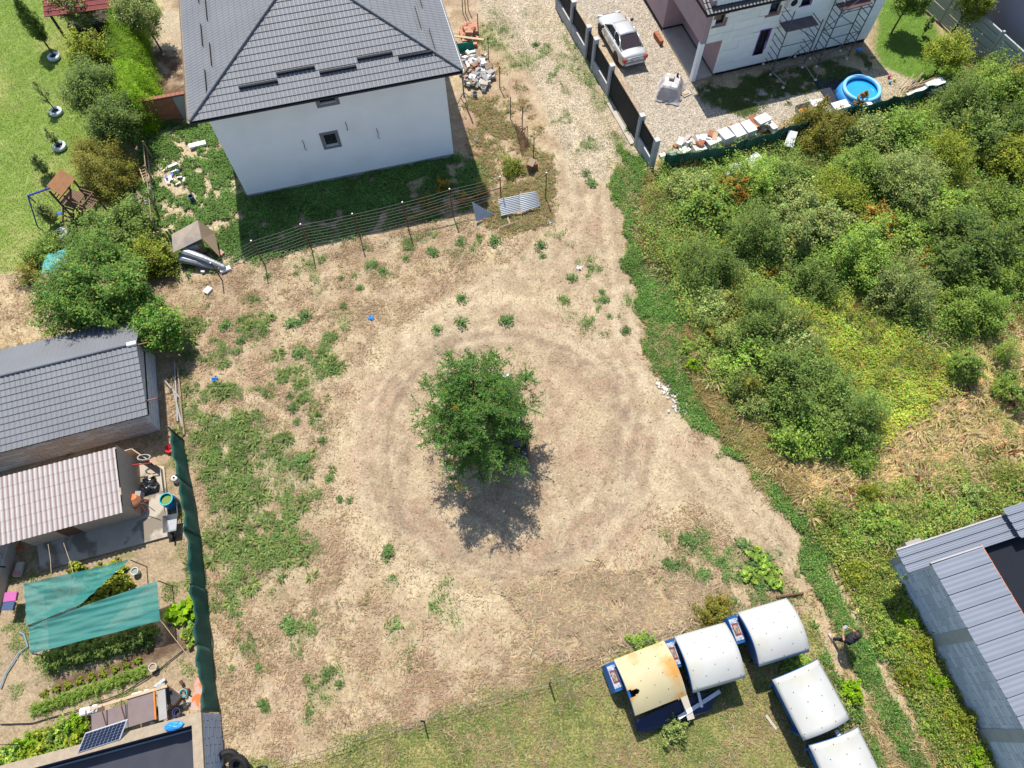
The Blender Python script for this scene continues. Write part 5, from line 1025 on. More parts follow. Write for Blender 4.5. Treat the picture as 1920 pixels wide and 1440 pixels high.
for x, y, rr_, cc2, nm, lb in ((332, 900, .16, (.55, .54, .52), 'white_jug', 'white plastic jug beside the mesh fence above the barrel'), (321, 843, .2, (.5, .03, .03), 'red_basin', 'red plastic basin in the shade at the top end of the mesh fence')):
    o = thing(nm, lb, 'container', P(x, y)); B().lathe([(rr_, 0), (rr_ * 1.1, .2), (rr_ * .9, .3 if 'jug' in nm else .16), (rr_ * .3, .34 if 'jug' in nm else .05)], 16, caps=False).build('vessel', mat(nm, cc2, rough=.45), o)
nets = [('upper shade net stretched on poles over the garden bed', [(47, 1096), (245, 1050), (150, 1137), (53, 1173)], 1.35, 5), ('lower long shade net stretched over the tomato bed', [(55, 1172), (297, 1089), (302, 1164), (60, 1226)], 1.25, 9)]
m = bpy.data.materials.new('shade_net'); m.use_nodes = True; n = m.node_tree.nodes; l = m.node_tree.links; b_ = n['Principled BSDF']; b_.inputs['Base Color'].default_value = (.018, .165, .145, 1); b_.inputs['Roughness'].default_value = .65
tb_ = n.new('ShaderNodeBsdfTransparent'); mx = n.new('ShaderNodeMixShader'); ns = n.new('ShaderNodeTexNoise'); ns.inputs['Scale'].default_value = 260; tcc = n.new('ShaderNodeTexCoord'); l.new(tcc.outputs['Object'], ns.inputs[0]); mr = n.new('ShaderNodeMapRange'); mr.inputs[1].default_value = .35; mr.inputs[2].default_value = .65; mr.inputs[3].default_value = .70; mr.inputs[4].default_value = .98; l.new(ns.outputs[0], mr.inputs[0]); l.new(mr.outputs[0], mx.inputs[0]); l.new(tb_.outputs[0], mx.inputs[1]); l.new(b_.outputs[0], mx.inputs[2]); l.new(mx.outputs[0], n['Material Output'].inputs[0]); M_net = m
for lb, qd, z, sd_ in nets:
    w = [P(x, y, z) for x, y in qd]; o = thing('shade_net', 'translucent green ' + lb, 'shade net', Vector((w[0].x, w[0].y, 0))); off = o.location
    def fn(u, v):
        p = w[0].lerp(w[1], u).lerp(w[3].lerp(w[2], u), v) - off; q = float(vnoise(np.array(u * 3 + sd_), np.array(v * 3 + 1.0), sd_)); q2 = float(vnoise(np.array(u * 5 + v * 3 + sd_), np.array(v * 14 - u * 4 + 20.0), sd_ + 3))
        e = math.sin(math.pi * u) * math.sin(math.pi * v); return p + Vector((0, 0, -.28 * e + q * .2 * (.3 + e) + q2 * .12))
    B().grid(fn, 50, 26).build('net', M_net, o, smooth=True)
    for k in (0, 1, 2, 3): p = w[k] - off; B().tube([(p.x, p.y, 0), (p.x, p.y, p.z + .05)], .025, 5).build('pole', M_wood, o)
for a, b, za, zb, lb in (((302, 1164), (372, 1258), 1.25, 1.1, 'pale cord tying the shade net corner to the mesh fence'), ((119, 1018), (140, 1085), 1.6, 1.35, 'long cord from the small shed roof to the shade net'), ((90, 1020), (96, 1075), 1.6, 1.35, 'left cord from small shed roof to the shade net')):
    p, q = P(*a, za), P(*b, zb); o = tag(B().tube([p, (p + q) / 2 - Vector((0, 0, .05)), q], .012, 4).build('cord', M_woodl), lb, 'cord')
pw_ = [P(*a, .05) for a in ((0, 1358), (60, 1356), (150, 1330), (230, 1300), (290, 1262), (345, 1218), (368, 1200))]; tag(B().tube(pw_, .022, 5).build('hose', M_black), 'long black hose running across the garden past the carrot bed', 'hose')
pw_ = [P(*a, .05) for a in ((0, 1290), (12, 1260), (35, 1225), (52, 1212), (45, 1190), (36, 1185))]; tag(B().tube(pw_, .03, 5).build('hose', mat('pale_blue_hose', (.2, .3, .36))), 'pale blue hose curving by the left end of the shade net', 'hose')
fr2 = thing('pipe_hurdle', 'thin rusty pipe frame standing in the left garden', 'frame', P(48, 1395)); 
B().tube([(0, 0, 0), (0, 0, 1.2), (-1.3, .1, 1.2)], .02, 5).build('frame', M_rust, fr2)
# solar panel
sp_ = thing('solar_panel', 'tilted framed solar panel on the garage parapet', 'solar panel', P(145, 1408, 1.9), R(14)); w = [P(145, 1411, 1.95), P(226, 1385, 1.95), P(240, 1348, 2.35), P(160, 1374, 2.35)]; sp_.location = w[0]; sp_.rotation_euler = (0, 0, 0); w = [p - w[0] for p in w]
nn = (w[1] - w[0]).cross(w[3] - w[0]).normalized()
def spn(u, v, h=0): return w[0].lerp(w[1], u).lerp(w[3].lerp(w[2], u), v) + nn * h
B().add([spn(0, 0), spn(1, 0), spn(1, 1), spn(0, 1), spn(0, 0, .03), spn(1, 0, .03), spn(1, 1, .03), spn(0, 1, .03)], [(0, 3, 2, 1), (4, 5, 6, 7), (0, 1, 5, 4), (1, 2, 6, 5), (2, 3, 7, 6), (3, 0, 4, 7)]).build('frame', mat('panel_white_grid', (.55, .57, .6), rough=.4), sp_)
M_cell = mat('solar_cell', (.012, .016, .05), rough=.15, var=.1, spec=.7)
for i in range(10):
    for j in range(6):
        u0, u1, v0, v1 = .03 + i * .094, .03 + i * .094 + .084, .04 + j * .155, .04 + j * .155 + .138; B().poly([spn(u0, v0, .034), spn(u1, v0, .034), spn(u1, v1, .034), spn(u0, v1, .034)]).build('cell', M_cell, sp_)
tp = thing('metal_door', 'brown steel sheet door lying on a rusty frame behind the solar panel', 'metal sheet', P(225, 1372), R(15)); tp.location = P(172, 1385, .9)
B().box(.0, 0, 0, 1.35, .85, .04).box(1.37, 0, 0, 2.35, 1.1, .04).build('sheet', mat('brown_sheet', (.17, .13, .125), rough=.6, var=.1), tp); B().box(2.36, -.02, 0, 2.42, 1.15, .08).build('edge', mat('orange_edge', (.55, .17, .03)), tp); B().box(0, 1.0, .04, 2.9, 1.1, .1).build('batten', M_woodl, tp); B().box(2.5, -.1, -.02, 2.8, 1.2, .05).build('grey_sheet', M_conc, tp)
for x in (0, .6, 1.3): B().tube([(x, .1, -.6), (x, .1, .0), (x, .75, .35), (x, 1.0, .35)], .025, 5).build('frame_bar', M_rust, tp)
for x, y, lb in ((172, 1334, 'left white plastic canister behind the brown steel sheet'), (268, 1306, 'taller white plastic housing behind the brown steel sheet')):
    o = thing('white_housing', lb, 'container', P(x, y), R(12)); B().cbox((0, 0, 0), (.42, .3, .55), .05).build('body', mat('off_white_plastic', (.6, .58, .56), rough=.5), o); B().cbox((.35, .02, 0), (.22, .3, .5), .04).build('body', MC['off_white_plastic'], o); B().tube([(.1, -.1, .5), (.3, -.1, .62), (.42, 0, .5)], .03, 6).build('handle', MC['off_white_plastic'], o)
jk = thing('scrap_heap', 'heap of rusty trays, wire, boards and pots at the garden corner', 'scrap', P(332, 1318))
w = [P(298, 1303, .5), P(310, 1283, .6), P(340, 1306, .55), P(326, 1322, .5)]; B().poly([p - jk.location for p in w]).build('tray', mat('dark_grating', (.05, .05, .055), rough=.6, var=.3, vs_=20), jk, solid=.05)
for i in range(4): a, b = w[i] - jk.location, w[(i + 1) % 4] - jk.location; B().tube([a, b], .035, 4).build('tray_edge', M_rust, jk)
for i in range(34): B().obox((rnd.gauss(-.05, .45), rnd.gauss(-.15, .33), rnd.uniform(.05, .35)), (rnd.uniform(.1, .5), rnd.uniform(.05, .25), rnd.uniform(.02, .12)), rnd.random() * 3, rnd.uniform(-.4, .4), rnd.uniform(-.4, .4)).build('scrap', (M_concl, M_woodl, M_steel, M_rust, M_wood)[i % 5], jk)
for x, y, c_ in ((303, 1335, (.05, .05, .06)), (332, 1335, (.02, .05, .15)), (345, 1300, (.05, .35, .45))): p = P(x, y, .4) - jk.location; B().lathe([(.14, 0), (.16, .2), (.13, .2), (.11, .05)], 14, (p.x, p.y, .3), caps=False).build('pot', mat('pot_%d' % x, c_, rough=.4), jk)
rp = tag(B().obox((0, 0, 0), (.38, 1.15, .03), 0, .08).build('rusty_sheet', mat('rusty_sheet', (.42, .30, .26), rough=.7, col2=(.5, .14, .03), c2s=2.5, c2t=(.45, .55))), 'rust stained metal sheet standing beside the lower end of the mesh fence', 'metal sheet'); rp.location = P(371, 1300, .7); rp.rotation_euler = (0, 0, R(-2))
# ---------------------------------------------------------------- five wagons with arched roofs
def wagon(label, ax, ay, L, Wd, rz, roofm, z0=1.72, rise=.42, bay=-1, hole=False, ins=.24):
    """local x = straight roof edge, arch spans y"""
    t = thing('wagon_cabin', label, 'cabin', (ax, ay, 0), rz); BLU = mat('cabin_blue', (.014, .105, .32), rough=.55, var=.2, vs_=2.5); 
    nn_ = 16
    def arc(v): y = (v - .5) * Wd; return y, z0 + rise * (1 - (2 * v - 1) ** 2) - .04
    def fn(u, v): y, z = arc(v); return Vector(((u - .5) * L, y, z + .012 * math.sin(u * 7 + v * 4)))
    rf = B()
    if hole:
        g_ = [(i, j) for j in range(44) for i in range(44)]
        for i, j in g_:
            u, v = (i + .5) / 44, (j + .5) / 44
            if (u / .21) ** 2 + ((v - .36) / .065) ** 2 < 1: continue
            rf.poly([fn(i / 44, j / 44), fn((i + 1) / 44, j / 44), fn((i + 1) / 44, (j + 1) / 44), fn(i / 44, (j + 1) / 44)])
    else: rf.grid(fn, 10, nn_)
    r_ = rf.build('roof', roofm, t, smooth=not hole, solid=.03)
    for i in range(5):
        for j in range(7):
            if (i + j) % 2 or (hole and i == 0): continue
            u, v = .08 + i * .21, .06 + j * .147; p = fn(u, v); piece('bolt', M_dark, r_, p.x - .014, p.y - .014, p.z + .01, p.x + .014, p.y + .014, p.z + .028)
    # side walls (under the straight edges) and end walls with arched heads
    l2, w2 = L / 2 - .05, Wd / 2 - (.12 if bay else .34)
    B().box(-l2 + ins, -w2, .3, l2 - ins, -w2 + .04, z0).build('side_wall', BLU, t); B().box(-l2 + ins, w2 - .04, .3, l2 - ins, w2, z0).build('side_wall', BLU, t)
    for s in (-1, 1):
        top = [((s * l2), arc(v)[0] * .93, arc(v)[1] - .02) for v in np.linspace(0, 1, 11)]; bt = [(s * (l2 - ins), y * .92, .35) for _, y, _ in top]; bb = B(); bb.add(top + bt, [(i, i + 1, 12 + i, 11 + i) for i in range(10)]); bb.build('end_wall', BLU, t, solid=.04)
        bb = B(); bb.tube([(s * (L / 2 - .01), arc(v)[0], arc(v)[1] - .03) for v in np.linspace(0, 1, 13)], .03, 4).build('roof_rim', BLU, t)
    B().box(-l2 + ins, -w2 + .05, .25, l2 - ins, w2 - .05, .32).build('floor', M_wood, t)
    for x in (-l2 + .4, l2 - .4):
        for s in (-1, 1): wv = B().lathe([(0, -.06), (.26, -.06), (.28, 0), (.26, .06), (0, .06)], 18).build('wheel', M_black, t); wv.location = (x, s * (w2 - .1), .27); wv.rotation_euler = (R(90), 0, 0)
    if bay:   # sloping cab front with framed picture panel
        s = bay; y0, y1 = -.05, .98; x0, x1 = s * l2, s * (l2 + .42); 
        B().add([(x0, y0, .35), (x1, y0, .35), (x1 - s * .1, y0, 1.0), (x0, y0, 1.25), (x0, y1, .35), (x1, y1, .35), (x1 - s * .1, y1, 1.0), (x0, y1, 1.25)], [(0, 1, 2, 3), (4, 7, 6, 5), (1, 5, 6, 2), (2, 6, 7, 3), (0, 4, 5, 1)]).build('cab_front', BLU, t, solid=.02)
        def pq(u, v, h): a = Vector((x1 - s * .1, y0 + .12, 1.0)).lerp(Vector((x0, y0 + .12, 1.25)), v); a.y = y0 + .1 + (y1 - y0 - .2) * u; return a + Vector((s * .5, 0, .87)) * h
        pc_ = B().poly([pq(0, .08, .03), pq(1, .08, .03), pq(1, .95, .03), pq(0, .95, .03)]).build('picture_panel', mat('ornate_white_panel', (.50, .50, .52), rough=.6, var=.2, vs_=12, col2=(.16, .25, .42), c2s=9, c2t=(.5, .6)), t, solid=.015)
        B().poly([pq(.22, .2, .045), pq(.78, .2, .045), pq(.78, .8, .045), pq(.22, .8, .045)]).build('inner_panel', mat('maroon_frame', (.22, .05, .05), rough=.6), pc_, solid=.01); B().poly([pq(.3, .28, .055), pq(.7, .28, .055), pq(.7, .72, .055), pq(.3, .72, .055)]).build('picture', mat('ochre_picture', (.4, .3, .18), rough=.6, var=.3, vs_=14, col2=(.1, .12, .2), c2s=12), pc_, solid=.01)
    return t
M_rw = mat('white_roof_skin', (.46, .46, .435), rough=.6, var=.05, vs_=1, col2=(.42, .40, .33), c2s=.8, c2t=(.45, .7)); M_ry = mat('yellowed_roof_skin', (.45, .39, .23), rough=.6, var=.06, vs_=1.0, col2=(.46, .23, .05), c2s=.62, c2t=(.46, .56))
def cen(pts, z=1.72):
    w = [P(*p, z) for p in pts]; c = sum(w, Vector()) / 4; dx = (w[1] - w[0] + w[2] - w[3]) / 2; dy = (w[0] - w[3] + w[1] - w[2]) / 2; return c, dx.length, dy.length, math.atan2(dx.y, dx.x)
for pts, m_, lb, bay, hole in (([(1151, 1237), (1246, 1201), (1287, 1303), (1191, 1342)], M_ry, 'blue cabin with yellowed arched roof torn open at one edge', -1, True),
    ([(1265, 1193), (1360, 1167), (1398, 1270), (1300, 1299)], M_rw, 'blue cabin with white arched roof, middle of the upper three', -1, False),
    ([(1384, 1147), (1474, 1123), (1520, 1219), (1424, 1251)], M_rw, 'blue cabin with white arched roof nearest the end of the dirt track', -1, False)):
    c, l_, w_, a = cen(pts); wagon(lb, c.x, c.y, l_, w_, a, m_, bay=bay, hole=hole)
for pts, lb in (([(1447, 1275), (1534, 1236.6), (1595.6, 1346.4), (1508.5, 1388.4)], 'blue cabin with white arched roof turned sideways, just below the standing man'), ([(1513, 1400), (1607, 1365), (1668, 1475), (1574, 1512)], 'blue cabin with white arched roof cut off by the bottom edge')):
    c, l_, w_, a = cen(pts); wagon(lb, c.x, c.y, w_, l_, a - math.pi / 2, M_rw, bay=0)
nb = thing('navy_board', 'dark navy sheet lying on the grass under the two left cabins', 'board', P(1260, 1335)); w = [P(1191, 1350, .4), P(1279, 1310, .4), P(1352, 1293, .4), P(1330, 1333, .3), P(1210, 1373, .3), P(1193, 1371, .3)]; B().poly([p - nb.location for p in w]).build('sheet', mat('navy_sheet', (.012, .018, .055), rough=.35, spec=.5), nb, solid=.05)
for a, b, wd, z0, z1, lb in (((1272, 1346), (1350, 1296), .14, .5, .55, 'long white plank crossing the navy sheet diagonally'), ((1281, 1303), (1296, 1349), .28, .52, .45, 'broad grey board lying across the navy sheet'), ((1309, 1297), (1316, 1326), .1, .75, .55, 'short white post leaning from the second cabin'), ((1568, 1369), (1574, 1382), .14, 1.4, 1.4, 'short pale board bridging the two lower cabins'), ((1436, 1341), (1456, 1368), .1, .05, .05, 'grey plank on the grass left of the sideways cabin')):
    p, q = P(*a, z0), P(*b, z1); d = q - p; o = tag(B().obox((0, 0, 0), (d.length, wd, .04), 0).build('plank', M_concl if 'grey' in lb else M_bl), lb, 'plank'); o.location = (p + q) / 2; o.rotation_euler = (0, -math.asin(d.z / d.length), math.atan2(d.y, d.x))
o = tag(B().tube([P(1456, 1120, .1), P(1507, 1112, .12)], .05, 6).build('iron_pole', M_rust), 'rusty iron pole lying above the third cabin', 'pole')
# ---------------------------------------------------------------- low wire fence along the meadow
lf = thing('wire_fence', 'low sagging wire fence dividing the dry field from the lower meadow', 'fence', P(795, 1365)); pp_ = [(500, 1436), (600, 1411), (700, 1378), (795, 1352), (900, 1318), (1030, 1282), (1150, 1226), (1255, 1188)]
W_l = [P(*p) - lf.location for p in pp_]
for z in (.3, .55): B().tube([p + Vector((0, 0, z + .04 * math.sin(i * 2))) for i, p in enumerate(W_l)], .010, 4).build('wire', MC['old_wire'], lf)
for i in (0, 3, 5): p = W_l[i]; B().tube([p - Vector((0, 0, .1)), p + Vector((.02, 0, 1.15))], .035, 6).build('post', mat('dark_green_post', (.02, .05, .03)), lf)
# ---------------------------------------------------------------- man with controller
def skinbody(name, m, parent, nodes, edges, root=0, sub=2):
    me = bpy.data.meshes.new(name); me.from_pydata([n[0] for n in nodes], edges, []); o = bpy.data.objects.new(name, me); C.objects.link(o); o.parent = parent
    md = o.modifiers.new('skin', 'SKIN'); 
    for i, n_ in enumerate(nodes): sv = me.skin_vertices[0].data[i]; r = n_[1]; sv.radius = (r, r) if not hasattr(r, '__len__') else r; sv.use_root = i == root
    s = o.modifiers.new('sub', 'SUBSURF'); s.levels = sub; s.render_levels = sub; me.materials.append(m); md.use_smooth_shade = True; return o
hd2 = P(1572, 1195) ; ma = thing('person', 'man in black t-shirt and dark trousers holding a drone controller on the grass track', 'person', P(1572, 1203, 0), R(118))
ma.scale = (1.14, 1.14, 1.08); SK = mat('skin', (.42, .22, .15), rough=.6); TS = mat('black_tshirt', (.018, .02, .028), rough=.85); TR = mat('navy_trousers', (.015, .02, .04), rough=.85)
# facing +x, left = +y
nodes = [((0, 0, .98), .19), ((.0, 0, 1.12), .185), ((.01, 0, 1.3), .20), ((.0, 0, 1.42), .17), ((.02, 0, 1.52), .06), ((0, .21, 1.42), .095), ((.05, .27, 1.2), .075), ((0, -.21, 1.42), .095), ((.05, -.27, 1.2), .075)]
skinbody('tshirt', TS, ma, nodes, [(0, 1), (1, 2), (2, 3), (3, 4), (3, 5), (5, 6), (3, 7), (7, 8)])
body = [((.02, 0, 1.5), .058), ((.06, 0, 1.58), .062), ((.09, 0, 1.66), .09), ((.09, 0, 1.74), .085), ((.0, 0, 1.4), .08), ((0, .19, 1.42), .05), ((.06, .27, 1.14), .046), ((.22, .2, 1.16), .038), ((.34, .09, 1.24), .03), ((0, -.19, 1.42), .05), ((.06, -.27, 1.14), .046), ((.22, -.2, 1.16), .038), ((.34, -.09, 1.24), .03)]
skinbody('body', SK, ma, body, [(0, 1), (1, 2), (2, 3), (0, 4), (4, 5), (5, 6), (6, 7), (7, 8), (4, 9), (9, 10), (10, 11), (11, 12)])
for s in (1, -1):
    for k in range(4): B().tube([(.33, s * (.07 + .018 * k), 1.25 - .012 * k), (.40, s * (.075 + .012 * k), 1.25 - .02 * k), (.41, s * (.04 + .01 * k), 1.25 - .022 * k)], .010, 5, .008).build('finger', SK, ma)
    B().tube([(.34, s * .07, 1.25), (.37, s * .045, 1.285)], .012, 5, .009).build('thumb', SK, ma)
tn = [((0, 0, .98), .15), ((-.02, .09, .92), .10), ((.09, .12, .5), .068), ((.18, .13, .1), .05), ((-.02, -.09, .92), .10), ((-.02, -.12, .5), .068), ((-.14, -.13, .1), .05)]
skinbody('trousers', TR, ma, tn, [(0, 1), (1, 2), (2, 3), (0, 4), (4, 5), (5, 6)])
for x, y in ((.18, .13), (-.14, -.13)): B().cbox((x + .06, y, 0), (.29, .10, .08), .025).build('shoe', mat('pale_shoe', (.5, .4, .36)), ma)
B().ell((.065, 0, 1.735), (.112, .098, .10), 14, 8).build('hair', mat('brown_hair', (.06, .032, .022), rough=.6, var=.3, vs_=20), ma, smooth=True)
for s in (1, -1): B().ell((.08, s * .09, 1.67), (.02, .014, .032), 6, 5).build('ear', SK, ma)
B().ell((.19, 0, 1.64), (.018, .015, .022), 6, 5).build('nose', SK, ma); B().cbox((.39, 0, 1.225), (.1, .17, .04), .012).build('controller', mat('grey_controller', (.3, .32, .34)), ma)
o = ma.children[-1]; o.parent = None; o.location = ma.matrix_world @ Vector((0, 0, 0)); bpy.context.view_layer.update(); o.matrix_world = ma.matrix_world.copy(); tag(o, 'small grey remote controller held in both hands of the man', 'controller'); o.name = 'controller'
B().tube([(.215 + .01, -.2 + .05 * math.cos(a), 1.165 + .045 * math.sin(a)) for a in np.linspace(0, 6.28, 11)[:-1]], .008, 4, closed=True).build('watch', M_black, ma)
B().ell((-.13, .02, 1.38), (.012, .05, .035), 8, 6).build('printed_badge', M_white, ma)
# ---------------------------------------------------------------- stones and litter in the field
cl = thing('clay_pile', 'flat pile of cracked white clay lumps at the edge of the green verge', 'stones', P(1260, 735))
M_clay = mat('white_clay', (.50, .47, .41), rough=.9, var=.08)
for i in range(55): u = rnd.random(); p = P(1240, 705).lerp(P(1285, 775), u) - cl.location + Vector((rnd.gauss(0, .2), rnd.gauss(0, .2), 0)); B().cbox((p.x, p.y, -.02), (rnd.uniform(.1, .24), rnd.uniform(.08, .2), .07), .02, rnd.random() * 3).build('lump', M_clay, cl)
spm = B().ell((0, 0, .02), (.5, .4, .3), 7, 5, .2).build('stone_src', M_clay).data; bpy.data.objects.remove([o for o in bpy.data.objects if o.data == spm][0])
for i in range(46):
    x, y = rnd.choice([(rnd.uniform(420, 1100), rnd.uniform(540, 1300)), (rnd.uniform(1000, 1200), rnd.uniform(400, 560)), (rnd.uniform(1200, 1500), rnd.uniform(860, 1040))]); o = bpy.data.objects.new('stone', spm); C.objects.link(o); s = rnd.choice([.06, .08, .1, .13]); o.scale = (s, s, s); o.location = P(x, y) + Vector((0, 0, gz(P(x, y).x, P(x, y).y))); o.rotation_euler = (0, 0, rnd.random() * 6); tag(o, 'small pale stone lying on the dry field', 'stone', 'pale stones scattered over the field')
for x, y, lb in ((1086, 503, 'white scrap on the bare ground below the road end'), (403, 711, 'blue scrap in the grass near the grey shed'), (696, 597, 'blue scrap in the upper middle of the field'), (893, 262, 'white plastic bag on the dry ground right of the house'), (1030, 418, 'white scrap beside the last post of the wire fence')):
    o = tag(B().grid(lambda u, v: Vector(((u - .5) * .28, (v - .5) * .2, .05 + .06 * math.sin(u * 9 + v * 5))), 8, 6).build('plastic_scrap', mat('blue_scrap', (.02, .3, .75)) if 'blue' in lb else M_bl, solid=.01), lb, 'litter'); o.location = P(x, y); o.rotation_euler = (0, 0, rnd.random() * 3)
# ================================================================ VEGETATION
LF = leafmat('leaf'); LFg = leafmat('grass_blade', rough=.75, trans=.45, objvar=0.0)
M_bark = mat('bark', (.09, .065, .045), rough=.95, var=.2, vs_=8)
PAL = {
 'mid': [(.060, .105, .022), (.082, .135, .028), (.043, .080, .019), (.108, .150, .035)],
 'dark': [(.038, .068, .019), (.052, .088, .023), (.075, .108, .030)],
 'grey': [(.070, .100, .034), (.095, .128, .044), (.052, .080, .026), (.13, .16, .065)],
 'yellow': [(.13, .175, .025), (.17, .19, .03), (.10, .14, .022), (.07, .11, .02)],
 'bright': [(.13, .245, .018), (.165, .285, .022), (.10, .20, .018)],
 'olive': [(.12, .12, .025), (.15, .125, .025), (.09, .11, .024), (.065, .09, .022)],
 'orange': [(.12, .135, .025), (.22, .13, .03), (.08, .11, .025), (.26, .12, .03)],
 'cherry': [(.048, .100, .022), (.065, .130, .028), (.035, .075, .018), (.12, .13, .03)],
 'locust': [(.040, .100, .025), (.055, .125, .030), (.030, .080, .022), (.085, .135, .028)]}
PW = {'locust': [.36, .3, .2, .14], 'cherry': [.35, .3, .25, .1]}
GAIN = {'mid': 2.75, 'dark': 2.5, 'grey': 2.7, 'yellow': 1.75, 'bright': 1.4, 'olive': 1.8, 'orange': 1.7, 'cherry': 2.4, 'locust': 1.65}
for k_ in PAL: PAL[k_] = [tuple(min(.6, c * GAIN[k_] * m_) for c, m_ in zip(q, (1.1, 1.0, .85))) for q in PAL[k_]]
def crownmesh(seed, r, h, nclump, per, size, palette, z0=.0, flat=1.0, spread=.2, clumpvar=.40, asp=.5, kind='dome', droop=.0):
    rs = np.random.RandomState(seed); out = []; cols = []; dirs = []
    for i in range(nclump):
        a = rs.uniform(0, 2 * np.pi); 
        if kind == 'dome': el = np.arcsin(rs.uniform(.0, 1)); k = rs.uniform(.4, 1.0) ** .5 * (1 + .20 * math.sin(3 * a + seed) + .14 * math.sin(5 * a + 2 * seed) + .16 * math.sin(7 * a + 3.1 * el * 2 + seed)); c = np.array([math.cos(a) * math.cos(el) * r * k, math.sin(a) * math.cos(el) * r * k, z0 + math.sin(el) * (h - z0) * k])
        elif kind == 'ball': u = rs.uniform(-.75, 1); k = rs.uniform(.35, 1.0) ** .5 * (1 + .17 * math.sin(3 * a + seed) + .16 * math.sin(4 * a + u * 5 + seed * 2)); q = math.sqrt(max(0, 1 - u * u)); c = np.array([math.cos(a) * q * r * k, math.sin(a) * q * r * k, (z0 + h) / 2 + u * (h - z0) / 2 * k])
        elif kind == 'cone': u = rs.uniform(0, 1) ** 1.3; k = rs.uniform(.6, 1.0); c = np.array([math.cos(a) * (1 - u * .85) * r * k, math.sin(a) * (1 - u * .85) * r * k, z0 + u * (h - z0)])
        else: u = rs.uniform(0, 1); k = rs.uniform(.2, 1.0); w_ = math.sin(math.pi * min(1, .12 + u * .85)) ; c = np.array([math.cos(a) * w_ * r * k, math.sin(a) * w_ * r * k, z0 + u * (h - z0)])
        n = int(per * rs.uniform(.5, 1.4)); d = nrm(c - np.array([0, 0, z0 * .5]))
        # a short leafy shoot growing outward
        L = spread * (rs.uniform(.7, 1.5) if rs.rand() < .8 else rs.uniform(1.8, 3.2)); tt = rs.uniform(-1, 1, n)[:, None]; dd = nrm(d + rs.normal(size=3) * .5 + np.array([0, 0, .35 - droop]))
        pts = c + dd * tt * L + rs.normal(size=(n, 3)) * spread * .34; out.append(pts); dirs.append(np.tile(d, (n, 1)))
        cols.append(pal(rs, n, PAL[palette], PW.get(palette), .15) * rs.uniform(1 - clumpvar, 1 + clumpvar) * np.array([1 + rs.uniform(-.12, .12), 1, 1]))
    Cn = np.concatenate(out); Cn[:, 2] = np.maximum(Cn[:, 2], .03); cc = np.concatenate(cols)
    return fastmesh('crown', leaves(Cn, size, rs, 1.15, asp, np.concatenate(dirs), .45, droop), 4, np.clip(cc, 0, 1), LF)
def stemmesh(seed, h, r, n=6, tr=.05):
    q = random.Random(seed); b = B()
    for i in range(n): a = i * 6.28 / n + q.random(); L = q.uniform(.5, .9); b.tube([(0, 0, -.1), (math.cos(a) * r * .3 * L, math.sin(a) * r * .3 * L, h * .45 * L), (math.cos(a) * r * .75 * L, math.sin(a) * r * .75 * L, h * .85 * L)], tr * .7, 5, tr * .2)
    return b
CM = {}
def plant(name, label, cat, px, kind, r, h, trunk=None, group=None, var=0, lean=(0, 0), part='crown', leaf=.11, dens=1.0, shape='dome', z0=None, fixed=None, asp=.5, spread=None):
    p = P(*px); key = (kind, shape, var, leaf, round(dens, 2), trunk is not None, asp, round(r * 2) if leaf > .09 else 0); z0_ = (trunk or 0) if z0 is None else z0
    if key not in CM:
        area = 2 * math.pi * r * r + math.pi * r * h; ncl = int(max(30, area * 26 * dens * (.11 / leaf) ** .7)); CM[key] = (crownmesh(hash_(key), r, h, ncl, 26, leaf, kind, z0=z0_ if shape != 'dome' else .05, spread=spread or min(.26, r * .22), kind=shape, asp=asp), r, h)
    me, r0, h0 = CM[key]
    o = thing(name, label, cat, p + Vector((0, 0, gz(p.x, p.y))), 0 if lean != (0, 0) else rnd.random() * 6.28, group)
    c = bpy.data.objects.new(part, me); C.objects.link(c); c.parent = o; c.scale = (r / r0, r / r0, h / h0)
    sk = None
    if trunk is not None:
        b = B().tube([(0, 0, -.1), (lean[0] * .3, lean[1] * .3, h * .35), (lean[0] * .7, lean[1] * .7, h * .7)], max(.03, h * .018), 7, max(.015, h * .008))
        q = random.Random(var + int(px[0]))
        for i in range(7): a = i * .9 + q.random(); z = h * q.uniform(.28, .6); f_ = z / h; b.tube([(lean[0] * f_, lean[1] * f_, z), (lean[0] * (f_ + .2) + math.cos(a) * r * .7, lean[1] * (f_ + .2) + math.sin(a) * r * .7, min(h * .95, z + r * .6))], h * .008 + .008, 5, .008)
        b.build('trunk', M_bark, o); c.location = (lean[0] * .6, lean[1] * .6, 0)
    else: stemmesh(int(px[0]), h, r, 5, .05).build('stem', M_bark, o)
    return o
def hash_(k):
    s = str(k); v = 7
    for ch in s: v = (v * 31 + ord(ch)) % 100003
    return v
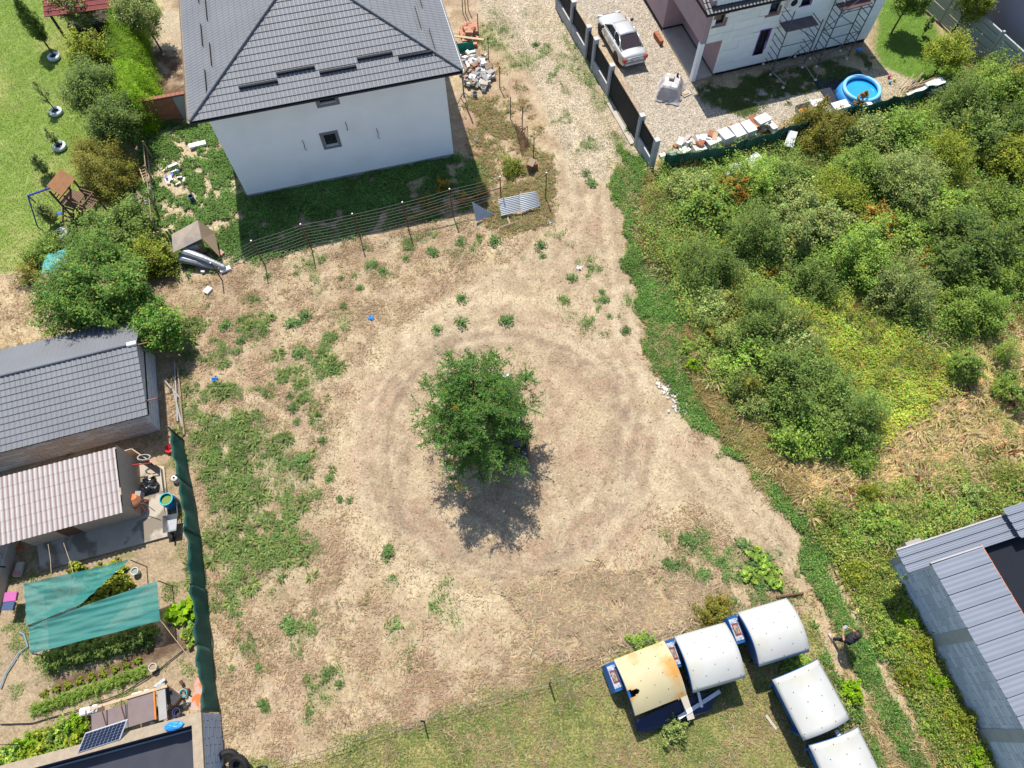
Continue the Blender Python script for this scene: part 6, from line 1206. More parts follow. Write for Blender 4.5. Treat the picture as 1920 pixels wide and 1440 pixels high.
# ---------------------------------------------------------------- the lone tree
def lonetree():
    rs = np.random.RandomState(11); base = P(-960, 0) if False else Vector((-1.3, 11.15, 0)); top = Vector((-.35, .7, 0))
    t = thing('tree', 'lone feathery green tree standing in the middle of the dry field', 'tree', base); q = random.Random(5); tw = B(); lf_c = []; lf_d = []; lf_col = []
    tw.tube([(0, 0, -.2), (-.03, .05, 1.0), (-.1, .2, 2.2), (-.2, .4, 3.6), (-.3, .55, 5.2)], .15, 9, .05)
    def along(a, b, f_): return a + (b - a) * f_
    for i in range(60):
        z = 1.4 + 4.5 * (i / 60) ** .85; az = i * 2.399 + q.uniform(-.25, .25); s = Vector((-.03 - .05 * z, .05 + .09 * z, z)); ml = 2.75 * math.sin(math.pi * min(.97, .22 + .62 * (z - 1.2) / 5)) ** .7
        L = ml * q.uniform(.72, 1.12); elv = .15 + .9 * ((z - 1.4) / 4.6) ** 1.4; e = s + Vector((math.cos(az) * math.cos(elv) * L, math.sin(az) * math.cos(elv) * L, math.sin(elv) * L * .75 + .15)); m_ = along(s, e, .5) + Vector((0, 0, .15)); tw.tube([s, m_, e], .035, 5, .01)
        if i % 4 == 0 and z > 2.2: e = e + Vector(((e - s).x * .15, (e - s).y * .15, .85))
        d = (e - s).normalized(); nsub = int(13 + L * 6)
        for j in range(nsub):
            f_ = q.uniform(.22, 1.03); p = along(s, e, f_) + Vector((0, 0, .15 * math.sin(math.pi * min(1, f_)))); a2 = q.uniform(0, 6.28); dd = (d * q.uniform(.5, 1.1) + Vector((math.cos(a2), math.sin(a2), q.uniform(-.25, .6))) * .85).normalized(); l2 = q.uniform(.3, .75); e2 = p + dd * l2 + Vector((0, 0, -.06)); tw.tube([p, e2], .010, 3, .004)
            bri = q.uniform(.75, 1.3); yel = q.random() < .035
            for k in range(int(5 + l2 * 9)):
                pp_ = along(p, e2, q.uniform(.1, 1.05)); a3 = q.uniform(0, 6.28); dl = (dd * .6 + Vector((math.cos(a3), math.sin(a3), q.uniform(-.5, .3)))).normalized(); ll = q.uniform(.1, .22)
                n_ = 5; c_ = np.array([tuple(pp_ + dl * ll * (x + .5) / n_ * 1.2) for x in range(n_)]) + rs.normal(size=(n_, 3)) * .018; lf_c.append(c_); lf_d.append(np.tile(np.array(tuple(dl)), (n_, 1)))
                cc = pal(rs, n_, PAL['locust'] if not yel else [(.17, .17, .03), (.20, .16, .03), (.12, .14, .03)], PW['locust'] if not yel else None, .18) * bri; lf_col.append(cc)
    tw.build('trunk', M_bark, t)
    Cn = np.concatenate(lf_c); me = fastmesh('crown', leaves(Cn, .078, rs, .8, .45), 4, np.clip(np.concatenate(lf_col), 0, 1), LF); o = bpy.data.objects.new('crown', me); C.objects.link(o); o.parent = t; t.scale = (1, 1, .80)
lonetree()
# ---------------------------------------------------------------- trees and shrubs, top left
plant('sapling', 'tall narrow sapling growing from the uppermost white tyre planter', 'sapling', (103, 107), 'mid', .62, 3.3, trunk=.7, lean=(-1.0, 1.4), shape='spindle', leaf=.10, dens=1.5)
plant('sapling', 'thin sapling growing from the second white tyre planter', 'sapling', (107, 211), 'grey', .45, 2.0, trunk=.5, lean=(-.5, .5), shape='spindle', leaf=.08, dens=.35)
plant('sapling', 'sparse seedling growing from the third white tyre planter', 'sapling', (114, 276), 'grey', .38, 1.2, trunk=.3, lean=(-.4, .3), shape='spindle', leaf=.08, dens=.5)
plant('sapling', 'small bushy sapling on the lawn above the swing', 'sapling', (98, 335), 'grey', .45, 1.4, trunk=.3, lean=(-.5, .5), shape='spindle', leaf=.08, dens=1.1, var=2)
plant('sapling', 'leafy sapling inside the swing frame', 'sapling', (113, 432), 'grey', .5, 1.5, trunk=.3, lean=(-.6, .7), shape='spindle', leaf=.08, dens=1.2, var=3)
hg = [(225, -5), (240, 22), (246, 52), (250, 82), (256, 112), (262, 142), (266, 170), (262, 196)]
for i, p in enumerate(hg): plant('hedge_conifer', ORD[i] + ' bright lime conifer of the hedge counting down from the red roofed shelter', 'conifer', (p[0] + 14, p[1] + 38), 'bright', .95, 2.6, group='conifers of the bright hedge', var=i % 2, shape='dome', leaf=.10, dens=2.0, asp=.22)
plant('tree', 'grey green pear tree hanging over the red shelter roof', 'tree', (182, 70), 'grey', 1.15, 3.2, trunk=1.0, lean=(-.4, .4), shape='ball', leaf=.12, dens=1.0)
plant('shrub', 'yellow green shrub in front of the red roofed shelter', 'shrub', (180, 128), 'yellow', 1.2, 2.2, leaf=.13, dens=1.2)
plant('tree', 'grey green plum tree beside the left roof edge of the big house', 'tree', (303, 95), 'grey', 1.25, 3.6, trunk=1.3, lean=(-.5, .5), shape='ball', leaf=.11, dens=.95, var=1)
plant('tree', 'wide grey green willow like tree left of the brick wall', 'tree', (215, 225), 'dark', 1.5, 3.2, trunk=.9, lean=(-.3, .3), shape='ball', leaf=.11, dens=1.2, var=4)
plant('tree', 'grey green tree lower beside the brick wall corner', 'tree', (252, 275), 'dark', 1.3, 2.9, trunk=.8, lean=(-.3, .3), shape='ball', leaf=.11, dens=1.2, var=5)
plant('shrub', 'olive and yellow tinged shrub at the lower end of the left tree row', 'shrub', (218, 345), 'olive', 1.45, 2.1, leaf=.09, dens=1.3)
plant('shrub', 'olive shrub behind the play tower', 'shrub', (188, 315), 'olive', 1.0, 1.8, leaf=.09, dens=1.2, var=1)
plant('shrub', 'dark green climber mass covering the arbour beside the hutch', 'climber', (235, 455), 'dark', 1.9, 1.7, leaf=.13, dens=1.4)
plant('shrub', 'dark vine left of the arbour climber', 'climber', (165, 470), 'dark', 1.1, 1.2, leaf=.12, dens=1.3, var=1)
plant('shrub', 'yellow green vine between arbour and hutch', 'climber', (292, 500), 'yellow', 1.1, 1.4, leaf=.13, dens=1.3, var=2)
plant('shrub', 'low leafy plants at the left end of the arbour', 'shrub', (92, 480), 'mid', 1.0, .8, leaf=.11, dens=1.0)
plant('tree', 'big cherry tree with long drooping leaves above the grey shed', 'tree', (238, 600), 'cherry', 2.4, 3.9, trunk=1.0, lean=(-.5, .6), shape='ball', leaf=.17, dens=1.35, asp=.34)
plant('tree', 'green tree with hanging shoots at the right corner of the grey shed', 'tree', (322, 650), 'cherry', 1.15, 2.6, trunk=.5, lean=(-.2, .4), shape='ball', leaf=.13, dens=1.5, var=3)
plant('shrub', 'thin reddish shrub at the edge of the sandy yard', 'shrub', (60, 520), 'olive', .7, 1.0, leaf=.08, dens=.5, var=5)
gd = thing('green_tarp', 'crumpled teal tarp showing beside the cherry tree', 'tarp', P(118, 510)); B().grid(lambda u, v: Vector(((u - .5) * 1.1, (v - .5) * 1.6, .9 + .2 * math.sin(u * 5 + v * 3) - abs(u - .5) * .6)), 14, 14).build('sheet', mat('teal_tarp', (.08, .30, .28), rough=.5, var=.15), gd, smooth=True, solid=.01)
# ---------------------------------------------------------------- right side garden trees
plant('tree', 'young round tree casting a dark shadow on the bright lawn', 'tree', (1671, 62), 'mid', 1.0, 3.4, trunk=1.3, lean=(.4, .4), shape='ball', leaf=.11, dens=1.2, var=8)
plant('tree', 'young tree leaning in front of the slotted concrete fence', 'tree', (1775, 75), 'yellow', 1.1, 4.0, trunk=1.4, lean=(.7, .4), shape='ball', leaf=.11, dens=.7, var=9)
plant('tree', 'spreading young tree above the far end of the mesh fence', 'tree', (1745, 148), 'yellow', 1.15, 2.5, trunk=.8, lean=(.5, .5), shape='ball', leaf=.11, dens=.8, var=10)
plant('sapling', 'tiny dark sapling on the bright lawn', 'sapling', (1728, 68), 'dark', .25, 1.3, trunk=.3, lean=(.2, .2), shape='spindle', leaf=.08, dens=1.3, var=11)
plant('seedling', 'orange tipped seedling growing between the foam blocks', 'seedling', (1535, 215), 'orange', .35, 1.3, trunk=.2, shape='spindle', leaf=.08, dens=.9, var=1)
plant('seedling', 'orange tipped seedling growing in front of the pool', 'seedling', (1604, 210), 'orange', .35, 1.5, trunk=.2, shape='spindle', leaf=.08, dens=.9, var=2)
# ---------------------------------------------------------------- thicket
TH = [(1530, 265, 1.5, 1.9, 'olive', 'rounded olive shrub with reddish shoots below the mesh fence'), (1400, 465, 1.6, 1.9, 'dark', 'dark shrub left of centre in the thicket'), (1500, 445, 2.1, 2.5, 'grey', 'largest silvery green shrub at the centre of the thicket'), (1590, 500, 1.9, 2.2, 'mid', 'wide green shrub right of the silvery one'), (1670, 560, 1.6, 1.8, 'grey', 'silvery shrub above the bramble clearing'),
 (1795, 490, 2.3, 2.9, 'dark', 'tallest dark shrub at the right of the thicket'), (1800, 595, 1.5, 1.7, 'mid', 'green shrub below the tallest dark shrub'), (1420, 625, 1.6, 1.9, 'dark', 'dark blue green shrub at the left edge of the bramble clearing'), (1395, 690, 1.4, 1.7, 'mid', 'small green shrub between the dark shrub and the verge'), (1470, 730, 1.9, 2.1, 'dark', 'dark spreading shrub below the bramble clearing'), (1560, 790, 1.7, 1.9, 'dark', 'lowest dark shrub at the tip of the thicket'), (1500, 825, 1.2, 1.4, 'mid', 'small green shrub at the lower left tip of the thicket'), (1455, 660, 1.4, 1.6, 'grey', 'grey green shrub in the middle of the lower group'), (1315, 525, 1.5, 1.7, 'dark', 'dark shrub closest to the green verge halfway down'), (1325, 405, 1.6, 1.6, 'mid', 'mid green shrub near the upper verge'), (1290, 375, 1.1, 1.2, 'grey', 'low grey green shrub near the end of the mesh fence'),
 (1405, 355, 1.4, 1.5, 'mid', 'bushy shrub under the dumped foam boards'), (1470, 355, 1.3, 1.5, 'dark', 'dark shrub right of the dumped foam boards'), (1600, 350, 1.6, 1.8, 'mid', 'mid green shrub in the upper thicket'), (1680, 370, 1.7, 1.9, 'grey', 'silvery shrub in the upper right thicket'), (1620, 270, 1.4, 1.5, 'grey', 'grey green shrub under the middle of the mesh fence'), (1690, 275, 1.6, 1.8, 'mid', 'green shrub under the right half of the mesh fence'), (1750, 320, 1.5, 1.8, 'yellow', 'yellow green shrub in the upper right thicket'), (1820, 280, 1.8, 2.5, 'dark', 'tall dark shrub near the right end of the mesh fence'), (1850, 200, 1.7, 2.3, 'mid', 'green shrub in front of the concrete fence'), (1780, 215, 1.4, 1.9, 'dark', 'dark shrub at the end of the mesh fence'), (1905, 190, 1.5, 2.4, 'orange', 'orange fruited climber at the right picture edge'),
 (1895, 330, 1.8, 2.0, 'yellow', 'yellow green shrub at the right picture edge'), (1880, 420, 1.6, 1.7, 'mid', 'green shrub right of the tallest dark shrub'), (1750, 400, 1.4, 1.5, 'mid', 'green shrub above the tallest dark shrub'), (1870, 530, 1.4, 1.5, 'mid', 'low green shrub by the right edge'), (1550, 390, 1.3, 1.6, 'yellow', 'yellow green shrub above the silvery centre shrub'), (1690, 455, 1.4, 1.4, 'mid', 'mid green shrub between silvery and tallest dark shrubs'), (1330, 590, 1.0, 1.2, 'grey', 'small grey green shrub where the verge widens'), (1520, 540, 1.2, 1.3, 'dark', 'dark shrub overhanging the bramble clearing'), (1600, 855, .8, .9, 'mid', 'small green bush at the foot of the lowest dark shrub'), (1905, 250, 1.4, 2.0, 'dark', 'dark shrub under the orange fruited climber')]
for i, (x, y, r_, h_, k, lb) in enumerate(TH): plant('shrub', lb, 'shrub', (x, y), k, r_, h_ * (1.0, 1.25, .85)[i % 3], var=i % 3, leaf=(.12, .10, .14)[i % 3] if k != 'olive' else .10, dens=(1.25, .85, 1.0)[i % 3], shape='ball' if k in ('grey', 'yellow') and i % 2 else 'dome', z0=.1)
for x, y, r_, h_, k, lb in ((1700, 1090, .5, .8, 'mid', 'small bush at the upper corner of the grey block building'), (1640, 980, .8, .7, 'mid', 'low bush in the grass above the grey block building'), (1290, 655, .45, .5, 'mid', 'dark green weed clump on the verge'), (1300, 690, .4, .5, 'bright', 'bright weed clump on the verge'), (1340, 1150, .7, .6, 'olive', 'yellowish bush above the second cabin'), (1205, 1210, .5, .5, 'mid', 'green bush by the low fence near yellow roofed cabin'), (1262, 1370, .5, .6, 'grey', 'silvery weed growing by the navy sheet'), (1560, 1330, .6, .8, 'grey', 'silvery bush right of the sideways cabin'), (1590, 1300, .5, .6, 'bright', 'bright green weed between cabins and path'), (1490, 1240, .5, .5, 'mid', 'weed clump under the third cabin'), (960, 318, .6, .6, 'yellow', 'yellowish bush in the dry corner right of the house'), (830, 355, .35, .8, 'orange', 'dry rose like shrub at the wire fence, middle'), (870, 380, .35, .8, 'orange', 'dry rose like shrub at the wire fence near the triangular panel'), (800, 385, .35, .7, 'olive', 'dry shrub in the wire fence left of the roses'), (905, 360, .4, .8, 'olive', 'dry shrub behind the metal sheets')):
    plant('bush', lb, 'bush', (x, y), k, r_, h_, var=3, leaf=.085, dens=1.1)
RB = [(1600, 1075, 'yellow', 'yellow green weed bush furthest up the rough strip'), (1650, 1120, 'mid', 'green weed bush left of the block building corner'), (1690, 1160, 'bright', 'bright weed bush against the top of the block wall'), (1715, 1215, 'yellow', 'yellow weed bush against the block wall near the first tie column'), (1660, 1190, 'mid', 'green weed bush right of the standing man'), (1745, 1280, 'bright', 'bright weed bush against the middle of the block wall'), (1700, 1270, 'yellow', 'yellow green weed bush between track and block wall'), (1790, 1350, 'yellow', 'yellow weed bush near the lower tie column'), (1740, 1360, 'mid', 'green weed bush between path and lower block wall'), (1820, 1420, 'bright', 'bright weed bush at the bottom of the block wall'), (1580, 1010, 'mid', 'green weed bush where the path meets the rough grass'), (1730, 960, 'mid', 'green weed bush above the flat strip of the block building'), (1810, 930, 'grey', 'silvery weed bush above the block building roof'), (1620, 930, 'yellow', 'yellow weed bush below the dry grass')]
for i, (x, y, k, lb) in enumerate(RB): plant('bush', lb, 'bush', (x, y), k, rnd.uniform(.4, .7), rnd.uniform(.4, .7), var=4 + i % 2, leaf=.085, dens=.9)
# ---------------------------------------------------------------- garden plants
for i in range(8): u = i / 7; plant('tomato_plant', ORD[i] + ' bushy dark tomato plant from the left in the row below the long shade net', 'plant', (105 + 175 * u, 1238 - 45 * u), 'dark', .42, .75, group='tomato plants below the shade net', var=7, leaf=.085, dens=1.5)
for i in range(16): u = i / 15; plant('carrot_plant', ORD[i] + ' feathery green plant from the left in the row beside the hose', 'plant', (70 + 198 * u, 1330 - 70 * u), 'mid', .27, .28, group='feathery plants of the long row', var=8, leaf=.05, dens=2.2, asp=.25)
for i in range(9): u = i / 8; plant('lettuce', ORD[i] + ' small yellow green plant from the left in the thin row of the dark bed', 'plant', (85 + 175 * u, 1300 - 60 * u), 'yellow', .13, .15, group='small plants of the thin row', var=9, leaf=.07, dens=2.0)
for i, (x, y, r_) in enumerate(((185, 1085, .45), (215, 1075, .45), (235, 1100, .4), (170, 1125, .4), (200, 1110, .45), (150, 1068, .3))): plant('squash_plant', ORD[i] + ' broad leaved squash plant of the group in the gap between the shade nets', 'plant', (x, y), 'yellow', r_, .6, group='squash plants between the nets', var=10, leaf=.13, dens=1.1, asp=.8)
plant('squash_plant', 'large leaved squash plant climbing the mesh fence', 'plant', (348, 1150), 'bright', .5, .5, var=11, leaf=.24, dens=.6, asp=.9); plant('squash_plant', 'smaller large leaved squash plant below the first on the mesh fence', 'plant', (360, 1190), 'mid', .35, .4, var=11, leaf=.22, dens=.6, asp=.9)
for i, (x, y) in enumerate(((30, 1415), (60, 1400), (90, 1388), (120, 1378), (150, 1365), (60, 1430), (100, 1418), (20, 1438), (130, 1400))): plant('bean_plant', ORD[i] + ' vegetable plant of the leafy patch running left from the solar panel', 'plant', (x, y), ('mid', 'bright', 'yellow')[i % 3], .5, .45, group='vegetables in the lower left patch', var=12, leaf=.13, dens=1.0)
# ---------------------------------------------------------------- countable weeds in the field
wm = []
for k in range(4):
    rs = np.random.RandomState(60 + k); N = 90 + 40 * k; a = rs.uniform(0, 6.28, N); r_ = np.minimum(np.abs(rs.normal(size=N)) * .15, .27); Cn = np.stack([np.cos(a) * r_, np.sin(a) * r_, .05 + .12 * rs.rand(N) * np.exp(-r_ * 4)], 1)
    wm.append(fastmesh('weed', leaves(Cn, .13, rs, .9, .35), 4, pal(rs, N, [(.11, .21, .055), (.15, .25, .075), (.18, .26, .10)]), LF))
WL_ = [(500, 520), (545, 606), (562, 604), (575, 590), (540, 740), (548, 770), (560, 790), (700, 498), (690, 500), (640, 520), (676, 540), (720, 510), (760, 486), (640, 575), (610, 630), (725, 1035), (728, 1045), (605, 830), (614, 900), (640, 940), (655, 935), (490, 1320), (500, 1325), (565, 860), (520, 860), (480, 560), (420, 615), (455, 640), (430, 680), (590, 680), (620, 690), (560, 660), (865, 450), (900, 445), (930, 455), (810, 470), (1010, 460), (1015, 478), (1130, 545), (1135, 560), (1140, 590), (1070, 520), (1170, 620), (540, 1170), (590, 1150), (640, 1280), (490, 1250), (1290, 1010), (1350, 1050), (1410, 1060), (1440, 1050), (1425, 1095), (1380, 1130), (1390, 1025), (1320, 1080), (1260, 1060), (820, 620), (868, 602), (950, 600), (1110, 345), (1098, 325), (1000, 80), (1180, 240), (470, 440), (870, 560)]
for i, (x, y) in enumerate(WL_):
    p = P(x + rnd.uniform(-4, 4), y + rnd.uniform(-4, 4)); o = bpy.data.objects.new('weed', wm[i % 4]); C.objects.link(o); o.location = (p.x, p.y, gz(p.x, p.y)); s = rnd.uniform(.6, 1.5); o.scale = (s, s, s); o.rotation_euler = (0, 0, rnd.random() * 6); tag(o, 'low green leafy weed growing on the dry ground', 'weed', 'leafy weeds scattered over the dry ground')
dk = [(1420, 1045), (1440, 1070), (1448, 1090), (1405, 1078)]
for i, (x, y) in enumerate(dk): plant('dock_plant', ('upper left', 'middle', 'lower right', 'lower left')[i] + ' broad leaved dock plant in the patch above the cabins', 'plant', (x, y), 'mid', .35, .25, group='dock plants above the cabins', var=13, leaf=.2, dens=.8, asp=.6)
# ---------------------------------------------------------------- uncountable cover
def cover(name, label, cat, M, N, kindf, **k): 
    rs = np.random.RandomState(hash_(name)); S_ = scatter(M, N, rs); stuff(name, kindf(S_, rs), label, cat)
def leafcover(size, hgt, cols, wts=None, upb=1.3, asp=.55, gain=2.1):
    def f(S_, rs):
        S_ = S_.copy(); q = fbm(S_[:, 0], S_[:, 1], 1.6, 77); S_[:, 2] += hgt * (.25 + 1.1 * q) * rs.rand(len(S_)) ** .6; c = pal(rs, len(S_), cols, wts, .25) * (.55 + .9 * fbm(S_[:, 0], S_[:, 1], .8, 78))[:, None] * gain
        return fastmesh(name_, leaves(S_, size, rs, upb, asp), 4, np.clip(c, 0, 1), LFg)
    return f
def bladecover(h, cols, wts=None, lean=.6, wdt=.014, wind=(0, 0), patch=None):
    def f(S_, rs):
        q = fbm(S_[:, 0], S_[:, 1], 1.2, 87); c = pal(rs, len(S_), cols, wts, .22) * (.75 + .5 * q)[:, None] * 1.15; hh = h * (.55 + .9 * q)
        if lean >= .75:
            S_ = S_.copy(); S_[:, 2] += .02 + hh * .35 * rs.rand(len(S_)) * (1.3 - lean) * 2; return fastmesh(name_, leaves(S_, h, rs, 2.0, wdt * 2.4 / h, tdir=(wind if wind != (0, 0) else None)), 4, np.clip(c, 0, 1), LFg)
        return fastmesh(name_, blades(S_, hh, rs, lean, wdt, wind), 3, np.clip(c * 1.3, 0, 1), LFg)
    return f
notb = 1.0
name_ = 'dry_grass'; base_ = np.clip(1 - MS['gravel'] - MS['yard'] - MS['garden'] * 1.2 - MS['thicket'] - lawn - MS['gstrip'] - MS['meadow'] - MS['road'] * .85, 0, 1) * (.25 + ss(.35, .65, n2))
base_ *= (GY < 27) & (GX < 17)
cover('dry_grass', 'short dead straw and cut grass lying over the whole field', 'dry grass', base_ * (1 - .8 * ringb) + .03 * road, 60000, bladecover(.16, [(.42, .33, .20), (.36, .27, .16), (.48, .39, .25), (.34, .25, .16)], lean=.97, wdt=.011))
hay = region(GX, GY, [(960, 1120), (1120, 1060), (1220, 1090), (1330, 1110), (1280, 1170), (1150, 1200), (1010, 1210)], .7, .8, 91)
name_ = 'matted_hay'; cover('matted_hay', 'matted tall dead grass flattened beside the low wire fence', 'dry grass', hay * ss(.3, .5, n2), 20000, bladecover(.5, [(.56, .46, .31), (.48, .385, .26), (.40, .31, .21)], lean=.93, wdt=.012))
name_ = 'field_weeds'; cover('field_weeds', 'patches of low green weeds spread through the dry field', 'weeds', green ** 1.6 * (1 - MS['gravel'] * .6) * (.08 + ss(.45, .62, n3 * .6 + n2 * .4)), 42000, leafcover(.085, .16, [(.09, .15, .045), (.12, .185, .06), (.065, .12, .035), (.15, .18, .07)], asp=.4, gain=2.0))
tw_ = region(GX, GY, [(385, 800), (470, 780), (500, 880), (560, 1000), (560, 1060), (480, 1100), (420, 1060), (410, 960), (380, 870)], .5, .9, 95) * ss(.38, .5, n2 + .05)
def tufts(name, label, cat, M, N, per, length, cols, rad=.05, asp=.07):
    rs = np.random.RandomState(hash_(name)); S_ = scatter(M, N, rs); sz = rs.uniform(.5, 1.25, N); n = per; a = rs.uniform(0, 6.28, (N, n)); L = length * sz[:, None] * rs.uniform(.5, 1.15, (N, n)); el = rs.uniform(.15, 1.1, (N, n))
    d = np.stack([np.cos(a) * np.cos(el), np.sin(a) * np.cos(el), np.sin(el)], -1); base = S_[:, None, :] + d * np.array([1, 1, 0]) * rad; mid = base + d * L[..., None] * .55; tip = mid + d * np.array([1, 1, .1]) * L[..., None] * .5 - np.array([0, 0, .12]) * L[..., None]
    b = np.stack([-np.sin(a), np.cos(a), np.zeros_like(a)], -1) * L[..., None] * asp; V = np.stack([base, mid + b, tip, mid - b], 2).reshape(-1, 3); V[:, 2] = np.maximum(V[:, 2], .01)
    c = pal(rs, N * n, cols, None, .2) * np.repeat(rs.uniform(.75, 1.25, N), n)[:, None]; stuff(name, fastmesh(name, V, 4, np.clip(c, 0, 1), LFg), label, cat)
GT = [(.20, .28, .08), (.26, .33, .11), (.15, .22, .06), (.32, .35, .15)]
tufts('tall_weed_grass', 'tufts of taller green grass near the left mesh fence', 'grass', (tw_ ** 1.5 * .8 + .22 * G_['W'] + .15 * G_['W2']) * (.05 + ss(.46, .6, n3)), 320, 40, .38, GT)
tufts('straw_tufts', 'tufts of pale dead grass on the outer parts of the field', 'dry grass', base_ * outr * ss(.45, .6, n4) + 1e-9, 900, 26, .24, [(.46, .36, .22), (.42, .32, .2), (.38, .28, .18), (.32, .31, .14)], asp=.05)
tufts('verge_tufts', 'tufts of longer grass along the green verge', 'grass', gs, 420, 34, .26, GT + [(.34, .31, .15)])
tufts('thicket_tufts', 'arching grass tufts between the thicket shrubs', 'grass', MS['thicket'] * (1 - MS['drygrass']) * ss(.42, .58, n4), 800, 40, .8, [(.24, .29, .11), (.36, .33, .17), (.18, .25, .08), (.46, .36, .22)], asp=.04)
tufts('dry_zone_tufts', 'arching tufts of pale dry grass right of the thicket', 'dry grass', MS['drygrass'], 650, 46, .7, [(.66, .53, .29), (.58, .45, .25), (.56, .42, .28), (.34, .34, .13)], asp=.03)
name_ = 'verge_clover'; cover('verge_clover', 'dense green clover and grass along the verge and footpath', 'grass', gs ** 1.5 * (.2 + ss(.35, .6, n3 * .5 + n2 * .5)), 120000, leafcover(.085, .24, [(.05, .105, .025), (.075, .14, .032), (.12, .165, .05), (.03, .065, .018), (.19, .18, .08)], [.32, .28, .17, .17, .06], asp=.4, upb=1.0, gain=2.5))
name_ = 'verge_dry_edge'; ed = region(GX, GY, [(1300, 600), (1340, 700), (1430, 810), (1520, 940), (1480, 930), (1400, 850), (1310, 740), (1280, 640)], .4, .4, 97) + .25 * region(GX, GY, [(1215, 320), (1250, 350), (1260, 470), (1225, 500), (1190, 420)], .3, .3, 98)
cover('verge_dry_edge', 'band of tall dry grass between verge and thicket', 'dry grass', ed, 20000, bladecover(.6, [(.40, .31, .15), (.32, .24, .11), (.20, .18, .06)], lean=.75, wdt=.012))
thk = MS['thicket'] * (1 - MS['drygrass'] * .97); bram = region(GX, GY, [(1490, 560), (1620, 560), (1700, 640), (1800, 690), (1720, 780), (1640, 830), (1580, 740), (1520, 660)], .6, .8, 99)
name_ = 'bramble_cover'; cover('bramble_cover', 'yellow green bramble thicket covering the clearing between shrubs', 'brambles', bram + .12 * thk, 100000, leafcover(.095, .5, gain=3.0, cols= [(.15, .20, .035), (.19, .225, .04), (.11, .165, .03), (.22, .17, .05)], asp=.75))
name_ = 'thicket_undergrowth'; cover('thicket_undergrowth', 'tangled green undergrowth filling the thicket between shrubs', 'undergrowth', thk * (1 - .8 * bram), 190000, leafcover(.10, .95, gain=2.8, cols= [(.085, .145, .035), (.12, .175, .045), (.065, .115, .03), (.17, .18, .05), (.20, .13, .06)], wts=[.30, .32, .20, .15, .03], asp=.5))
name_ = 'thicket_grass'; cover('thicket_grass', 'tall seeding grass growing between the thicket shrubs', 'grass', thk * ss(.45, .6, n4), 50000, bladecover(1.0, [(.17, .18, .06), (.26, .22, .10), (.12, .15, .05), (.30, .20, .10)], lean=.5, wdt=.014))
name_ = 'tall_dry_grass'; cover('tall_dry_grass', 'tall pinkish dry grass leaning in the rough right of the thicket', 'dry grass', MS['drygrass'] * (.3 + ss(.3, .6, n2)), 95000, bladecover(.6, [(.68, .54, .29), (.60, .47, .25), (.58, .42, .26), (.36, .34, .14), (.26, .19, .10)], [.36, .26, .22, .09, .07], lean=.85, wdt=.013, wind=(.8, .5)))
rough = region(GX, GY, [(1500, 940), (1640, 920), (1800, 900), (2000, 860), (2000, 940), (1700, 1030), (1660, 1060), (1700, 1140), (1760, 1250), (1850, 1400), (1870, 1500), (1800, 1500), (1700, 1280), (1600, 1100), (1530, 1010)], .5, .6, 101)
name_ = 'rough_green_growth'; cover('rough_green_growth', 'lush yellow green weeds along the grey block building', 'weeds', rough * (.2 + ss(.3, .6, n2)), 60000, leafcover(.10, .5, [(.12, .17, .035), (.06, .10, .025), (.17, .20, .045), (.24, .22, .07), (.34, .26, .12)], [.3, .27, .2, .15, .08], asp=.45, upb=.8))
name_ = 'meadow_grass'; cover('meadow_grass', 'short mown yellow green grass of the lower meadow', 'grass', md, 60000, bladecover(.10, [(.24, .25, .09), (.32, .29, .13), (.16, .20, .055), (.38, .33, .17)], lean=.9, wdt=.010))
name_ = 'lawn_grass'; cover('lawn_grass', 'short green lawn grass', 'grass', lawn * (1 - .7 * MS['lawn2']), 60000, bladecover(.07, [(.15, .235, .035), (.20, .26, .05), (.12, .20, .03)], lean=.85, wdt=.012))
hv = np.maximum(MS['housel'] * ss(.42, .5, n2 * .6 + n3 * .4), MS['houses'] * ss(.3, .42, n2) * 1.3)
hv = hv * (1 - ss(.2, .6, region(GX, GY, [(400, 220), (850, 140), (852, 290), (470, 362)], .1, 0, 1)))
name_ = 'yard_creepers'; cover('yard_creepers', 'green creeping weeds around the left and front of the big house', 'weeds', hv, 70000, leafcover(.11, .22, [(.075, .13, .035), (.10, .165, .045), (.055, .10, .028)], asp=.65))
sc_g = MS['garden'] * ss(.5, .62, n2) * (1 - MS['bed']) * (1 - region(GX, GY, [(60, 990), (330, 900), (345, 1080), (70, 1090)], .2, .2, 5)) * (1 - region(GX, GY, [(-100, 600), (300, 600), (330, 1000), (-100, 1100)], .2, .2, 5))
name_ = 'garden_weeds'; cover('garden_weeds', 'scattered low weeds in the left vegetable garden', 'weeds', sc_g + 1e-6, 14000, leafcover(.07, .1, [(.09, .14, .04), (.13, .17, .06)], asp=.45))
bp_ = MS['brownpatch'] * (1 - MS['gravel']); name_ = 'dry_corner_weeds'; cover('dry_corner_weeds', 'mixed dry stalks and pale weeds in the corner beside the big house', 'weeds', bp_ * ss(.4, .6, n4), 9000, bladecover(.28, [(.36, .27, .14), (.24, .24, .09), (.40, .27, .17), (.16, .2, .07)], lean=.75, wdt=.014))
fgm = (fg * ss(.42, .52, n2) + 1e-6); name_ = 'yard_grass'; cover('yard_grass', 'patchy grass in the shade along the insulated house', 'grass', fgm, 14000, bladecover(.12, [(.10, .15, .045), (.14, .18, .06)], lean=.8, wdt=.013))

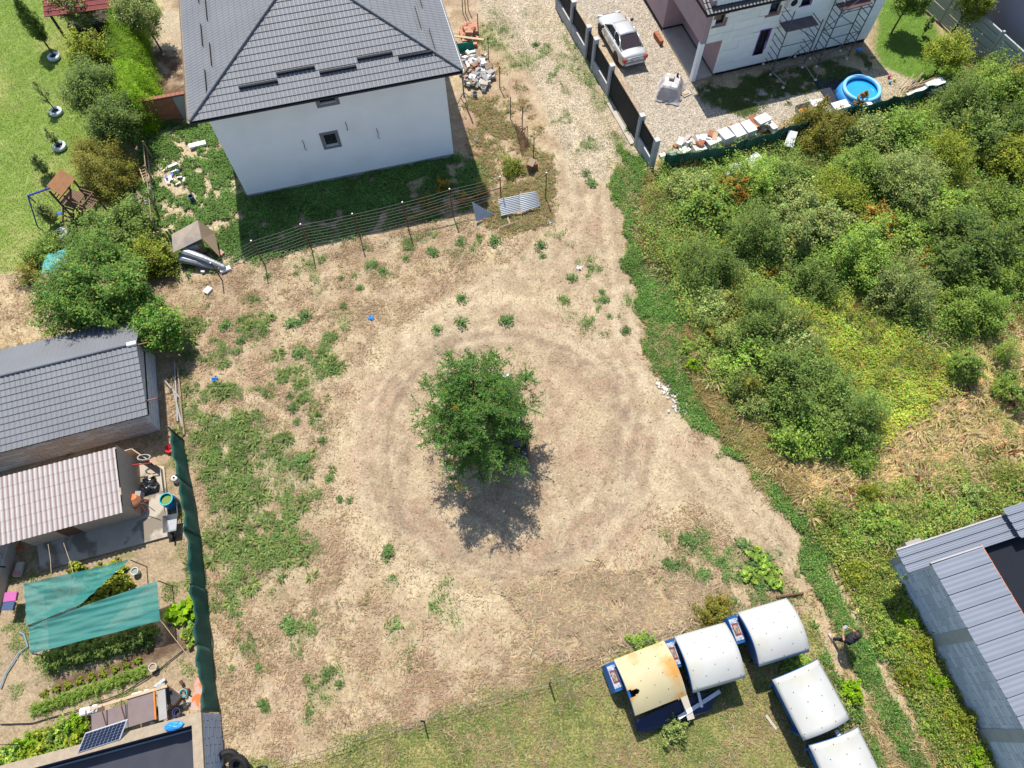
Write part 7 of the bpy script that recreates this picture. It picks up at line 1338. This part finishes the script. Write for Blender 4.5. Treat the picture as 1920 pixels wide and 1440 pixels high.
name_ = 'rough_dry_stalks'; cover('rough_dry_stalks', 'dry stalks mixed into the rough growth below the thicket', 'dry grass', rough * ss(.45, .6, n4) + .5 * MS['gstrip'] * ss(.56, .66, n4), 16000, bladecover(.4, [(.50, .40, .23), (.42, .32, .18), (.30, .26, .12)], lean=.85, wdt=.012))
name_ = 'meadow_hay'; cover('meadow_hay', 'faded clippings lying in patches on the mown meadow', 'dry grass', md * ss(.52, .62, fbm(GX, GY, .9, 151, 5)), 8000, bladecover(.22, [(.46, .37, .24), (.38, .30, .19), (.40, .27, .17)], lean=.9, wdt=.011))
name_ = 'meadow_clover'; cover('meadow_clover', 'greener clover patches in the mown meadow', 'clover', md * ss(.5, .6, fbm(GX, GY, 1.1, 157, 5)), 22000, leafcover(.06, .08, [(.09, .14, .04), (.13, .18, .055)], asp=.5, gain=1.6))

name_ = 'dry_zone_weeds'; cover('dry_zone_weeds', 'green weeds growing in patches through the tall dry grass', 'weeds', MS['drygrass'] * ss(.5, .62, fbm(GX, GY, .8, 171, 5)), 26000, leafcover(.09, .5, [(.12, .18, .05), (.09, .14, .035), (.19, .2, .07)], asp=.45, gain=2.0))
name_ = 'straw_litter'; cover('straw_litter', 'fine matted straw and dead stems on the outer field', 'dry grass', base_ * outr * (.2 + ss(.4, .6, n2)) + 1e-9, 60000, bladecover(.2, [(.46, .36, .23), (.40, .31, .20), (.33, .24, .16), (.43, .32, .22)], lean=.96, wdt=.009))

tufts('rough_tufts', 'arching green and straw tufts in the rough strip beside the block building', 'grass', rough, 520, 36, .42, GT + [(.42, .36, .18), (.36, .30, .15)], asp=.045)
tufts('meadow_tufts', 'small tufts left standing in the mown meadow', 'grass', md, 420, 22, .2, [(.22, .29, .09), (.34, .33, .15), (.44, .37, .22)], asp=.06)
tufts('yard_tufts', 'weed tufts in the dry corner beside the big house', 'grass', MS['brownpatch'] * (1 - MS['gravel']) + .3 * MS['housel'], 170, 26, .32, GT + [(.42, .30, .18), (.34, .22, .14)], asp=.06)

for i in range(34):
    x, y = [(rnd.uniform(1270, 1900), rnd.uniform(330, 560)), (rnd.uniform(1330, 1520), rnd.uniform(560, 800)), (rnd.uniform(1640, 1900), rnd.uniform(560, 760))][i % 3]
    plant('shrub', 'small young ' + ('yellow green', 'olive brown', 'mid green', 'reddish tinged', 'silvery', 'dark green')[i % 6] + ' shrub filling a gap between the large thicket shrubs', 'shrub', (x, y), ('yellow', 'olive', 'mid', 'orange', 'grey', 'dark')[i % 6], rnd.uniform(.4, .85), rnd.uniform(.8, 1.9), group='young shrubs in the gaps of the thicket', var=20 + i % 2, leaf=.085, dens=.6, shape='ball', z0=.1)
tufts('rusty_dock_stalks', 'rust brown dead dock stalks along the edge of the thicket', 'dead stalks', MS['thicket'] * (.15 + region(GX, GY, [(1215, 330), (1300, 340), (1290, 480), (1230, 500)], .4, .4, 181)) * ss(.5, .62, fbm(GX, GY, 1.4, 183)), 240, 26, .75, [(.22, .08, .035), (.30, .13, .06), (.16, .06, .03)], asp=.05)
tufts('thicket_straw', 'pale straw coloured grass showing through the thicket', 'dry grass', (MS['thicket'] * ss(.52, .62, fbm(GX, GY, .6, 187, 5)) * (1 - bram)), 420, 44, .85, [(.58, .46, .27), (.48, .40, .22), (.40, .36, .16)], asp=.035)
